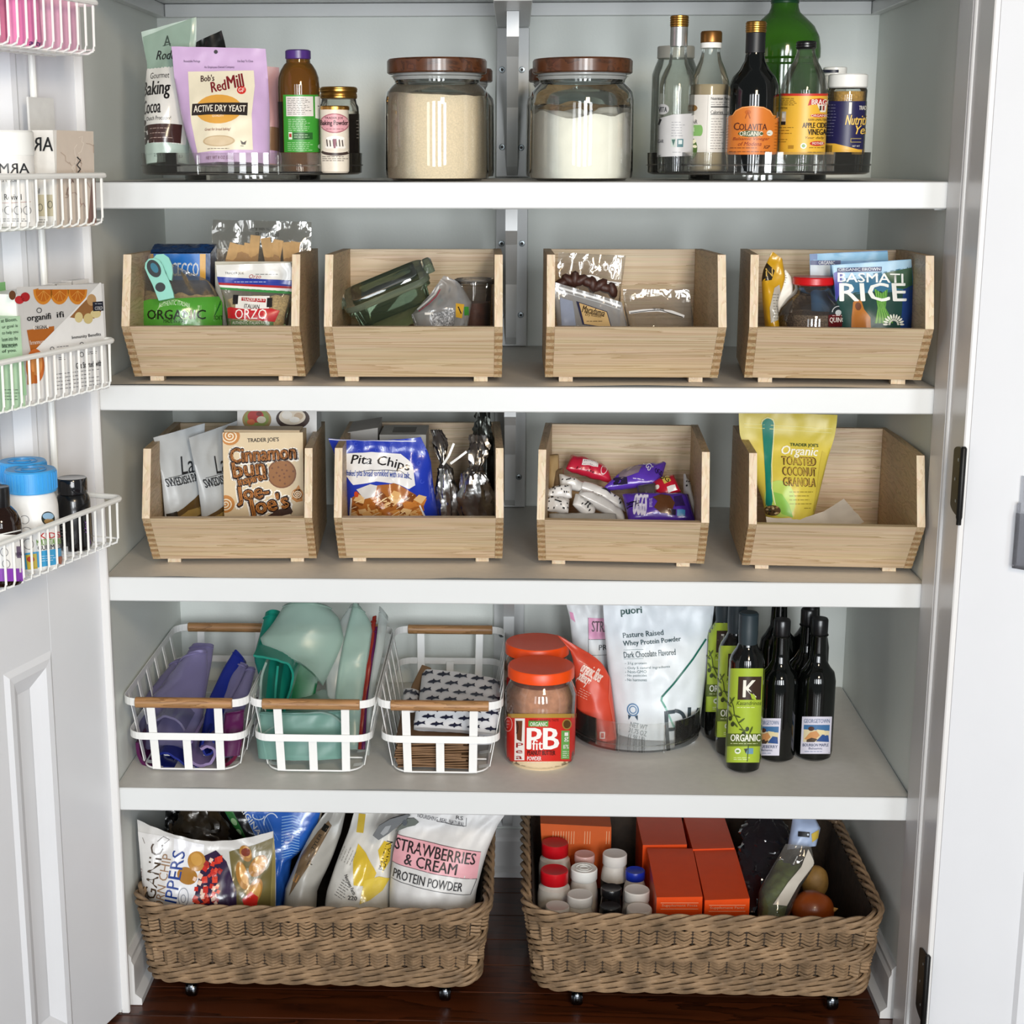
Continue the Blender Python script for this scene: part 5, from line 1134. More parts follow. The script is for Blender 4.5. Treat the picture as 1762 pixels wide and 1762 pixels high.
# ---- bin 7: loose bars
def bar(name, label, TL, TR, BR, BL, Y, col, prints=None, d=.022, seed=1, rough=.3, wr=.003, group='wrapped snack bars', sideways=True):
    vs = lambda v: math.sin(math.pi*max(.02, min(.98, v)))**.45
    s = Sheet([TL, ((TL[0]+BL[0])/2, (TL[1]+BL[1])/2), BL], [TR, ((TR[0]+BR[0])/2, (TR[1]+BR[1])/2), BR], Y, d, .0, wr, 1, seed, .35, vshape=vs, wfreq=1.6)
    t = thing(name, label, 'snack bar', s.base(), group=group); part(t, 'wrapper', s.mesh(24, 14), mat('wrapper '+col, col, rough, 0, .05, 60, coat=.3), angle=70)
    if prints: p = Print(s); prints(p); p.build(t, material=FOILP)
    return t
def dots(p, x0, y0, x1, y1, n, seed, col='#2b2b2d'):
    r = random.Random(seed)
    for k in range(n):
        x, y = r.uniform(x0, x1), r.uniform(y0, y1); p.rect(x-1, y-1, x+1, y+1, col, 2, n=1)
Ys = .0
bar('snack_bar', 'red wrapped bar at the back of the snack bin', (982, 783), (1042, 806), (1054, 830), (974, 806), (.325, .29), '#c01f3c', lambda p: (p.quad((998, 802), (1024, 808), (1024, 815), (997, 809), '#e8e0de', 2), [p.line([(1001+k*2.6, 803.6+k*.6), (1000.5+k*2.6, 809+k*.6)], .9, '#3a2a2c', 3) for k in range(9)], p.text('bite size', 990, 812, 1020, 821, '#5a0f1e', 3, .02, rot=12), p.ring(1035, 818, 5, 5, 1, '#e8c9cc', 3)), .03, 3)
bar('snack_bar', 'purple wrapped bar lying tilted in the middle of the pile', (1078, 808), (1146, 797), (1136, 832), (1034, 843), (.30, .25), '#5a37b0', lambda p: (p.poly([(1060, 826), (1085, 813), (1106, 814), (1100, 826), (1070, 834)], '#8a7a86', 1), p.text('OGS', 1108, 806, 1124, 818, '#d9d4ea', 3, .03, rot=50), p.rect(1056, 832, 1080, 840, '#241c3a', 2), p.fine(1090, 830, 1112, 836, 1, '#cfc4ea', 3), p.text('OGGS', 1128, 816, 1144, 823, '#1f1440', 3, .03, rot=-10)), .03, 5)
bar('snack_bar', 'red and yellow wrapped bar beside the white bar end', (1121, 832), (1160, 818), (1172, 846), (1134, 858), (.255, .22), '#c21a33', lambda p: (p.poly([(1138, 826), (1152, 824), (1158, 838), (1146, 842)], '#d8c05a', 2), p.text('OG', 1138, 829, 1156, 837, '#3a1a12', 4, .03, rot=25), p.ell(1133, 845, 4, 3, '#efe6da', 3), p.poly([(1150, 846), (1164, 842), (1168, 852), (1152, 856)], '#e9e2de', 2)), .03, 7)
bar('snack_bar', 'purple wrapped bar at the front, printed large letters', (1071, 851), (1184, 851), (1197, 897), (1082, 897), (.205, .165), '#5431a8', lambda p: (p.text('OGGS', 1090, 856, 1112, 892, '#e4def2', 3, .04, rot=8), p.text('IRON', 1084, 862, 1093, 884, '#1d1238', 3, .03, rot=90), p.text('GRAPE', 1116, 866, 1121, 882, '#b9a6e6', 3, .02), p.poly([(1122, 864), (1136, 858), (1152, 860), (1160, 874), (1154, 890), (1136, 890), (1124, 882), (1130, 872)], '#5e3a22', 2), p.poly([(1158, 862), (1172, 858), (1178, 876), (1160, 880)], '#33205e', 2), p.rect(1164, 884, 1178, 893, '#4f9bd0', 3), p.rect(1148, 884, 1162, 892, '#1d1238', 2), p.line([(1180, 852), (1192, 893)], 2.5, '#6a48c4', 2)), .03, 9)
W_ = '#e6e4e2'
bar('snack_bar', 'long white bar lying on top of the white pile', (1002, 828), (1070, 866), (1076, 880), (996, 836), (.26, .235), W_, lambda p: (p.poly([(1030, 845), (1048, 854), (1046, 860), (1028, 850)], '#2b2b2d', 2), dots(p, 1050, 862, 1070, 874, 6, 1)), .024, 11)
bar('snack_bar', 'white bar with grey side, second in the white pile', (1000, 842), (1072, 884), (1076, 900), (994, 852), (.225, .20), '#d2d0ce', lambda p: (dots(p, 1004, 848, 1030, 862, 7, 2),), .024, 13)
bar('snack_bar', 'dotted white bar pointing to the front of the bin', (990, 850), (1024, 878), (1018, 894), (986, 868), (.20, .175), W_, lambda p: (p.quad((996, 858), (1016, 874), (1012, 880), (992, 864), '#dcdcda', 1), dots(p, 988, 854, 1020, 888, 14, 3), p.text('ff', 1000, 870, 1010, 878, '#2b2b2d', 3, .03, rot=40)), .024, 15)
bar('snack_bar', 'dotted white bar at the bin left side, upper one', (941, 842), (984, 836), (984, 856), (942, 858), (.215, .195), W_, lambda p: (dots(p, 944, 842, 982, 855, 16, 4), p.rect(951, 845, 955, 849, '#2b2b2d', 3), p.fine(958, 846, 968, 849, 1, '#2b2b2d', 3)), .024, 17)
bar('snack_bar', 'dotted white bar at the bin left side, lower one', (940, 856), (980, 860), (978, 882), (940, 878), (.185, .165), W_, lambda p: (dots(p, 943, 858, 977, 880, 16, 5), p.rect(947, 860, 951, 864, '#2b2b2d', 3), p.line([(953, 868), (965, 871)], 2, '#2b2b2d', 3)), .024, 19)
bar('snack_bar', 'grey-white bar lying lowest at the front of the pile', (945, 884), (1060, 884), (1066, 915), (946, 915), (.175, .16), '#a9a7a3', None, .02, 21)
bar('snack_bar', 'white bar with crimped end between red and dotted bars', (962, 816), (1004, 830), (1000, 846), (964, 838), (.245, .23), '#d9d7d4', lambda p: (dots(p, 966, 820, 990, 834, 8, 6),), .022, 23)
bar('snack_bar', 'white bar standing against the right side of the snack bin', (1176, 816), (1187, 830), (1199, 905), (1178, 905), (.26, .19), '#dcdad7', lambda p: (dots(p, 1178, 830, 1190, 850, 6, 7),), .018, 25)
bar('snack_bar', 'tan wrapped bar standing in the left corner of the snack bin', (944, 784), (962, 782), (962, 852), (943, 852), (.29, .25), '#a98f66', None, .022, 27)
bar('snack_bar', 'brown wrapped bar half hidden by white ones at left', (954, 812), (970, 806), (972, 850), (952, 850), (.27, .24), '#6f5b44', None, .02, 29)
bar('snack_bar', 'dark bar under the purple and red ones', (1096, 838), (1128, 832), (1132, 858), (1098, 858), (.235, .215), '#4b4644', None, .02, 31)

# ---- bin 8
def pr(p):
    for a, b in (((1280, 729), (1432, 738)), ((1280, 735), (1430, 745))): p.line([a, ((a[0]+b[0])/2, (a[1]+b[1])/2), b], 1, '#e6dc8a', 2)
    p.poly([(1311, 728), (1316, 721), (1325, 720), (1331, 726), (1330, 750), (1324, 800), (1322, 840), (1326, 862), (1322, 880), (1316, 870), (1314, 830), (1313, 780)], '#107a68', 2)
    p.line([(1310, 730), (1311, 724), (1320, 718.5), (1330, 722), (1332, 730)], 1.4, '#ece7b4', 3); p.line([(1332, 730), (1330, 760), (1325, 800), (1324, 840), (1330, 868)], 1.4, '#ece7b4', 3)
    p.text("TRADER JOE'S", 1358, 763, 1407, 770, '#1f4a2c', 4, .03, rot=2); p.text('Organic', 1343, 768, 1406, 788, '#f6f3e2', 5, .03, .25, rot=3)
    for i, t_ in enumerate(('TOASTED', 'COCONUT', 'GRANOLA')): p.text(t_, 1342, 786+i*18, 1402-i*1, 801+i*18, '#5c4423', 4, .03, rot=2); p.text(t_, 1343.5, 787+i*18, 1400-i*1, 800+i*18, '#c8a64c', 5, -.01, rot=2)
    p.ell(1338, 858, 24, 32, '#b7cf5f', 1, rot=-15); p.poly([(1326, 846), (1340, 850), (1352, 868), (1358, 890), (1340, 884), (1330, 866)], '#8cc152', 2)
    p.fine(1352, 843, 1398, 870, 4, '#7a6a28', 3); p.fine(1378, 872, 1392, 876, 1, '#7a6a28', 3); p.ell(1326, 878, 12, 9, '#5a4630', 3)
    rn = random.Random(4)
    for k in range(16): p.ell(1326+rn.uniform(-9, 9), 878+rn.uniform(-7, 7), 2, 1.6, ('#a88a5a', '#32261a', '#c9b28a')[k % 3], 4, n=8, rings=1)
    p.poly([(1408, 800), (1414, 776), (1420, 780), (1404, 880), (1396, 880)], '#cdb94a', 2)
s = Sheet([(1271, 708), (1272, 745), (1290, 800), (1312, 860), (1318, 890), (1324, 938)], [(1441, 714), (1438, 745), (1424, 790), (1412, 840), (1402, 880), (1396, 938)], (.20, .155), .07, .14, .003, .8, 91)
pouch('granola_pouch', 'yellow toasted coconut granola pouch with green spoon print', 'food pouch', s, '#d2bf4c', .35, pr, nu=32, nv=40)
PAPR = mat('parchment paper', '#c9bfb2', .5, 0, .05, 30)
mb = MB(); A = [(1318, 889, .125), (1372, 893, .13), (1418, 880, .15), (1452, 858, .20)]; B = [(1322, 925, .115), (1375, 925, .115), (1430, 925, .12), (1487, 898, .165)]
def f(u, v):
    a = interp(A, u); b = interp(B, u); x, y, Y = (a[i]*(1-v)+b[i]*v for i in range(3)); return aty(x, y, Y)+Vector((0, .003*noise.noise(Vector((u*6, v*4, 1))), .002*noise.noise(Vector((u*5, v*5, 9)))))
mb.grid(f, 24, 10); q = f(.4, 1); k0 = len(mb.v); mb.grid(lambda u, v: f(u, v)+Vector((0, .0006, -.0003)), 24, 10, flip=True)
single('parchment_sheet', mb, PAPR, (q.x, q.y, q.z), 'curled parchment sheet lying in front of the granola pouch', 'paper')
# ================================================================== lowest shelf
WIREW = mat('white powder coat', '#f0f0ee', .35, 0, .01, 20)
ASH = wood('ash handle', '#b8895a', '#7d5630', .45, (2, 24, 24), 0, .8)
def wire_basket(cx, lab):
    y0, y1, zt, zb = .056, .530, ZD+.139, ZD+.0026; w = .111
    zm = ZD+.074
    t = thing('wire_basket', lab, 'basket', (cx, (y0+y1)/2, ZD+.0012), group='white strip baskets with wooden handles')
    def ring(z, s, r=.03, n=6):       # rounded rectangle of the basket at height z, s = inset
        P = []
        X, Y0, Y1 = w-s, y0+s*.9, y1-s*.9
        for px_, py_, a0 in ((cx+X-r, Y1-r, 0), (cx-X+r, Y1-r, 90), (cx-X+r, Y0+r, 180), (cx+X-r, Y0+r, 270)):
            for i in range(n+1):
                a = math.radians(a0+90*i/n); P.append(Vector((px_+r*math.cos(a), py_+r*math.sin(a), z)))
        return P
    def band(z, s, h, name):
        P = ring(z, s); P.append(P[0]); C0 = Vector((cx, (y0+y1)/2, z))
        mb = MB(); nP = len(P)-1; vs = []; fs = []
        for i in range(nP):
            a, b = P[(i-1) % nP], P[(i+1) % nP]; tg = (b-a).normalized(); n_ = tg.cross(Vector((0, 0, 1)))
            for dz, dn in ((-h/2, -.0007), (h/2, -.0007), (h/2, .0007), (-h/2, .0007)): vs.append(P[i]+n_*dn+Vector((0, 0, dz)))
        for i in range(nP):
            for k in range(4): fs.append((i*4+k, i*4+(k+1) % 4, ((i+1) % nP)*4+(k+1) % 4, ((i+1) % nP)*4+k))
        part(t, name, mb.add(vs, fs), WIREW, smooth=False)
    band(zt, 0, .014, 'rim_band'); band(zm, .006, .013, 'middle_band')
    part(t, 'base_wire', MB().tube(ring(ZD+.0062, .026, .035), .0016, 6, closed=True), WIREW)
    for yy, nm in ((y0, 'handle'), (y1, 'handle')):
        part(t, nm, MB().lathe([(.0085, -.086), (.0095, -.085), (.0095, .085), (.0085, .086)], (cx, yy, zt), 18, M=Matrix.Rotation(math.pi/2, 4, 'Y')), ASH)
    ins = lambda z: (zt-z)/(zt-zb)*.024
    def upright(x, top, side):
        P = []
        for z in [top-(top-zb-.004)*i/6 for i in range(7)]:
            s = ins(z)
            if side in ('f', 'b'):
                yy = y0+s*.9 if side == 'f' else y1-s*.9; P.append(Vector((cx+x*(1-s*1.5), yy, z)))
            else: P.append(Vector((cx+(w-s)*(1 if side == 'r' else -1), x, z)))
        q = P[-1]
        for k in (1, 2):
            q = q.copy()
            if side in ('f', 'b'): q += Vector((0, .010 if side == 'f' else -.010, -.0014))
            else: q += Vector((-.010 if side == 'r' else .010, 0, -.0014))
            P.append(q)
        nr = {'f': (0, -1, 0), 'b': (0, 1, 0), 'r': (1, 0, 0), 'l': (-1, 0, 0)}[side]
        part(t, 'strip', MB().strip(P, lambda i: nr, .0145, .0014), WIREW, smooth=False)
    for x in (-.060, .060): upright(x, zt, 'f'); upright(x, zt, 'b')
    upright(0, zm, 'f'); upright(0, zm, 'b')
    for k in range(6):
        for sd in ('l', 'r'): upright(y0+.06+k*.071, zt, sd)
    for k in range(4): part(t, 'floor_wire', MB().tube([(cx-w+.03, y0+.09+k*.1, ZD+.0066), (cx+w-.03, y0+.09+k*.1, ZD+.0066)], .0015, 6), WIREW)
    return t
wire_basket(-.5750, 'white wire basket with purple silicone bags, leftmost')
wire_basket(-.3500, 'white wire basket with teal and mint silicone bags, middle')
wire_basket(-.1235, 'white wire basket with shark-print bags, rightmost')
def silicone(name, col, a=.55, rough=.3):
    return clear(name, col, .9, rough, a, col, 1.42)
LAV = clear('lavender silicone', '#cfcae6', .9, .2, .46, '#a9a3cc'); BLU = clear('blue silicone', '#3c4ec0', .8, .25, .75, '#26369c'); PUR = clear('plum silicone', '#a34d8e', .8, .25, .75, '#6c2360')
TEAL = clear('teal silicone', '#4fc9b4', .8, .25, .8, '#1fa08b'); MINTS = clear('frosted mint silicone', '#e2f0ea', .8, .25, .52, '#c4dbd1'); FROST = clear('frosted clear silicone', '#eef2f0', .8, .25, .45, '#d6dcda'); GRN = mat('deep green silicone', '#125f38', .4)
def sbag(label, L, R, Y, m, seed, d=.012, curve=0.0, group='silicone storage bags', wr=.004):
    s = Sheet(L, R, Y, d, 0, wr, 1, seed, .5, curve=curve, vshape=lambda v: 1, wfreq=.6)
    t = thing('silicone_bag', label, 'storage bag', s.base(), group=group); part(t, 'bag_sheet', s.mesh(18, 22), m, angle=75)
    p = [s.P(u/16, .04, .002) for u in range(17)]; part(t, 'zip_seal', MB().tube(p, .0016, 5), m); return t
def fold(label, path, Y, depth, m, th=.003, group='silicone storage bags', name='silicone_bag', cat='storage bag'):
    """a floppy bag rolled into a loop, its edge seen from the front"""
    n = len(path); P = [aty(x, y, Y) for x, y in path]; Q = []
    for k in range(4*(n-1)+1):      # smooth the loop
        u = k/4; i = min(n-2, int(u)); a = u-i; p0 = P[max(0, i-1)]; p1 = P[i]; p2 = P[i+1]; p3 = P[min(n-1, i+2)]
        Q.append(.5*((2*p1)+(p2-p0)*a+(2*p0-5*p1+4*p2-p3)*a*a+(3*p1-p0-3*p2+p3)*a**3))
    mb = MB(); vs = []; fs = []; N = len(Q)
    for i, q in enumerate(Q):
        tg = (Q[min(N-1, i+1)]-Q[max(0, i-1)]).normalized(); nr = Vector((tg.z, 0, -tg.x)).normalized()
        for dy in (0, depth):
            for sg in (1, -1): vs.append(q+nr*(th/2*sg)+Vector((0, dy, .004*noise.noise(Vector((i*.4, dy*9, 2))))))
    for i in range(N-1):
        a, b = i*4, i*4+4; fs += [(a, b, b+1, a+1), (a+2, a+3, b+3, b+2), (a, a+2, b+2, b), (a+1, b+1, b+3, a+3)]
    fs += [(0, 1, 3, 2), ((N-1)*4, (N-1)*4+2, (N-1)*4+3, (N-1)*4+1)]
    bz = min(Q, key=lambda v: v.z); t = thing(name, label, cat, tuple(bz), group=group); part(t, 'bag_sheet', mb.add(vs, fs), m, angle=60); return t
# left basket
sbag('lavender silicone bag standing at the back of the purple basket', [(330, 1110), (305, 1150), (285, 1205), (272, 1290)], [(368, 1110), (364, 1140), (352, 1205), (345, 1290)], (.36, .20), LAV, 1)
sbag('wide lavender silicone bag in the middle of the purple basket', [(312, 1138), (285, 1170), (255, 1208), (246, 1290)], [(356, 1120), (356, 1160), (348, 1205), (338, 1290)], (.29, .15), LAV, 2, .014, .01)
sbag('narrow lavender silicone bag along the left side of the basket', [(296, 1142), (262, 1185), (240, 1215), (234, 1290)], [(318, 1134), (292, 1175), (262, 1210), (258, 1290)], (.33, .17), LAV, 3)
sbag('royal blue silicone bag standing diagonally in the purple basket', [(404, 1118), (384, 1150), (358, 1205), (342, 1285)], [(424, 1142), (412, 1165), (392, 1205), (372, 1285)], (.30, .16), BLU, 4)
sbag('thin blue silicone bag right of the royal blue one', [(410, 1140), (396, 1165), (382, 1205), (372, 1290)], [(428, 1148), (416, 1175), (402, 1210), (392, 1290)], (.29, .16), LAV, 5)
sbag('mauve silicone bag along the right side of the purple basket', [(426, 1150), (412, 1180), (384, 1225), (376, 1300)], [(440, 1152), (430, 1190), (420, 1225), (412, 1300)], (.27, .12), LAV, 6)
sbag('plum silicone bag showing in the basket front right corner', [(388, 1226), (384, 1250), (380, 1300)], [(420, 1220), (419, 1250), (412, 1300)], (.105, .10), PUR, 7)
fold('blue silicone bag rolled into a loop at the basket front', [(300, 1322), (275, 1318), (268, 1304), (280, 1296), (300, 1302), (322, 1318), (345, 1322)], .10, .16, BLU, .004)
fold('lilac silicone bag curled round at the basket front', [(330, 1275), (322, 1288), (326, 1308), (345, 1318), (362, 1312), (370, 1296), (360, 1284), (345, 1290)], .098, .15, clear('lilac silicone', '#cbb9e0', .8, .25, .8, '#b9a3d6'), .005)
fold('violet silicone bag curled inside the lilac one', [(352, 1268), (348, 1284), (356, 1300), (368, 1290), (366, 1270)], .115, .14, BLU, .004)
fold('plum silicone bag folded at the left front corner', [(236, 1278), (239, 1300), (250, 1316), (268, 1320)], .105, .16, PUR, .006)
fold('dark red silicone bag folded at the right front corner', [(384, 1318), (396, 1312), (408, 1296), (414, 1278)], .105, .16, clear('wine silicone', '#a02a5c', .8, .25, .8, '#7a1440'), .006)
fold('lavender silicone bag arched under the wooden handle', [(262, 1262), (264, 1244), (280, 1234), (302, 1238), (318, 1256)], .108, .13, LAV, .004)
# middle basket
sbag('teal silicone bag standing at the back of the mint basket', [(456, 1056), (446, 1095), (436, 1130), (446, 1165), (452, 1210), (455, 1290)], [(482, 1052), (486, 1095), (500, 1130), (508, 1165), (500, 1210), (495, 1290)], (.30, .16), TEAL, 11, .014, .012)
sbag('big frosted mint silicone bag flopping over the basket top', [(490, 1040), (468, 1075), (446, 1100), (462, 1125), (500, 1134)], [(566, 1044), (584, 1064), (592, 1100), (580, 1130), (556, 1180)], (.26, .19), MINTS, 12, .012, .02)
fold('teal silicone bag bent into an arch under the mint one', [(436, 1128), (470, 1134), (494, 1142), (504, 1160), (500, 1185), (490, 1220), (482, 1280)], .15, .12, TEAL, .004)
fold('frosted mint silicone bag edge standing at the left of the basket', [(458, 1140), (450, 1165), (448, 1200), (446, 1250), (452, 1290)], .14, .14, MINTS, .004)
fold('teal silicone bag standing straight in the mint basket', [(478, 1146), (474, 1190), (472, 1240), (470, 1290)], .15, .13, TEAL, .004)
s = Sheet([(505, 1135), (500, 1170), (494, 1260)], [(548, 1130), (548, 1165), (530, 1260)], (.235, .20), .01)
pouch('silicone_bag', 'deep green silicone bag inside the folded mint bag', 'storage bag', s, '#125f38', .4, None, material=GRN, group='silicone storage bags', nu=10, nv=12)
sbag('frosted silicone bag leaning in the right half of the mint basket', [(604, 1040), (570, 1090), (556, 1115), (560, 1170), (572, 1290)], [(618, 1038), (606, 1090), (598, 1130), (590, 1180), (592, 1290)], (.28, .15), FROST, 13, .01)
sbag('tall frosted mint silicone bag with pointed top', [(608, 1036), (592, 1100), (582, 1150), (576, 1205), (580, 1290)], [(622, 1046), (642, 1075), (636, 1120), (624, 1205), (616, 1290)], (.27, .14), MINTS, 14, .012)
sbag('thin red-edged silicone bag beside the tall mint one', [(641, 1062), (633, 1120), (622, 1205), (616, 1290)], [(648, 1060), (643, 1120), (633, 1205), (626, 1290)], (.265, .14), clear('red silicone', '#b5402c', .8, .25, .85, '#9a2f24'), 15, .004)
sbag('violet silicone bag edge right of the red one', [(645, 1080), (639, 1130), (629, 1205), (622, 1290)], [(650, 1078), (646, 1130), (637, 1205), (630, 1290)], (.255, .135), PUR, 16, .004)
sbag('clear frosted silicone bag at the right end of the mint basket', [(653, 1043), (648, 1100), (640, 1150), (632, 1205), (628, 1300)], [(668, 1062), (662, 1110), (650, 1160), (641, 1205), (636, 1300)], (.26, .12), FROST, 17, .008)
sbag('pale teal silicone bag lying low across the front of the basket', [(448, 1225), (440, 1260), (445, 1305)], [(600, 1222), (600, 1255), (590, 1305)], (.125, .11), clear('pale teal silicone', '#bfe0d8', .7, .3, .6, '#9fcabf'), 18, .02, .008)
fold('mint silicone bag swept in a curve across the basket front', [(452, 1262), (480, 1246), (515, 1232), (552, 1226), (585, 1240), (596, 1258)], .105, .12, MINTS, .003)
# right basket: shark print bags over brown paper bags
KRAFT = mat('kraft paper bag', '#7a5a3c', .7, 0, .12, 50)
rp = random.Random(2); z = ZD+.0095
for k in range(14):
    x0 = -.2045+rp.uniform(-.003, .004); x1 = -.075+rp.uniform(-.012, .010); ya = .088+rp.uniform(0, .006); th = .0030+rp.uniform(0, .0012); z0 = z
    single('paper_bag', MB().grid(lambda u, v: Vector((x0+(x1-x0)*u, ya+.20*v, z0+.0014*math.sin(u*5+k)*(1-v)+.0012)), 8, 3).grid(lambda u, v: Vector((x0+(x1-x0)*u, ya+.20*v, z0+th+.0014*math.sin(u*5+k)*(1-v))), 8, 3, flip=True).grid(lambda u, v: Vector((x0+(x1-x0)*u, ya, z0+.0012+(th-.0012)*v+.0014*math.sin(u*5+k))), 8, 1).grid(lambda u, v: Vector((x1, ya+.2*u, z0+.0012+(th-.0012)*v+.0014*math.sin(5+k)*(1-u))), 3, 1), KRAFT, (x0, ya, z0), 'folded brown paper bag in the stack under the shark-print bags', 'paper bag', 'folded brown paper bags in the wire basket')
    z += th+.0002
def shark(p, x, y, k=1.0, col='#1d2036', lay=2):
    p.poly([(x-13*k, y+.5*k), (x-8*k, y-2.2*k), (x-3*k, y-2.8*k), (x-1*k, y-5.5*k), (x+2*k, y-2.6*k), (x+8*k, y-1.2*k), (x+12*k, y-4*k), (x+11*k, y), (x+13*k, y+3*k), (x+8*k, y+.8*k), (x+1*k, y+2.4*k), (x-2*k, y+4.8*k), (x-3.5*k, y+2.4*k), (x-9*k, y+2*k)], col, lay)
def sharkbag(label, TL, TR, BR, BL, Y, seed, d=.012):
    s = Sheet([TL, BL], [TR, BR], Y, d, .04, .0015, .9, seed, .35, vshape=lambda v: 1)
    def pr(p):
        w = (TR[0]-TL[0]+BR[0]-BL[0])/2; h = (BL[1]-TL[1]+BR[1]-TR[1])/2; nr = max(1, int(h/13)); nc = max(1, int(w/31))
        for j in range(nr):
            for i in range(nc+1):
                u = (i+.5*(j % 2)+.25)/(nc+.6); v = (j+.5)/nr
                if u > .93: continue
                x = (TL[0]*(1-u)+TR[0]*u)*(1-v)+(BL[0]*(1-u)+BR[0]*u)*v; y = (TL[1]*(1-u)+TR[1]*u)*(1-v)+(BL[1]*(1-u)+BR[1]*u)*v
                shark(p, x, y, .92)
    return pouch('snack_bag', label, 'snack bag', s, '#dcdde0', .5, pr, group='reusable snack bags with shark print', nu=16, nv=18)
sharkbag('upper shark-print snack bag lying tilted on its stack', (727, 1154), (860, 1172), (860, 1226), (720, 1212), (.30, .155), 1)
sharkbag('front shark-print snack bag hanging below the wooden handle', (716, 1216), (858, 1222), (856, 1264), (712, 1252), (.150, .118), 2)
sharkbag('shark-print snack bag sticking out at the left of its stack', (694, 1188), (722, 1192), (716, 1222), (694, 1216), (.24, .16), 3)
sharkbag('lowest shark-print snack bag under the front one', (712, 1240), (850, 1258), (846, 1280), (712, 1274), (.15, .125), 4)
s = Sheet([(726, 1144), (708, 1180), (702, 1215)], [(742, 1150), (732, 1186), (720, 1222)], (.31, .2), .006, 0, .001, .9, 5)
pouch('brown_bag', 'brown paper bag standing behind the shark-print bags', 'paper bag', s, '#6f563c', .7, nu=10, nv=12)

# ---- peanut powder jars
ORNG = mat('orange lid', '#ee4c08', .35, 0, .03, 30); PBGL = clear('clear plastic jar', '#ecebe6', 1.4, .03, .06, '#d8d2c8')
PBP = mat('peanut powder', '#c9977c', .85, 0, .22, 70, 1.0, 80); PBL = mat('pale peanut powder', '#e2cba6', .85, 0, .06, 80, .4, 200)
def pbjar(lab, xc, Y, dy, k):
    pr = [(54, 1177), (52, 1186), (56, 1194), (61, 1206), (61, 1226), (60, 1305), (58, 1318), (52, 1323)]
    pr = [(hw*k, 1323+(y-1323)*k+dy) for hw, y in pr]
    rd = Round(xc, Y, pr); dz = ZD+.0018-rd.z0; rd.pr = [(r, z+dz) for r, z in rd.pr]; rd.z0 += dz; rd.z1 += dz
    t = thing('peanut_powder_jar', lab, 'jar', rd.base(), group='peanut powder jars with orange lids')
    part(t, 'jar_body', rd.mesh(n=56), PBGL); zt = rd.z1; R0 = rd.pr[0][0]
    part(t, 'powder', rd.mesh(shrink=.003, ztop=zt-.014, n=56), PBP)
    lz = zt-.004; part(t, 'lid', MB().lathe([(R0+.002, lz), (R0+.0035, lz+.001), (R0+.0035, lz+.018), (R0+.0015, lz+.021), (R0-.004, lz+.0205), (.0005, lz+.0195)], (rd.cx, rd.cy, 0), 56), ORNG)
    return t, rd
t, rd = pbjar('peanut powder jar with orange lid and red label, in front', 930, .163, 0, 1.0)
pt = Print(rd)
pt.rect(862, 1232, 1000, 1310, '#d0261c', 0, n=24); pt.rect(862, 1228, 1000, 1235, '#b08a3a', 1, n=20); pt.rect(862, 1310, 1000, 1328, '#e2cba6', 0, n=12)
pt.text('AWARD-WINNING TASTE', 911, 1237, 960, 1241, '#2a1a12', 3); pt.rect(887, 1236, 904, 1308, '#efe9e2', 1); pt.poly([(889, 1240), (900, 1240), (899, 1276), (891, 1272)], '#6a3a22', 2); pt.line([(890, 1240), (893, 1250), (891, 1262)], 2.2, '#3a2016', 3)
pt.text('P\ne\na', 890, 1278, 902, 1306, '#a01c1c', 4, .02); pt.rect(910, 1240, 943, 1250, '#5f9e46', 1); pt.text('ORGANIC', 913, 1242, 941, 1249, '#f2f0e6', 4, .02)
pt.text('PB', 909, 1252, 960, 1288, '#f6f2ee', 4, .05); pt.text('fit', 917, 1272, 934, 1290, '#f6f2ee', 5, .02); pt.text('PEANUT BUTTER', 909, 1291, 955, 1299, '#2a1210', 4, .03); pt.text('POWDER', 909, 1301, 932, 1308, '#f6f2ee', 4, .03); pt.fine(909, 1309, 958, 1313, 1, '#f0d9d0', 4)
pt.ell(974, 1246, 8, 9, '#a7823a', 2); pt.ell(974, 1246, 6, 7, '#5a3c14', 3); pt.rect(965, 1257, 979, 1306, '#6aa653', 1); pt.text('1', 970, 1260, 976, 1266, '#f2f0e6', 4, .02); pt.text('g', 969, 1268, 977, 1276, '#f2f0e6', 4); pt.text('87%', 968, 1281, 977, 1288, '#f2f0e6', 4, .02); pt.fine(967, 1291, 977, 1304, 4, '#f2f0e6', 4, ragged=0)
pt.ring(876, 1246, 7, 12, 1.2, '#e8a49a', 3); pt.fine(873, 1238, 880, 1254, 3, '#e8a49a', 3); pt.build(t)
part(t, 'powder_layer', rd.mesh(shrink=.0028, ztop=rd.z0+.016, n=56), PBL)
t, rd2 = pbjar('second peanut powder jar with orange lid, behind the front one', 923, .305, 0, .955)
pt = Print(rd2); pt.rect(872, 1165, 980, 1260, '#d0261c', 0, n=20); pt.build(t)

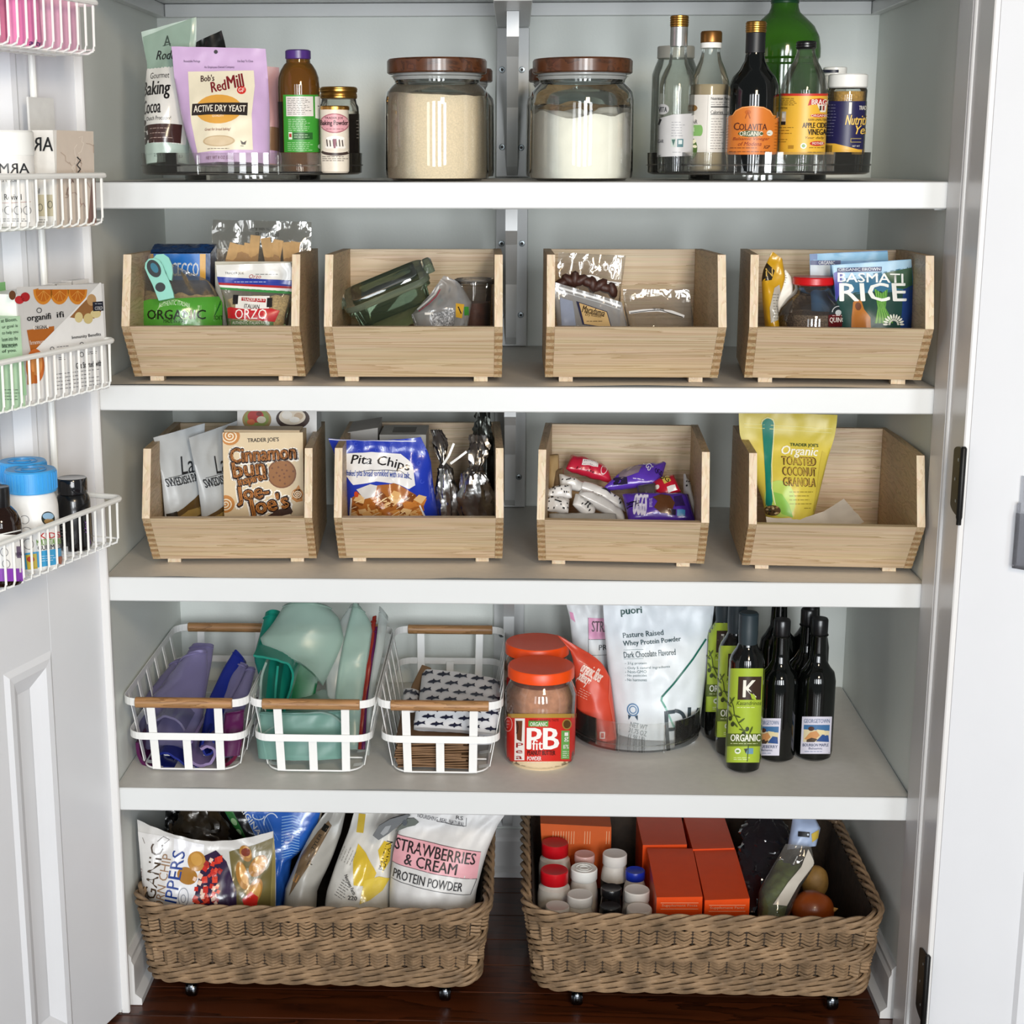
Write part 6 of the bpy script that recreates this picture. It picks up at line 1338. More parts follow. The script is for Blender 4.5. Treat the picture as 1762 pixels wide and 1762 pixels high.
# ---- clear turntable with pouches
turntable(.2385, .290, .120, ZD, 'clear deep turntable on the lowest shelf with protein pouches', .068)
TZD = ZD+.0138
def pr(p):
    p.text('organic fiber', 997, 1144, 1036, 1172, '#f5dcd2', 3, .02, rot=31); p.text('potency+', 992, 1158, 1014, 1180, '#f5dcd2', 3, .02, rot=31); p.fine(994, 1140, 1018, 1144, 1, '#f0b8a6', 2, rot=30); p.fine(993, 1186, 1016, 1202, 4, '#f0b8a6', 2, rot=26)
    p.ell(1020, 1261, 4.5, 4.5, '#3c2a22', 2, n=14); p.rect(1029, 1257, 1038, 1269, '#f5dcd2', 2); p.rect(1031, 1259, 1036, 1267, '#d4553f', 3); p.line([(1050, 1156), (1046, 1200), (1056, 1250), (1062, 1290)], 2.5, '#d9604a', 2)
s = Sheet([(958, 1092), (984, 1122), (990, 1170), (994, 1240), (1022, 1282)], [(1014, 1124), (1034, 1138), (1050, 1164), (1058, 1230), (1062, 1284)], (.285, .245), .04, .05, .003, .9, 101)
pouch('red_pouch', 'orange-red fiber pouch leaning in the turntable', 'food pouch', s, '#cf4730', .4, pr)
def pr(p):
    p.text('puori', 1068, 1044, 1104, 1059, '#174b47', 3, .04, rot=-4)
    p.text('Pasture Raised', 1071, 1084, 1140, 1092.5, '#2b4a52', 3, .025, rot=-5); p.text('Whey Protein Powder', 1071, 1096, 1170, 1106.5, '#2b4a52', 3, .025, rot=-5); p.line([(1072, 1115), (1105, 1113)], .7, '#9fb0b3', 2); p.text('Dark Chocolate Flavored', 1072, 1115, 1160, 1125, '#2b4a52', 3, .01, rot=-4); p.line([(1072, 1130), (1105, 1128)], .7, '#9fb0b3', 2)
    for i, t_ in enumerate(('21g protein', 'Only 5 natural ingredients', 'Non-GMO', 'No pesticides', 'No hormones')): p.text('- '+t_, 1074, 1134+i*6.8, 1110+(40 if i == 1 else 0), 1139+i*6.8, '#6f8488', 3, 0, rot=-3)
    p.line([(1214, 1098), (1190, 1130), (1160, 1165), (1136, 1192)], 3.2, '#1c6a5c', 3); p.line([(1136, 1192), (1135, 1198), (1142, 1210)], 3.2, '#4f9a86', 3); p.line([(1142, 1210), (1155, 1240), (1166, 1258)], 3, '#8fc2b4', 2)
    p.ring(1087, 1215, 9, 10, 2, '#5d86b0', 3); p.ring(1087, 1215, 5.5, 6, 1.5, '#5d86b0', 3); p.poly([(1079, 1224), (1084, 1226), (1080, 1233)], '#3d5266', 3); p.poly([(1095, 1224), (1090, 1226), (1095, 1233)], '#3d5266', 3)
    p.line([(1143, 1216), (1144, 1245), (1146, 1272)], 6.5, '#3e4a52', 4); p.ring(1158, 1232, 17, 16, 6, '#3e4a52', 4, -90, 90); p.line([(1143, 1218), (1158, 1217)], 6, '#3e4a52', 4); p.line([(1146, 1247), (1158, 1247)], 6, '#3e4a52', 4); p.line([(1184, 1212), (1183, 1240), (1184, 1262)], 6, '#3e4a52', 4); p.line([(1166, 1258), (1180, 1258), (1194, 1240), (1200, 1220)], 4, '#3e4a52', 4); p.line([(1200, 1215), (1192, 1235)], 4, '#3e4a52', 4)
    p.text('NET WT\n31.75 OZ\n(1.98 LB)', 1080, 1238, 1110, 1270, '#8a969a', 3, 0, rot=10)
s = Sheet([(1036, 1012), (1040, 1080), (1046, 1150), (1056, 1230), (1068, 1296)], [(1232, 1012), (1226, 1070), (1216, 1150), (1206, 1230), (1192, 1296)], (.305, .268), .072, .05, .004, .85, 104)
pouch('protein_pouch', 'white whey protein powder pouch with teal line print', 'food pouch', s, '#dfe6ec', .38, pr, nu=34, nv=40)
def pr(p):
    p.quad((1012, 1062), (1072, 1064), (1070, 1098), (1012, 1098), '#e39cc0', 1); p.text('STRAWB', 1018, 1068, 1068, 1086, '#4a2a3a', 3, .02, rot=2); p.line([(1012, 1098), (1070, 1098)], 1, '#4a4a4a', 2); p.text('PROTEIN', 1030, 1107, 1082, 1116, '#333336', 3, .02); p.line([(1012, 1062), (1012, 1124), (1060, 1124)], .8, '#77777a', 2); p.poly([(980, 1052), (986, 1054), (990, 1070), (982, 1064)], '#e39cc0', 1)
s = Sheet([(970, 1024), (980, 1060), (986, 1120), (996, 1200), (1004, 1262)], [(1070, 1024), (1072, 1060), (1074, 1120), (1070, 1200), (1068, 1262)], (.375, .345), .04, .05, .004, .85, 107)
pouch('strawberry_pouch', 'white pouch with pink band behind the whey protein pouch', 'food pouch', s, '#d4d8da', .38, pr)
s = Sheet([(1206, 1012), (1206, 1100), (1206, 1280)], [(1240, 1012), (1228, 1100), (1214, 1280)], (.385, .355), .03, .05, .003, .85, 109)
pouch('dark_pouch', 'dark striped pouch squeezed behind the whey protein pouch', 'food pouch', s, '#26302e', .35, lambda p: [p.line([(1210, 1120+k*5), (1226, 1122+k*5)], 1.4, '#6f7876', 2) for k in range(6)])

# ---- oil and vinegar bottles
LIME = '#a8bf3a'
def oil(xc, Y, lab, dy, k=1.0, full=True):
    pr = [(15, 1064), (16, 1074), (16, 1104), (15, 1110), (19, 1120), (27, 1132), (30, 1142), (30, 1312), (28, 1324), (24, 1328)]
    pr = [(hw*k, 1328+(y-1328)*k+dy) for hw, y in pr]; rd = Round(xc, Y, pr); dz = ZD+.0018-rd.z0; rd.pr = [(r, z+dz) for r, z in rd.pr]; rd.z0 += dz; rd.z1 += dz
    t = thing('olive_oil_bottle', lab, 'bottle', rd.base(), group='olive oil bottles with lime labels'); part(t, 'bottle_body', rd.mesh(), DARKGL)
    zt = rd.z1; part(t, 'cap', MB().lathe([(.0165, zt-.052), (.0175, zt-.030), (.0172, zt-.028), (.0172, zt+.002), (.0145, zt+.005)], (rd.cx, rd.cy, 0), 28), mat('slate cap', '#27343a', .45))
    return t, rd
def limelabel(t, rd, xc, dx, dy, k):
    p = Print(rd); X = lambda x: xc+(x-1285)*k; Yy = lambda y: 1328+(y-1328)*k+dy
    p.rect(X(1241), Yy(1150), X(1329), Yy(1312), LIME, 0, n=26); p.rect(X(1272), Yy(1164), X(1310), Yy(1204), '#3b2a20', 1, n=8); p.text('K', X(1281), Yy(1170), X(1302), Yy(1199), '#f2efe2', 4, .03); p.poly([(X(1292), Yy(1192)), (X(1300), Yy(1196)), (X(1302), Yy(1204)), (X(1295), Yy(1202))], LIME, 5)
    p.text('Kasandrinos', X(1271), Yy(1206), X(1311), Yy(1213), '#3f4a14', 3, 0, .2); p.fine(X(1272), Yy(1215), X(1310), Yy(1219), 1, '#e6ecb8', 3)
    st = [(1260, 1200), (1266, 1215), (1268, 1228), (1276, 1245), (1288, 1262), (1293, 1280), (1292, 1310)]; p.line([(X(a), Yy(b)) for a, b in st], 1.4, '#3d4a1a', 3)
    for a, b, r in ((1258, 1212, 40), (1264, 1205, -60), (1272, 1232, 20), (1262, 1228, 60), (1280, 1240, -40), (1270, 1246, 50), (1283, 1256, 15), (1296, 1256, -70)): p.ell(X(a), Yy(b), 7*k, 1.6*k, '#4f5d1e', 3, rot=r, n=12, rings=1)
    for a, b in ((1262, 1236), (1266, 1246), (1290, 1254), (1284, 1262)): p.ell(X(a), Yy(b), 3*k, 4*k, '#2f3a12', 4, n=12, rings=1)
    p.rect(X(1241), Yy(1262), X(1329), Yy(1284), '#5a6a22', 2, n=16); p.text('ORGANIC', X(1264), Yy(1263), X(1311), Yy(1275), '#f2f3e2', 5, .035); p.fine(X(1264), Yy(1277), X(1311), Yy(1281), 1, '#dfe6b0', 5)
    p.ell(X(1276), Yy(1292), 5*k, 5*k, '#e9eedb', 3, n=14); p.ell(X(1276), Yy(1292), 3*k, 2*k, '#6f8f3a', 4, n=12); p.rect(X(1290), Yy(1287), X(1301), Yy(1297), '#6f98b0', 3, n=3); p.poly([(X(1286), Yy(1288)), (X(1292), Yy(1288)), (X(1289), Yy(1296))], '#26322a', 4); p.fine(X(1270), Yy(1302), X(1302), Yy(1308), 2, '#e6ecb8', 3); p.build(t)
t, rd = oil(1284, .128, 'olive oil bottle with lime label, nearest of three', 0); limelabel(t, rd, 1284, 0, 0, 1)
t, rd = oil(1266, .205, 'olive oil bottle with lime label, middle of three', -44, .972); limelabel(t, rd, 1266, 0, -44, .972)
t, rd = oil(1246, .285, 'olive oil bottle with lime label, farthest of three', -88, .945); limelabel(t, rd, 1246, 0, -88, .945)
def balsam(xc, Y, lab, y0, k=1.0, tall=1.0):
    pr = [(14, 1078), (14, 1100), (13, 1106), (14, 1132), (15, 1146), (22, 1158), (29, 1166), (32, 1180), (32, 1298), (30, 1308), (26, 1312)]
    pr = [(hw*k, 1312+(y-1312)*k*tall) for hw, y in pr]; rd = Round(xc, Y, pr); dz = ZD+.0018-rd.z0; rd.pr = [(r, z+dz) for r, z in rd.pr]; rd.z0 += dz; rd.z1 += dz
    t = thing('vinegar_bottle', lab, 'bottle', rd.base(), group='dark vinegar bottles'); part(t, 'bottle_body', rd.mesh(), DARKGL); zt = rd.z1
    part(t, 'cap', MB().lathe([(.0145, zt-.026), (.0152, zt-.024), (.0152, zt+.001), (.0135, zt+.004)], (rd.cx, rd.cy, 0), 26), BLACKP)
    part(t, 'neck_ring', MB().tube([(rd.cx+.0155*math.cos(2*math.pi*i/26), rd.cy+.0155*math.sin(2*math.pi*i/26), zt-.027) for i in range(26)], .0015, 5, closed=True), DARKGL)
    return t, rd
def artlabel(t, rd, x0, y0, x1, y1, a, b):
    p = Print(rd); w, h = x1-x0, y1-y0; p.rect(x0, y0, x1, y1, '#d5d2e0', 0, n=12); P = lambda u, v: (x0+w*u, y0+h*v)
    p.text(a, *P(.08, .06), *P(.92, .17), '#7c8aa6', 3, .02); p.quad(P(.08, .22), P(.93, .22), P(.93, .68), P(.08, .68), '#d8c9a4', 1); p.quad(P(.08, .22), P(.93, .22), P(.93, .38), P(.08, .34), '#3f6d9c', 2); p.poly([P(.12, .6), P(.3, .42), P(.5, .38), P(.62, .5), P(.4, .66)], '#c98f5a', 3); p.poly([P(.5, .66), P(.7, .48), P(.9, .5), P(.93, .68)], '#2f4f8a', 3); p.poly([P(.2, .62), P(.35, .56), P(.55, .6), P(.45, .68), P(.2, .68)], '#4a3a2c', 4); p.ell(*P(.33, .32), w*.1, h*.06, '#4a2f26', 4, n=12)
    p.poly([P(.5, .34), P(.75, .36), P(.8, .46), P(.6, .46)], '#e0cfa0', 4)
    p.text(b, *P(.08, .72), *P(.92, .80), '#4a5573', 3, .02); p.text('Balsamic', *P(.28, .82), *P(.72, .88), '#4a5573', 3); p.fine(*P(.15, .91), *P(.85, .96), 1, '#7c8aa6', 3); p.build(t)
t, rd = balsam(1341, .186, 'dark vinegar bottle half covered by the front oil bottle', 1314); artlabel(t, rd, 1306, 1236, 1346, 1300, 'GEORGETOWN', 'BLUEBERRY')
t, rd = balsam(1405, .194, 'dark vinegar bottle with picture label, rightmost in front', 1312); artlabel(t, rd, 1384, 1233, 1433, 1297, 'GEORGETOWN', 'BOURBON MAPLE')
t, rd = balsam(1336, .310, 'tall dark bottle behind the half covered vinegar bottle', 1250, 1.0, 1.12)
t, rd = balsam(1391, .320, 'tall dark bottle behind the rightmost vinegar bottle', 1250, 1.0, 1.12)
t, rd = balsam(1386, .255, 'dark bottle between the front and the back vinegar bottles', 1250, .98, 1.0)
# ================================================================== wicker baskets on the floor
WICK = mat('grey-brown wicker', '#8a7156', .55, 0, .45, 26, .5, 120); WICKD = mat('wicker darkened as gap shade', '#33271b', .8, 0, .35, 40, .6, 120)  # WICKD is darkened so shade in the weave is painted in
CHROME = mat('chrome', '#55585c', .15, 1, .05, 30)
def wicker(cx, y0, w, d, lab):
    cy = y0+d/2; zt = .203; zb = .046; r = .065
    t = thing('wicker_basket', lab, 'basket', (cx, cy, .0015), group='wheeled wicker baskets on the closet floor')
    ns = 68; per = 6*ns; base = []
    # evenly spaced points of a rounded rectangle with outward normals
    raw = []
    for X, Y, a0 in ((w/2-r, d/2-r, 0), (-w/2+r, d/2-r, 90), (-w/2+r, -d/2+r, 180), (w/2-r, -d/2+r, 270)):
        for i in range(13):
            a = math.radians(a0+90*i/12); raw.append((Vector((X+r*math.cos(a), Y+r*math.sin(a), 0)), Vector((math.cos(a), math.sin(a), 0))))
    raw.append(raw[0]); L = [0]
    for a, b in zip(raw, raw[1:]): L.append(L[-1]+(b[0]-a[0]).length)
    j = 0
    for i in range(per):
        q = L[-1]*i/per
        while L[j+1] < q: j += 1
        k = (q-L[j])/max(1e-9, L[j+1]-L[j]); base.append((raw[j][0]*(1-k)+raw[j+1][0]*k, (raw[j][1]*(1-k)+raw[j+1][1]*k).normalized()))
    C0 = Vector((cx, cy, 0)); taper = lambda z: -.020*(zt-z)/(zt-zb)
    rnd = random.Random(int(cx*100))
    def pt(i, z, off): p, n_ = base[i % per]; return C0+p+n_*(taper(z)+off)+Vector((0, 0, z))
    def weave(z0, z1, rows, name, ph):
        mb = MB()
        for k in range(rows):
            z = z0+(z1-z0)*(k+.5)/rows; j = rnd.uniform(-.0006, .0006); rr = .0028+rnd.uniform(-.0003, .0003)
            mb.tube([pt(i, z+j+.0012*noise.noise(Vector((i*.11, k, cx)))-.0006*math.cos(math.pi*(i+ph)/3), .0062*math.cos(math.pi*(i+ph)/3)) for i in range(per)], rr, 6, closed=True)
        part(t, name, mb, WICK, kind='stuff')
    def rope(z0, z1, rows, name, R=.0052, rr=.0044, pitch=10):
        mb = MB(); nst = 3
        for k in range(rows):
            z = z0+(z1-z0)*(k+.5)/rows
            for s in range(nst):
                path = []
                for i in range(per):
                    a = 2*math.pi*(i/pitch+s/nst)+.4*k
                    path.append(pt(i, z+R*.95*math.sin(a), .0015+R*math.cos(a)))
                mb.tube(path, rr, 6, closed=True)
        part(t, name, mb, WICK, kind='stuff')
    rope(.046, .068, 2, 'base_rope', .0060, .0040, 26); rope(.070, .080, 1, 'low_rope', .0052, .0034, 20)
    weave(.082, .112, 5, 'lower_weave', 0); rope(.112, .140, 3, 'middle_rope', .0054, .0034, 19); weave(.141, .174, 5, 'upper_weave', 0); rope(.176, .202, 2, 'rim_rope', .0064, .0042, 22)
    # upright stakes behind the weave
    st = None
    for i in range(ns):
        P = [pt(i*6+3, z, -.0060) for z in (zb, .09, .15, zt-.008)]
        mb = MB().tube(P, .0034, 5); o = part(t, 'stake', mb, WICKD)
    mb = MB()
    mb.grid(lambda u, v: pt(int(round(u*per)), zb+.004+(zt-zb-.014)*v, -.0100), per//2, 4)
    part(t, 'gap_shade_sheet', mb, WICKD)  # dark sheet added behind the weave to paint shade into its gaps
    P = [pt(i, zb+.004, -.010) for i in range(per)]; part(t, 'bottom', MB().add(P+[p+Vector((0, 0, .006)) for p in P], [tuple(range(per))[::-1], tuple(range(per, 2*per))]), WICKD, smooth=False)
    for sx in (-1, 1):
        for sy in (-1, 1):
            x, y = cx+sx*(w/2-.085), cy+sy*(d/2-.045)
            c = part(t, 'caster', MB().lathe([(.006, .030), (.012, .032), (.014, .0455)], (x, y, 0), 16), CHROME)
            part(c, 'wheel', MB().lathe([(.004, -.011), (.013, -.010), (.0155, -.006), (.0155, .006), (.013, .010), (.004, .011)], (x+.008, y, .0172), 22, M=Matrix.Rotation(math.pi/2, 4, 'Y')), CHROME)
            part(c, 'hood', MB().lathe([(.0165, -.004), (.0175, 0), (.0165, .004)], (x+.008, y, .021), 18, M=Matrix.Rotation(math.pi/2, 4, 'Y')), CHROME)
    return t
wicker(-.3560, .012, .636, .50, 'wicker basket on the left, filled with chip bags')
wicker(.3470, .004, .630, .50, 'wicker basket on the right, filled with bottles and orange boxes')
ZF = .058
# ---- left basket
def pr(p):
    p.quad((237, 1430), (300, 1440), (300, 1600), (246, 1600), '#dcdad9', 0, 34); p.quad((300, 1441), (352, 1452), (352, 1600), (300, 1600), '#e8e8ec', 0, 34)
    p.text('ORGANIC', 200, 1504, 330, 1526, '#4a3a2c', 4, 0, rot=-83); p.text('CORN CHIP', 234, 1508, 334, 1524, '#9a7a5e', 4, 0, rot=-83); p.text('DIPPERS', 254, 1500, 354, 1522, '#22408c', 4, .01, rot=-83)
    p.ring(323, 1530, 9, 14, 1.2, '#8a8e9a', 3); p.ring(323, 1532, 4, 6, 1.2, '#8a8e9a', 3); p.line([(272, 1446), (282, 1438), (292, 1444), (284, 1450)], 1.2, '#55504c', 3)
    p.poly([(352, 1470), (372, 1462), (392, 1478), (412, 1520), (416, 1600), (340, 1600), (342, 1530)], '#2e1a3c', 1)
    p.poly([(395, 1464), (440, 1452), (474, 1440), (474, 1600), (412, 1600), (408, 1520)], '#6d6238', 0)
    p.ell(341, 1477, 16, 14, '#b98436', 3, rot=35); p.ell(327, 1498, 18, 12, '#a8742a', 3, rot=15); p.ell(341, 1474, 11, 8, '#cf9c4e', 4, rot=35)
    rn = random.Random(8)
    for k in range(60):
        x = rn.uniform(340, 382); y = rn.uniform(1474, 1556)
        if y < 1496 and x < 352: continue
        r = rn.uniform(3, 7); a = rn.uniform(0, 3); p.poly([(x+r*math.cos(a+q), y+r*math.sin(a+q)) for q in (0, 1.5, 3, 4.6)], ('#c62a1e', '#e04a32', '#a01c18', '#e8c8b4', '#d33a26')[k % 5], 4+k % 3)
    for x, y, rx, ry, a in ((424, 1466, 14, 10, 60), (446, 1486, 19, 13, -50), (420, 1500, 22, 9, 70), (440, 1530, 12, 26, 20)): p.ell(x, y, rx, ry, '#a8742e', 3, rot=a); p.ell(x+2, y-2, rx*.7, ry*.65, '#cf9a52', 4, rot=a)
    p.ell(424, 1464, 8, 7, '#7c3420', 5); p.poly([(422, 1535), (436, 1524), (448, 1534), (446, 1552), (428, 1552)], '#cf2a22', 5); p.poly([(470, 1436), (474, 1432), (474, 1600), (466, 1600)], '#8d7f4a', 2)
    p.line([(246, 1440), (250, 1450)], 1, '#77706a', 2); p.text("TRADER JOE'S", 222, 1510, 262, 1516, '#8a3a3a', 3, .02, rot=-84)
s = Sheet([(236, 1410), (240, 1460), (246, 1530), (250, 1580), (256, 1660)], [(470, 1430), (474, 1470), (475, 1530), (474, 1580), (466, 1660)], (.115, .095), .085, .02, .0038, .8, 121, sag=26)
pouch('corn_chip_bag', 'white corn chip bag printed with salsa and chips', 'snack bag', s, '#c9c7c4', .28, pr, pmat=FOILP, nu=40, nv=38, coat=.3)
crumple('brown_snack_bag', 'dark brown crumpled bag behind the corn chip bag', 'snack bag', [(345, 1385, 30, .33), (345, 1420, 46, .32), (348, 1450, 50, .31), (350, 1490, 48, .30), (350, 1570, 46, .29)], mat('dark brown film', '#3f3220', .3, .2, .5, 26, 1, 40, coat=.3), 5, .01, flat=.55)
crumple('black_bag', 'black bag in the back left corner of the chip basket', 'snack bag', [(285, 1385, 20, .40), (284, 1420, 26, .39), (284, 1480, 28, .38), (284, 1550, 26, .37)], mat('black film', '#0c0d0e', .25, 0, .3, 30, .8, 40, coat=.4), 7, .008, flat=.5)
def pr(p):
    p.quad((378, 1380), (394, 1380), (434, 1452), (420, 1452), '#2f6b34', 1); p.quad((394, 1380), (412, 1380), (452, 1452), (434, 1452), '#101112', 1); p.text('ORIGINAL', 392, 1403, 470, 1411, '#e6e6e2', 4, .03, rot=52); p.ell(404, 1412, 7, 5, '#9cc08c', 3, rot=50); p.ell(412, 1430, 6, 5, '#9cc08c', 3, rot=50)
    p.quad((412, 1380), (560, 1380), (540, 1470), (452, 1470), '#2a63bd', 0)
    for k in range(15): p.line([(486+k*.2, 1404+k*4.6), (505, 1401+k*4.6), (520-k*.3, 1406+k*4.6)], 1.4, '#8fb8e6', 2)
    for k in range(7): p.line([(424+k*6, 1402), (446+k*6, 1440)], 1, '#6f9ad8', 2)
    p.ring(446, 1402, 10, 6, 1.6, '#dfe8f4', 3, 0, 200); p.ring(468, 1412, 12, 14, 1.6, '#dfe8f4', 3, 160, 330)
s = Sheet([(378, 1380), (400, 1420), (428, 1452), (452, 1480), (460, 1560)], [(556, 1380), (545, 1420), (532, 1452), (500, 1480), (496, 1560)], (.245, .215), .06, .0, .006, .8, 125)
pouch('blue_chip_bag', 'blue striped chip bag with green and black edge', 'snack bag', s, '#2559b0', .28, pr, pmat=FOILP, nu=34, nv=34, coat=.3)
carton('tan_carton', 'small tan carton corner between blue bag and tortilla bag', 'carton', (518, 1388), (556, 1384), (545, 1446), (515, 1440), (.25, .25), .03, '#cdbfa6', lambda p: (p.fine(520, 1402, 542, 1436, 4, '#7a6a52', 2, 2),))
def pr(p):
    p.poly([(520, 1470), (548, 1430), (566, 1412), (572, 1420), (540, 1480), (500, 1540)], '#6f5a42', 1); p.rect(556, 1418, 566, 1430, '#14140f', 3, rot=30); p.text('TYLER', 532, 1444, 562, 1450, '#2c2a28', 3, .02, rot=-62); p.fine(528, 1460, 552, 1470, 2, '#4a4642', 3, rot=-62); p.rect(506, 1505, 520, 1512, '#b5824c', 2, rot=-66); p.text('T', 532, 1480, 542, 1488, '#2c2a28', 3, rot=-62)
s = Sheet([(566, 1390), (540, 1425), (516, 1470), (490, 1530), (482, 1640)], [(596, 1390), (588, 1430), (570, 1480), (546, 1530), (540, 1640)], (.22, .13), .06, .0, .006, .8, 128)
pouch('tortilla_bag', 'grey and white bag leaning left in the basket middle', 'snack bag', s, '#a9a69f', .35, pr, pmat=FOILP)
def pr(p):
    p.poly([(610, 1480), (618, 1450), (632, 1466), (650, 1500), (640, 1522), (612, 1520)], '#d9b93a', 2); p.poly([(630, 1512), (654, 1506), (672, 1510), (660, 1530), (640, 1545), (622, 1552)], '#e2c64e', 3); p.poly([(652, 1462), (662, 1446), (674, 1450), (672, 1480), (660, 1500)], '#d9b93a', 2); p.text('PLANTAIN', 640, 1466, 690, 1476, '#2c2818', 4, .02, rot=-74)
    p.rect(616, 1400, 628, 1432, '#c9ab3e', 2, rot=6); p.text('Nutrition Facts', 588, 1516, 624, 1522, '#1f1e1c', 4, .02, rot=64); p.text('220', 602, 1538, 618, 1545, '#1f1e1c', 4, .03, rot=4); p.fine(584, 1512, 604, 1545, 7, '#4a4844', 3, rot=30); p.fine(576, 1440, 604, 1490, 9, '#8d8a82', 3, rot=-66)
s = Sheet([(612, 1388), (600, 1430), (580, 1480), (560, 1540), (556, 1640)], [(700, 1390), (682, 1440), (676, 1490), (674, 1540), (668, 1640)], (.20, .11), .07, .02, .006, .8, 131)
pouch('plantain_bag', 'white and yellow chip bag closed with the dark clip', 'snack bag', s, '#d2cfc8', .32, pr, pmat=FOILP, nu=30)
c = Sheet([(640, 1400), (640, 1450)], [(725, 1400), (725, 1450)], (.13, .12), 0)
t = thing('bag_clip', 'dark grey bag clip on the white and yellow chip bag', 'bag clip', tuple(c.at(660, 1440, 0)))
CLG = mat('charcoal plastic', '#4a4c4e', .4)
part(t, 'front_jaw', slab([(642, 1436), (652, 1420), (672, 1408), (700, 1398), (706, 1402), (690, 1416), (668, 1434), (652, 1444)], -.002, .008, c), CLG, smooth=False); part(t, 'rear_jaw', slab([(686, 1424), (700, 1410), (712, 1409), (720, 1416), (714, 1421), (700, 1424), (680, 1432)], -.010, -.003, c), mat('dark olive plastic', '#3c4438', .4), smooth=False); part(t, 'spring_pin', slab(oval(697, 1414, 4, 5), -.003, .010, c), CHROME, smooth=False); part(t, 'grip', slab([(655, 1432), (664, 1420), (674, 1418), (668, 1430), (660, 1436)], .0082, .0092, c), mat('grey grip', '#8a8c8e', .5), smooth=False)
def pr(p):
    p.line([(752, 1412), (778, 1417), (802, 1420), (803, 1406)], 1, '#3a3a3c', 2); p.text('RS', 785, 1403, 797, 1409, '#3a3a3c', 3, .03, rot=8); p.text('NOURISHING. REAL. NATURAL', 718, 1406, 800, 1413, '#55555a', 3, .01, rot=11)
    p.quad((678, 1434), (828, 1463), (821, 1509), (675, 1481), '#e3a6ae', 1); p.line([(678, 1434), (752, 1448), (828, 1463)], 1, '#5a4a4c', 2); p.line([(675, 1481), (750, 1495), (821, 1509)], 1, '#5a4a4c', 2)
    p.text('STRAWBERRIES', 680, 1452, 820, 1471, '#2a2224', 4, .03, rot=10.5); p.text('& CREAM', 697, 1472, 788, 1490, '#2a2224', 4, .03, rot=10.5); p.text('PROTEIN POWDER', 677, 1501, 798, 1516, '#2a2a2c', 4, .02, rot=10.5); p.line([(674, 1508), (745, 1522), (810, 1535), (821, 1509)], 1, '#5a5a5c', 2)
s = Sheet([(700, 1380), (688, 1420), (676, 1470), (670, 1530), (672, 1650)], [(884, 1380), (856, 1420), (836, 1470), (820, 1530), (806, 1650)], (.15, .09), .085, .05, .005, .85, 135)
pouch('protein_pouch', 'white strawberries and cream protein powder pouch in the wicker basket', 'food pouch', s, '#d3d1cf', .4, pr, nu=34, nv=40)

# ---- right basket
REDC = mat('red cap', '#c4111d', .35); PINKC = mat('pink cap', '#d3a7a0', .4); BLUEC = mat('blue cap', '#1530a8', .35)
def pill(lab, x, y, rpx, capm, bodym, zt=.195, ch=.020, body=1.18, emb=False, lbl=None):
    c = atz(x, y, zt); r = rpx/pxm(c); R = r*body
    t = thing('pill_bottle', lab, 'pill bottle', (c.x, c.y, ZF), group='supplement bottles in the wicker basket')
    part(t, 'bottle_body', MB().lathe([(R*.92, ZF), (R, ZF+.004), (R, zt-.048), (R*.93, zt-.034), (r*.92, zt-ch-.004), (r*.9, zt-ch)], (c.x, c.y, 0), 32), bodym)
    k = part(t, 'cap', MB().lathe([(r*.96, zt-ch+.0004), (r, zt-ch+.002), (r, zt-.002), (r*.94, zt), (r*.8, zt-.0008), (.0005, zt-.0008)], (c.x, c.y, 0), 36), capm)
    if emb:
        for q in (.35, .62): part(k, 'raised_ring', MB().tube([(c.x+r*q*math.cos(2*math.pi*i/24), c.y+r*q*math.sin(2*math.pi*i/24), zt-.0004) for i in range(24)], .0007, 5, closed=True), capm)
    if lbl: part(t, 'label_band', MB().lathe([(R+.0004, ZF+.01), (R+.0004, zt-.052)], (c.x, c.y, 0), 32, cap=False), lbl)
    return t
WB = mat('white bottle plastic', '#d6d0c8', .4); BKB = mat('black bottle', '#0c0c0d', .25, coat=.4); LBW = mat('black label', '#17171a', .4)
pill('red-capped white bottle at the back of the basket', 955, 1449, 23, REDC, WB, .205, .026, 1.2)
pill('red-capped white bottle nearer the basket rim', 954, 1496, 24, REDC, WB, .200, .026, 1.2)
pill('white bottle with pink cap', 1006, 1469, 17.5, PINKC, WB, .190, .016)
pill('white bottle with embossed cap', 1005, 1493, 23, WHITEP, WB, .192, .022, 1.05, True)
pill('white bottle with smooth cap and black label', 1058, 1468, 21, GREYP, WB, .198, .022, 1.1, False, LBW)
pill('white bottle with beige cap, left of the black bottles', 998, 1538, 22, GREYP, WB, .185, .020, 1.1)
pill('white bottle tucked under the front left basket rim', 959, 1558, 21, GREYP, WB, .170, .016, 1.1)
pill('white bottle with bright blue cap', 1093, 1497, 17, BLUEC, WB, .182, .018, 1.2)
pill('black bottle behind the other black bottle', 1052, 1527, 18, BLACKP, BKB, .180, .016, 1.1)
pill('black bottle nearest the basket rim', 1050, 1558, 18, BLACKP, BKB, .170, .016, 1.1)
pill('white bottle with beige cap, behind the front right one', 1096, 1530, 22, GREYP, WB, .186, .022, 1.15)
pill('white bottle with beige cap, nearest the orange boxes', 1100, 1562, 22, GREYP, WB, .176, .016, 1.1)
ORB = mat('orange box card', '#dd4a12', .35, 0, .03, 40)
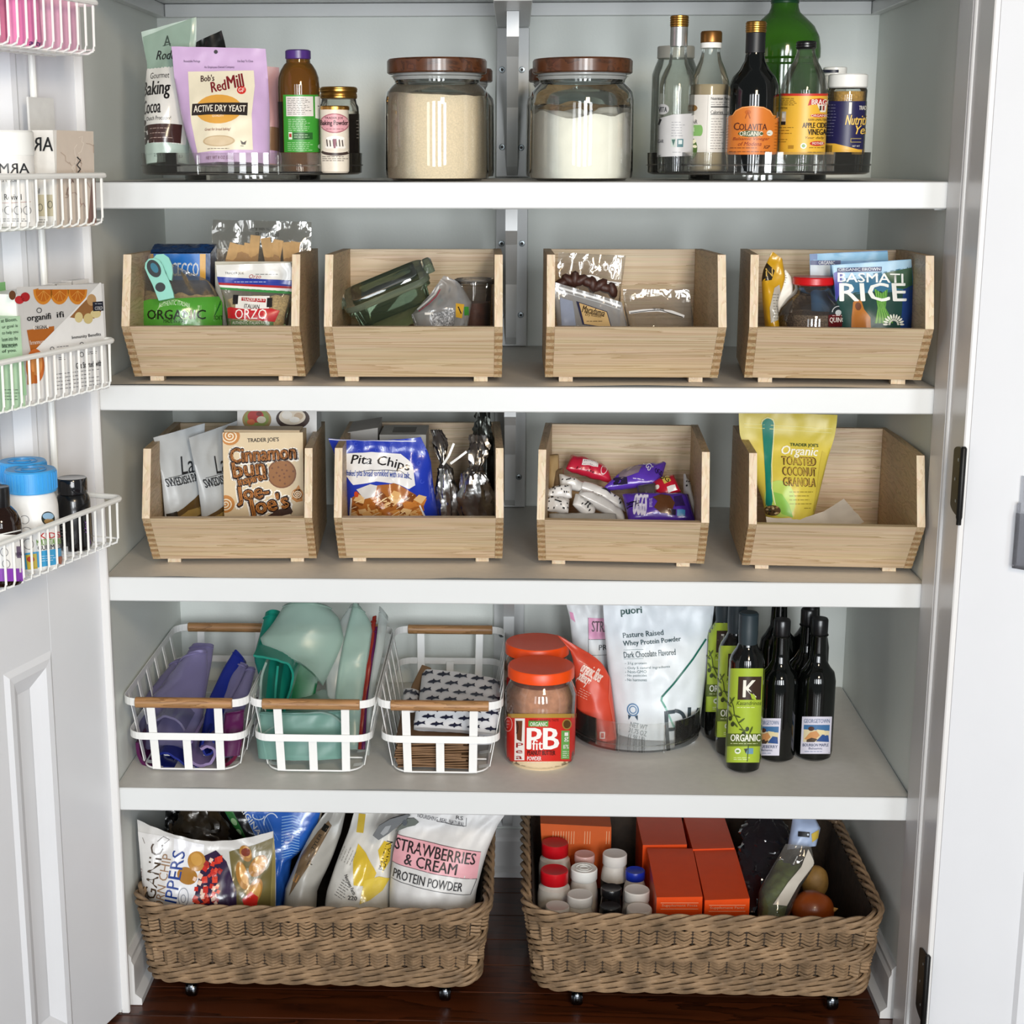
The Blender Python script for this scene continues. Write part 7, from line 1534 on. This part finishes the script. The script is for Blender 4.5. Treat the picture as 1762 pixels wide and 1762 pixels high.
def topbox(lab, a, b, c, d, zt, facts=False):
    """orange box from the px corners of its top: back left, back right, front right, front left"""
    P = [atz(x, y, zt) for x, y in (a, b, c, d)]; base = sum(P, Vector())/4; t = thing('supplement_box', lab, 'carton', (base.x, base.y, ZF), group='orange supplement boxes')
    vs = P+[Vector((p.x, p.y, ZF)) for p in P]
    part(t, 'carton_body', MB().add(vs, [(0, 1, 2, 3), (7, 6, 5, 4), (0, 4, 5, 1), (1, 5, 6, 2), (2, 6, 7, 3), (3, 7, 4, 0)]), ORB, smooth=False)
    part(t, 'top_flap', MB().add([P[0].lerp(P[3], .02)+Vector((0, 0, .0006)), P[1].lerp(P[2], .02)+Vector((0, 0, .0006)), P[2]+Vector((0, -.0003, .0012)), P[3]+Vector((0, -.0003, .0012)), P[2]+Vector((0, -.0003, -.0004)), P[3]+Vector((0, -.0003, -.0004))], [(0, 1, 2, 3), (3, 2, 4, 5)]), ORB, smooth=False)
    if facts:
        class F:      # the front face as a print surface
            def at(s, x, y, off):
                u = (x-d[0])/(c[0]-d[0]); y0 = d[1]*(1-u)+c[1]*u; p = P[3].lerp(P[2], u); q = p-Vector((0, 0, (y-y0)/pxm(p)/.97)); return q+Vector((0, -off-.0003, 0))
        p = Print(F(), .0006); x0, x1 = d[0]+9, c[0]-9; y0 = (d[1]+c[1])/2
        p.text('Supplement Facts', x0, y0+11, x1, y0+17, '#f0b08a', 3, .02); p.line([(x0-2, y0+9), (x1+2, y0+9)], .9, '#f0b08a', 2); p.line([(x0-2, y0+20), (x1+2, y0+20)], .9, '#f0b08a', 2); p.build(t)
topbox('orange supplement box at the back, left column', (1095, 1405), (1172, 1405), (1182, 1454), (1106, 1455), .206)
topbox('orange supplement box at the front, left column', (1113, 1459), (1192, 1460), (1209, 1544), (1130, 1545), .204, True)
topbox('orange supplement box at the back, right column', (1176, 1405), (1246, 1405), (1264, 1460), (1192, 1462), .206)
topbox('orange supplement box at the front, right column', (1194, 1464), (1265, 1461), (1290, 1547), (1213, 1550), .204, True)
t, s = carton('supplement_box', 'orange box standing upright at the back left of the basket', 'carton', (930, 1417), (1052, 1423), (1050, 1530), (936, 1520), (.345, .345), .05, '#d05a18', lambda p: [p.line([(952+k*4.5+(14 if k > 8 else 0)+(24 if k > 11 else 0), 1430), (951+k*4.5+(14 if k > 8 else 0)+(24 if k > 11 else 0), 1452)], 1, '#f2b98c', 2) for k in range(14)])
t['group'] = 'orange supplement boxes'
DARKB = clear('dark crinkled plastic', '#6f7076', 1.8, .1, .45, '#2e2e36', 1.5, .9, 20)
t = crumple('produce_bag', 'dark crinkled plastic bag right of the orange boxes', 'plastic bag', [(1318, 1400, 18, .34), (1320, 1430, 44, .31), (1322, 1460, 50, .28), (1320, 1500, 46, .24), (1318, 1560, 40, .2)], DARKB, 15, .012, flat=.7)
part(t, 'contents', MB().lathe([(.02, ZF+.004), (.05, ZF+.02), (.055, .11), (.035, .16), (.001, .175)], tuple(aty(1320, 1490, .25).xy)+(0,), 20), mat('dark produce', '#231c20', .5, 0, .5, 30, .8, 40))
s = Sheet([(1352, 1452), (1330, 1490), (1306, 1530), (1302, 1600)], [(1396, 1458), (1402, 1488), (1376, 1530), (1350, 1600)], (.21, .12), .04, .02, .004, .8, 141)
t = clear_bag('herb_bag', 'clear produce bag with white strip and green contents', s, FILM, lambda p: (p.poly([(1390, 1462), (1402, 1486), (1372, 1524), (1350, 1562), (1326, 1560), (1352, 1522), (1378, 1492)], '#cfc8bc', 2),), 'produce bag')
fill_sheet(t, s, 'leaves', mat('green produce', '#5a6a2c', .6, 0, .4, 60, .8, 80), .22, 1, .9, .05, .8)
s = Sheet([(1366, 1396), (1360, 1430), (1354, 1462)], [(1396, 1396), (1412, 1425), (1404, 1456)], (.27, .24), .03, .0, .005, .8, 143)
pouch('blue_label_bag', 'pale blue bag corner with black mark at the back right', 'plastic bag', s, '#a9b9d6', .35, lambda p: (p.rect(1371, 1432, 1391, 1441, '#14151a', 2, rot=5), p.ell(1388, 1437, 1.8, 1.8, '#dfe6f0', 3, n=10), p.poly([(1394, 1436), (1408, 1428), (1408, 1442), (1396, 1450)], '#d8b84a', 2)))
def veg(name, label, x, y, zc, rx, rz_, m, stem):
    c = atz(x, y, zc); t = thing(name, label, name, (c.x, c.y, zc-rz_))
    mb = MB(); n, k = 28, 16; vs = []; fs = []
    for j in range(k+1):
        a = math.pi*j/k; r = math.sin(a)**.9
        for i in range(n):
            b = 2*math.pi*i/n; d = 1+.05*noise.noise(Vector((math.cos(b)*r*2, math.sin(b)*r*2, a*1.3+rx*50))); vs.append(c+Vector((rx*r*math.cos(b)*d, rx*.9*r*math.sin(b)*d, -rz_*math.cos(a)*d)))
    for j in range(k):
        for i in range(n): fs.append((j*n+i, j*n+(i+1) % n, (j+1)*n+(i+1) % n, (j+1)*n+i))
    part(t, 'flesh' if not stem else 'skin', mb.add(vs, fs), m)
    if stem: part(t, 'root_end', MB().lathe([(.006, -.004), (.004, .004), (.0005, .010)], c+Vector((rx*.9, -.006, .004)), 10, M=Matrix.Rotation(1.3, 4, 'Y')), mat('dry onion skin', '#b5894a', .7))
    return t
veg('onion', 'yellow-brown onion at the front right of the wicker basket', 1398, 1566, .145, .040, .036, mat('onion skin', '#8f4314', .35, 0, .25, 14, .3, 30, coat=.2), True)
veg('potato', 'tan potato behind the onion', 1402, 1518, .140, .026, .034, mat('potato skin', '#8d6a34', .6, 0, .25, 40, .5, 60), False)
# ================================================================== rack on the left door and what it holds
RACKW = mat('white coated wire', '#efefeb', .35, 0, .01, 20)
rack = thing('door_rack', 'white wire rack with four baskets hung on the left door', 'door rack', ML @ Vector((.12, -.001, .9)))
def dl(s, o, z): return ML @ Vector((s, -o, z))           # along the door, out from its face, up
for sr in (.120, .50):
    part(rack, 'rail', MB().tube([dl(sr, .016, .935), dl(sr, .016, 1.98)], .0055, 10), RACKW)
    for zp in (.96, 1.20, 1.455, 1.70):
        part(rack, 'peg', MB().lathe([(.010, 0), (.012, .004), (.012, .016), (.008, .020)], dl(sr, .002, zp), 14, M=ML.to_3x3().to_4x4() @ Matrix.Rotation(math.pi/2, 4, 'X')), RACKW)
S0, S1, DPT = .100, .530, .125
def rbas(zr):
    P = []; rc = .018
    for cs, co, a0 in ((S1-rc, DPT-rc, 0), (S0+rc, DPT-rc, 90), (S0+rc, .02+rc, 180), (S1-rc, .02+rc, 270)):
        for i in range(6):
            a = math.radians(a0+90*i/5); P.append(dl(cs+rc*math.cos(a), co+rc*math.sin(a), zr))
    b = part(rack, 'basket_rim', MB().tube(P, .0042, 8, closed=True), RACKW)
    first = None; n = 19
    for k in range(n):
        s = S0+.018+k*.0218
        if s > S1-.01: break
        h = .072; r = .010; path = [dl(s, DPT-.002, zr-.002), dl(s, DPT-.003, zr-h+r), dl(s, DPT-.003-r*.3, zr-h+r*.3), dl(s, DPT-.003-r, zr-h), dl(s, .030, zr-h), dl(s, .022, zr-h+r), dl(s, .0215, zr-.002)]
        if first is None: first = part(b, 'wire', MB().tube(path, .0019, 6), RACKW); s_f = s
        else: share(b, 'wire', first, Matrix.Translation((ML.to_3x3() @ Vector((s-s_f, 0, 0)))))
    for o in (.05, .095): part(b, 'floor_wire', MB().tube([dl(S0+.01, o, zr-.0735), dl(S1-.01, o, zr-.0735)], .0019, 6), RACKW)
    for h in (.036,): part(b, 'end_wire', MB().tube([dl(S0+.002, DPT-.01, zr-.001), dl(S0+.004, DPT-.012, zr-.066), dl(S0+.004, .03, zr-.066), dl(S0+.002, .026, zr-.001)], .0019, 6), RACKW)
ZR = (1.726, 1.479, 1.231, .983)
for z in ZR: rbas(z)
def ondoor(x, y, off):
    d = ray(x, y); n_ = ML.to_3x3() @ Vector((0, -1, 0)); p0 = ML @ Vector((0, -off, 0)); return CAM+d*((p0-CAM).dot(n_)/d.dot(n_))
class DoorFace:
    """print surface parallel to the door at some distance"""
    def __init__(s, off): s.off = off; s.n = ML.to_3x3() @ Vector((0, -1, 0))
    def at(s, x, y, o): return ondoor(x, y, s.off)+s.n*o
def doorbox(name, label, cat, s0, s1, o0, o1, z0, z1, m, prints=None, group=None, edge=None):
    t = thing(name, label, cat, dl((s0+s1)/2, (o0+o1)/2, z0), group=group)
    part(t, 'carton_body', MB().box(s0, s1, -o1, -o0, z0, z1, M=ML), m, smooth=False)
    if prints: p = Print(DoorFace(o1), .0006); prints(p); p.build(t, material=PAPER)
    return t
def sof(x, y, off): return (ML.inverted() @ ondoor(x, y, off)).x
fz = lambda z: z-.0715
# ---- top basket: pink pouches
z0 = fz(ZR[0])
s0, s1 = sof(145, 60, .085), sof(60, 60, .10)
def pinkp(label, s0, s1, o, z1, m, seed, txt=None):
    t = thing('pink_pouch', label, 'pouch', dl((s0+s1)/2, o, z0), group='pink pouches in the top door basket'); mb = MB()
    th = lambda u, v: .016*math.sin(math.pi*u)**.5*(1-v)**.5+.001*noise.noise(Vector((u*6, v*6, seed)))
    f = lambda sg: (lambda u, v: dl(s0+(s1-s0)*u, o+sg*th(u, v), z0+.001+(z1-z0)*v))
    part(t, 'pouch_film', mb.grid(f(1), 16, 14).grid(f(-1), 16, 14, flip=True), m)
    if txt:
        class G:
            def at(s, x, y, off): q = ML.inverted() @ ondoor(x, y, o+.016); u = max(0, min(1, (q.x-s0)/(s1-s0))); v = max(0, min(1, (q.z-z0)/(z1-z0))); return dl(q.x, o+th(u, v)+off+.0006, q.z)
        p = Print(G(), .0006); txt(p); p.build(t)
PK1 = mat('pale pink film', '#f3b9d4', .35); PK2 = mat('bright pink film', '#ee86ba', .35)
pinkp('pale pink pouch nearest the closet in the top door basket', s0, s1-.02, .075, 1.93, PK1, 1)
pinkp('bright pink pouch lettered in purple in the top door basket', sof(66, 60, .09), sof(35, 60, .09)+.03, .092, 1.93, PK2, 2, lambda p: p.text('arty.', 50, 71, 72, 82, '#4a2468', 3, .03, rot=5))
pinkp('pink pouch at the left end of the top door basket', sof(35, 60, .08)+.01, S1-.02, .070, 1.93, PK1, 3)
# ---- second basket: white tub and marbled box
z0 = fz(ZR[1])
c = ondoor(17, 310, .082); Yc = c.y
rd = Round(17, Yc, [(43, 270), (44, 272), (44, 392), (42, 396)]); dz = z0-rd.z0; rd.pr = [(r, z+dz) for r, z in rd.pr]; rd.z0 += dz; rd.z1 += dz
t = thing('supplement_tub', 'white supplement tub at the left of the second door basket', 'tub', rd.base()); part(t, 'tub_body', rd.mesh(n=48), mat('white tub', '#eceae6', .35))
R0 = rd.pr[0][0]; part(t, 'lid', MB().lathe([(R0+.0016, rd.z1-.001), (R0+.0022, rd.z1+.001), (R0+.0022, rd.z1+.030), (R0, rd.z1+.033), (.0005, rd.z1+.033)], (rd.cx, rd.cy, 0), 48), WHITEP)
p = Print(rd); p.text('ARMRA', -30, 281, 50, 298, '#26272a', 3, .02, mirror=True); p.text('COLOSTRUM', -20, 307, 33, 313, '#55565a', 3, 0, mirror=False); p.text('Immune Revival', -28, 334, 35, 344, '#2f3033', 3, .01); p.line([(-10, 349), (20, 349), (50, 347)], .8, '#b98a80', 2)
for k in range(4): p.ring(-2+k*15, 362, 6, 7, 1, '#77787c', 3)
p.fine(-10, 375, 46, 382, 2, '#55565a', 3); p.build(t)
sb0, sb1 = sof(162, 320, .108), sof(96, 320, .108)
MARB = mat('marbled card', '#d9c8b8', .5, 0, .12, 22)
t = doorbox('supplement_carton', 'white carton with beige marbled side in the second door basket', 'carton', sb0, sb1, .030, .108, z0, ondoor(128, 225, .108).z, mat('white carton', '#e9e6e0', .45))
p = Print(DoorFace(.108), .0006); p.quad((97, 224), (160, 226), (164, 388), (97, 394), '#d8c9ba', 0, 4)
rn = random.Random(6)
for k in range(14):
    x, y = rn.uniform(100, 150), rn.uniform(235, 375); q = [(x, y)]
    for i in range(6): q.append((q[-1][0]+rn.uniform(-6, 9), q[-1][1]+rn.uniform(-3, 12)))
    q = [(min(160, a), min(386, b)) for a, b in q]; p.line(q, rn.uniform(.7, 1.6), ('#b7a08e', '#e9ddd0', '#a8857a')[k % 3], 2)
p.line([(131, 270), (137, 276), (131, 284), (137, 291), (132, 298)], 2.4, '#33302e', 3); p.poly([(158, 305), (163, 305), (165, 385), (150, 388), (154, 340)], '#8d6a60', 2); p.build(t, 'label_print')
class Side:
    def at(s, x, y, off):
        d = ray(x, y); n_ = ML.to_3x3() @ Vector((1, 0, 0)); p0 = ML @ Vector((sb1, 0, 0)); return CAM+d*((p0-CAM).dot(n_)/d.dot(n_))+n_*off
p = Print(Side(), .0006); p.text('AR', 58, 236, 92, 260, '#26272a', 3, .02, mirror=True); p.text('al', 63, 324, 69, 333, '#2f3033', 3); p.rect(64, 335, 92, 372, '#cfc5a8', 1, n=2); p.ring(70, 357, 4, 6, 1, '#5a5a50', 3); p.ring(87, 352, 4, 6, 1, '#5a5a50', 3); p.fine(67, 376, 86, 384, 2, '#5a5a50', 3); p.build(t, 'label_print')
t = doorbox('white_packet', 'small white packet behind the marbled carton', 'packet', sof(95, 215, .03), sof(52, 215, .03), .026, .0295, z0, z0+.185, mat('grey white packet', '#d9d9d6', .5))
# ---- third basket
z0 = fz(ZR[2])
def pr(p):
    p.quad((28, 494), (178, 488), (186, 668), (40, 690), '#d6d4d1', 0, 6)
    for cx, col in ((73, '#c98a3a'), (101, '#d0903c'), (132, '#c98a3a')):
        p.poly([(cx+17*math.cos(q), 498+26*math.sin(q)) for q in (math.pi*i/14 for i in range(15))], '#d98a2a', 2); p.poly([(cx+13*math.cos(q), 499+20*math.sin(q)) for q in (math.pi*i/14 for i in range(15))], '#c26a16', 3)
        for q in (.6, 1.2, 1.9, 2.5): p.line([(cx, 500), (cx+13*math.cos(q), 499+19*math.sin(q))], .9, '#e0a04a', 4)
    p.poly([(58, 498), (65, 496), (68, 512), (60, 508)], '#b06a1e', 1); p.ell(42, 511, 8, 8, '#b01f26', 3); p.ell(32, 516, 8, 7, '#c22a30', 3); p.ell(20, 508, 6, 8, '#6d4326', 2)
    p.text('organifi', 45, 540, 86, 554, '#222426', 4, .03, rot=-5); p.text('ifi', 96, 536, 108, 546, '#222426', 4, .03, rot=-5); p.ring(66, 534, 4, 4, 1.2, '#222426', 3)
    p.rect(56, 560, 82, 566, '#efe9e2', 3, rot=-5); p.text('ORIGINAL', 58, 560, 80, 566, '#222426', 5, .02, rot=-5); p.poly([(45, 568), (92, 561), (92, 580), (52, 606)], '#b5651f', 2); p.text('Immunity', 50, 584, 86, 594, '#f2e6d8', 4, .02, rot=-6)
    # the diagonal white front card
    p.poly([(170, 486), (172, 487), (178, 580), (186, 668), (120, 680), (42, 690), (42, 622), (52, 608), (120, 540)], '#f3f2f0', 5)
    p.poly([(118, 546), (138, 524), (154, 508), (166, 522), (172, 536), (160, 548), (130, 548)], '#9a6a3c', 6); p.ell(133, 546, 7, 9, '#e0cf96', 7); p.ell(149, 548, 8, 9, '#d8c488', 8); p.ell(162, 540, 9, 7, '#e0cf96', 7); p.ell(155, 516, 8, 10, '#c29a6a', 7)
    p.rect(157, 519, 175, 535, '#1b2030', 8, rot=-4); p.text('COLD', 160, 527, 173, 533, '#f2f2f2', 10, .03, rot=-4); p.fine(160, 521, 172, 524, 1, '#c9ccd4', 10)
    p.text('Immunity Benefits', 121, 575, 171, 582, '#1d1e20', 8, .02, rot=-7); p.fine(95, 594, 116, 598, 1, '#4a4b50', 8, rot=-6); p.fine(145, 588, 158, 592, 1, '#4a4b50', 8, rot=-6); p.ring(138, 592, 3, 3, 1, '#4a4b50', 8); p.ring(87, 600, 3, 3, 1, '#4a4b50', 8); p.ring(138, 610, 3, 4, 1, '#4a4b50', 8); p.fine(145, 604, 166, 610, 2, '#4a4b50', 8, rot=-5); p.fine(98, 614, 110, 620, 2, '#4a4b50', 8)
    p.text('Get Started with', 128, 622, 172, 632, '#1d1e20', 8, .02, rot=-7); p.fine(92, 636, 176, 668, 5, '#5a5b60', 8, rot=-7)
    p.ell(58, 630, 16, 30, '#d8732a', 7); p.ell(60, 626, 10, 20, '#e89a52', 8); p.poly([(44, 640), (56, 640), (54, 660), (44, 662)], '#c9772a', 9)
t = doorbox('drink_mix_carton', 'white drink mix carton printed with citrus and ginger', 'carton', sof(178, 560, .105), sof(30, 560, .105), .045, .105, z0, z0+.158, mat('white card', '#eeedeb', .45), pr)
for k in range(4):
    x = 60+k*28; s_ = sof(x, 490, .075); part(t, 'sachet', MB().box(s_-.004, s_+.045, -.082, -.076+.004*k, z0+.15, z0+.161+.001*k, M=ML), mat('sachet film', '#d9d6d2', .35), smooth=False)
sg0 = sof(38, 600, .108)
t = doorbox('green_carton', 'pale green carton at the left of the third door basket', 'carton', sg0, S1-.012, .06, .108, z0, z0+.128, mat('pale green card', '#bfe3bf', .45), lambda p: ([p.text(q, 2 if i else -8, 548+i*10.5, 30-abs(i-2)*1.0, 555+i*10.5, '#3f5a44', 3, .01 if i < 4 else .03, rot=-6) for i, q in enumerate(('re at Bloom,', 'ur goal is', 'to help you', 'loom into the', 'best version', 'of you.'))], p.fine(2, 590, 30, 600, 2, '#6f8f74', 3), p.fine(4, 668, 38, 690, 4, '#3f5a44', 3), p.line([(36, 618), (40, 650), (42, 680)], 6, '#a9d6ab', 1)))
t = thing('green_pouch', 'green pouch standing behind the pale green carton', 'pouch', dl(S1-.09, .05, z0)); a_, b_ = sof(14, 500, .05), S1-.02
part(t, 'pouch_film', MB().grid(lambda u, v: dl(a_+(b_-a_)*u, .046+.010*math.sin(math.pi*u)**.5*(1-v)**.4, z0+.17*v), 12, 12).grid(lambda u, v: dl(a_+(b_-a_)*u, .046-.010*math.sin(math.pi*u)**.5*(1-v)**.4, z0+.17*v), 12, 12, flip=True), mat('leaf green film', '#7fb877', .4))
# ---- lowest basket: vitamin bottles
z0 = fz(ZR[3])
BLUC = mat('sky blue cap', '#3f9fe0', .35)
def vit(name, label, xc, yy, off, pr, capr, bodym, capm, ridges=True, group='vitamin bottles in the lowest door basket'):
    c = ondoor(xc, yy, off); rd = Round(xc, c.y, pr); dz = z0-rd.z0; rd.pr = [(r, z+dz) for r, z in rd.pr]; rd.z0 += dz; rd.z1 += dz
    t = thing(name, label, 'bottle', rd.base(), group=group); part(t, 'bottle_body', rd.mesh(n=44), bodym); r, h = capr; r = r/pxm(c); zt = rd.z1-.002
    k = part(t, 'cap', MB().lathe([(r*.98, zt), (r, zt+.001), (r, zt+h-.002), (r*.95, zt+h), (r*.82, zt+h-.0008), (.0005, zt+h-.0008)], (rd.cx, rd.cy, 0), 48), capm)
    if ridges:
        m = None
        for i in range(40):
            a = 2*math.pi*i/40; M = Matrix.Translation((r*math.cos(a), r*math.sin(a), 0)) @ Matrix.Rotation(a, 4, 'Z'); T0 = Matrix.Translation((rd.cx, rd.cy, 0))
            if m is None: m = part(k, 'ridge', MB().box(-.0008, .0008, -.0011, .0011, zt+.004, zt+h-.004, M=T0 @ M), capm, smooth=False); M0 = T0 @ M
            else:
                X = world_of(k).inverted() @ (T0 @ M) @ M0.inverted() @ world_of(k); share(k, 'ridge', m, X)
        for q in (.35, .6): part(k, 'raised_ring', MB().tube([(rd.cx+r*q*math.cos(2*math.pi*i/28), rd.cy+r*q*math.sin(2*math.pi*i/28), zt+h-.0004) for i in range(28)], .0009, 5, closed=True), capm)
    return t, rd
t, rd = vit('vitamin_bottle', 'white gummy vitamin bottle with sky blue cap, in front', 58, 900, .082, [(34, 851), (38, 858), (42, 870), (43, 880), (43, 975), (41, 984)], (43, .033), mat('white vitamin plastic', '#ecebe8', .35), BLUC)
p = Print(rd); o = 6
p.ell(79+o-3, 892, 11, 12, '#2b2f28', 1); p.ell(79+o-3, 888, 9, 6, '#8fb0c9', 2); p.ell(80+o-3, 897, 8, 5, '#9a7a4a', 2); p.ring(44, 894, 7, 7, .9, '#77787c', 2); p.ring(46, 914, 8, 7, .9, '#77787c', 2); p.ring(48, 936, 8, 9, .9, '#77787c', 2)
p.text('KIDS', 66, 916, 100, 926, '#c23a3a', 3, .04, rot=-4); p.text('MULTIVITAMIN', 61, 927, 100, 937, '#6f9a3a', 3, .03, rot=-4); p.text('GUMMIES', 62, 937, 101, 945, '#2c2f33', 3, .03, rot=-6); p.quad((40, 952), (108, 942), (108, 968), (40, 980), '#3f9fd0', 1); p.quad((42, 955), (60, 952), (60, 978), (44, 980), '#c9b23a', 2); p.ell(50, 962, 6, 5, '#b5402c', 3); p.ell(98, 964, 6, 7, '#a8542c', 3); p.fine(66, 954, 92, 966, 3, '#cfe6f2', 3, rot=-5); p.build(t)
t, rd = vit('vitamin_bottle', 'second sky-blue-capped vitamin bottle behind the white gummy one', 44, 860, .038, [(32, 826), (38, 836), (40, 850), (40, 950), (38, 958)], (40, .033), MATS['white vitamin plastic'], BLUC)
t, rd = vit('black_vitamin_bottle', 'black bottle with glossy cap in the lowest door basket', 128, 900, .075, [(21, 862), (26, 868), (29, 876), (29, 952), (27, 960)], (25.5, .024), BKB, mat('glossy black cap', '#15161a', .12, 0, .1, 30, coat=.8), False)
p = Print(rd); p.text('support', 128, 913, 168, 920, '#6d4a86', 3, .03, rot=84); p.rect(158, 885, 164, 935, '#4a3a5a', 1, n=8); p.fine(106, 890, 116, 930, 7, '#9a9ba0', 2); p.rect(108, 940, 116, 950, '#c9cacc', 2, n=2); p.build(t)
t, rd = vit('brown_vitamin_bottle', 'amber-brown bottle with purple label at the left picture edge', 2, 940, .090, [(20, 884), (30, 894), (36, 906), (37, 916), (37, 1008), (35, 1016)], (20, .030), clear('brown bottle plastic', '#6a4632', 1.3, .05, .5, '#3a2218'), BLACKP, False)
part(t, 'gummies', rd.mesh(shrink=.003, ztop=rd.z1-.02), mat('brown gummies', '#3a2016', .5, 0, .5, 40, .8, 50))
p = Print(rd); p.rect(-40, 920, 46, 985, '#ecebe8', 0, n=12); p.rect(-40, 978, 34, 1000, '#8a3fb0', 1, n=8); p.line([(-36, 918), (0, 920), (36, 912)], 2, '#d9d8d4', 1); p.ring(6, 950, 6, 7, 1, '#77787c', 2); p.ring(8, 970, 6, 7, 1, '#77787c', 2); p.rect(26, 940, 40, 960, '#6a5a72', 2, n=3); p.text('BERRY', 24, 950, 39, 956, '#3a2a44', 3, .02, rot=-8); p.build(t)
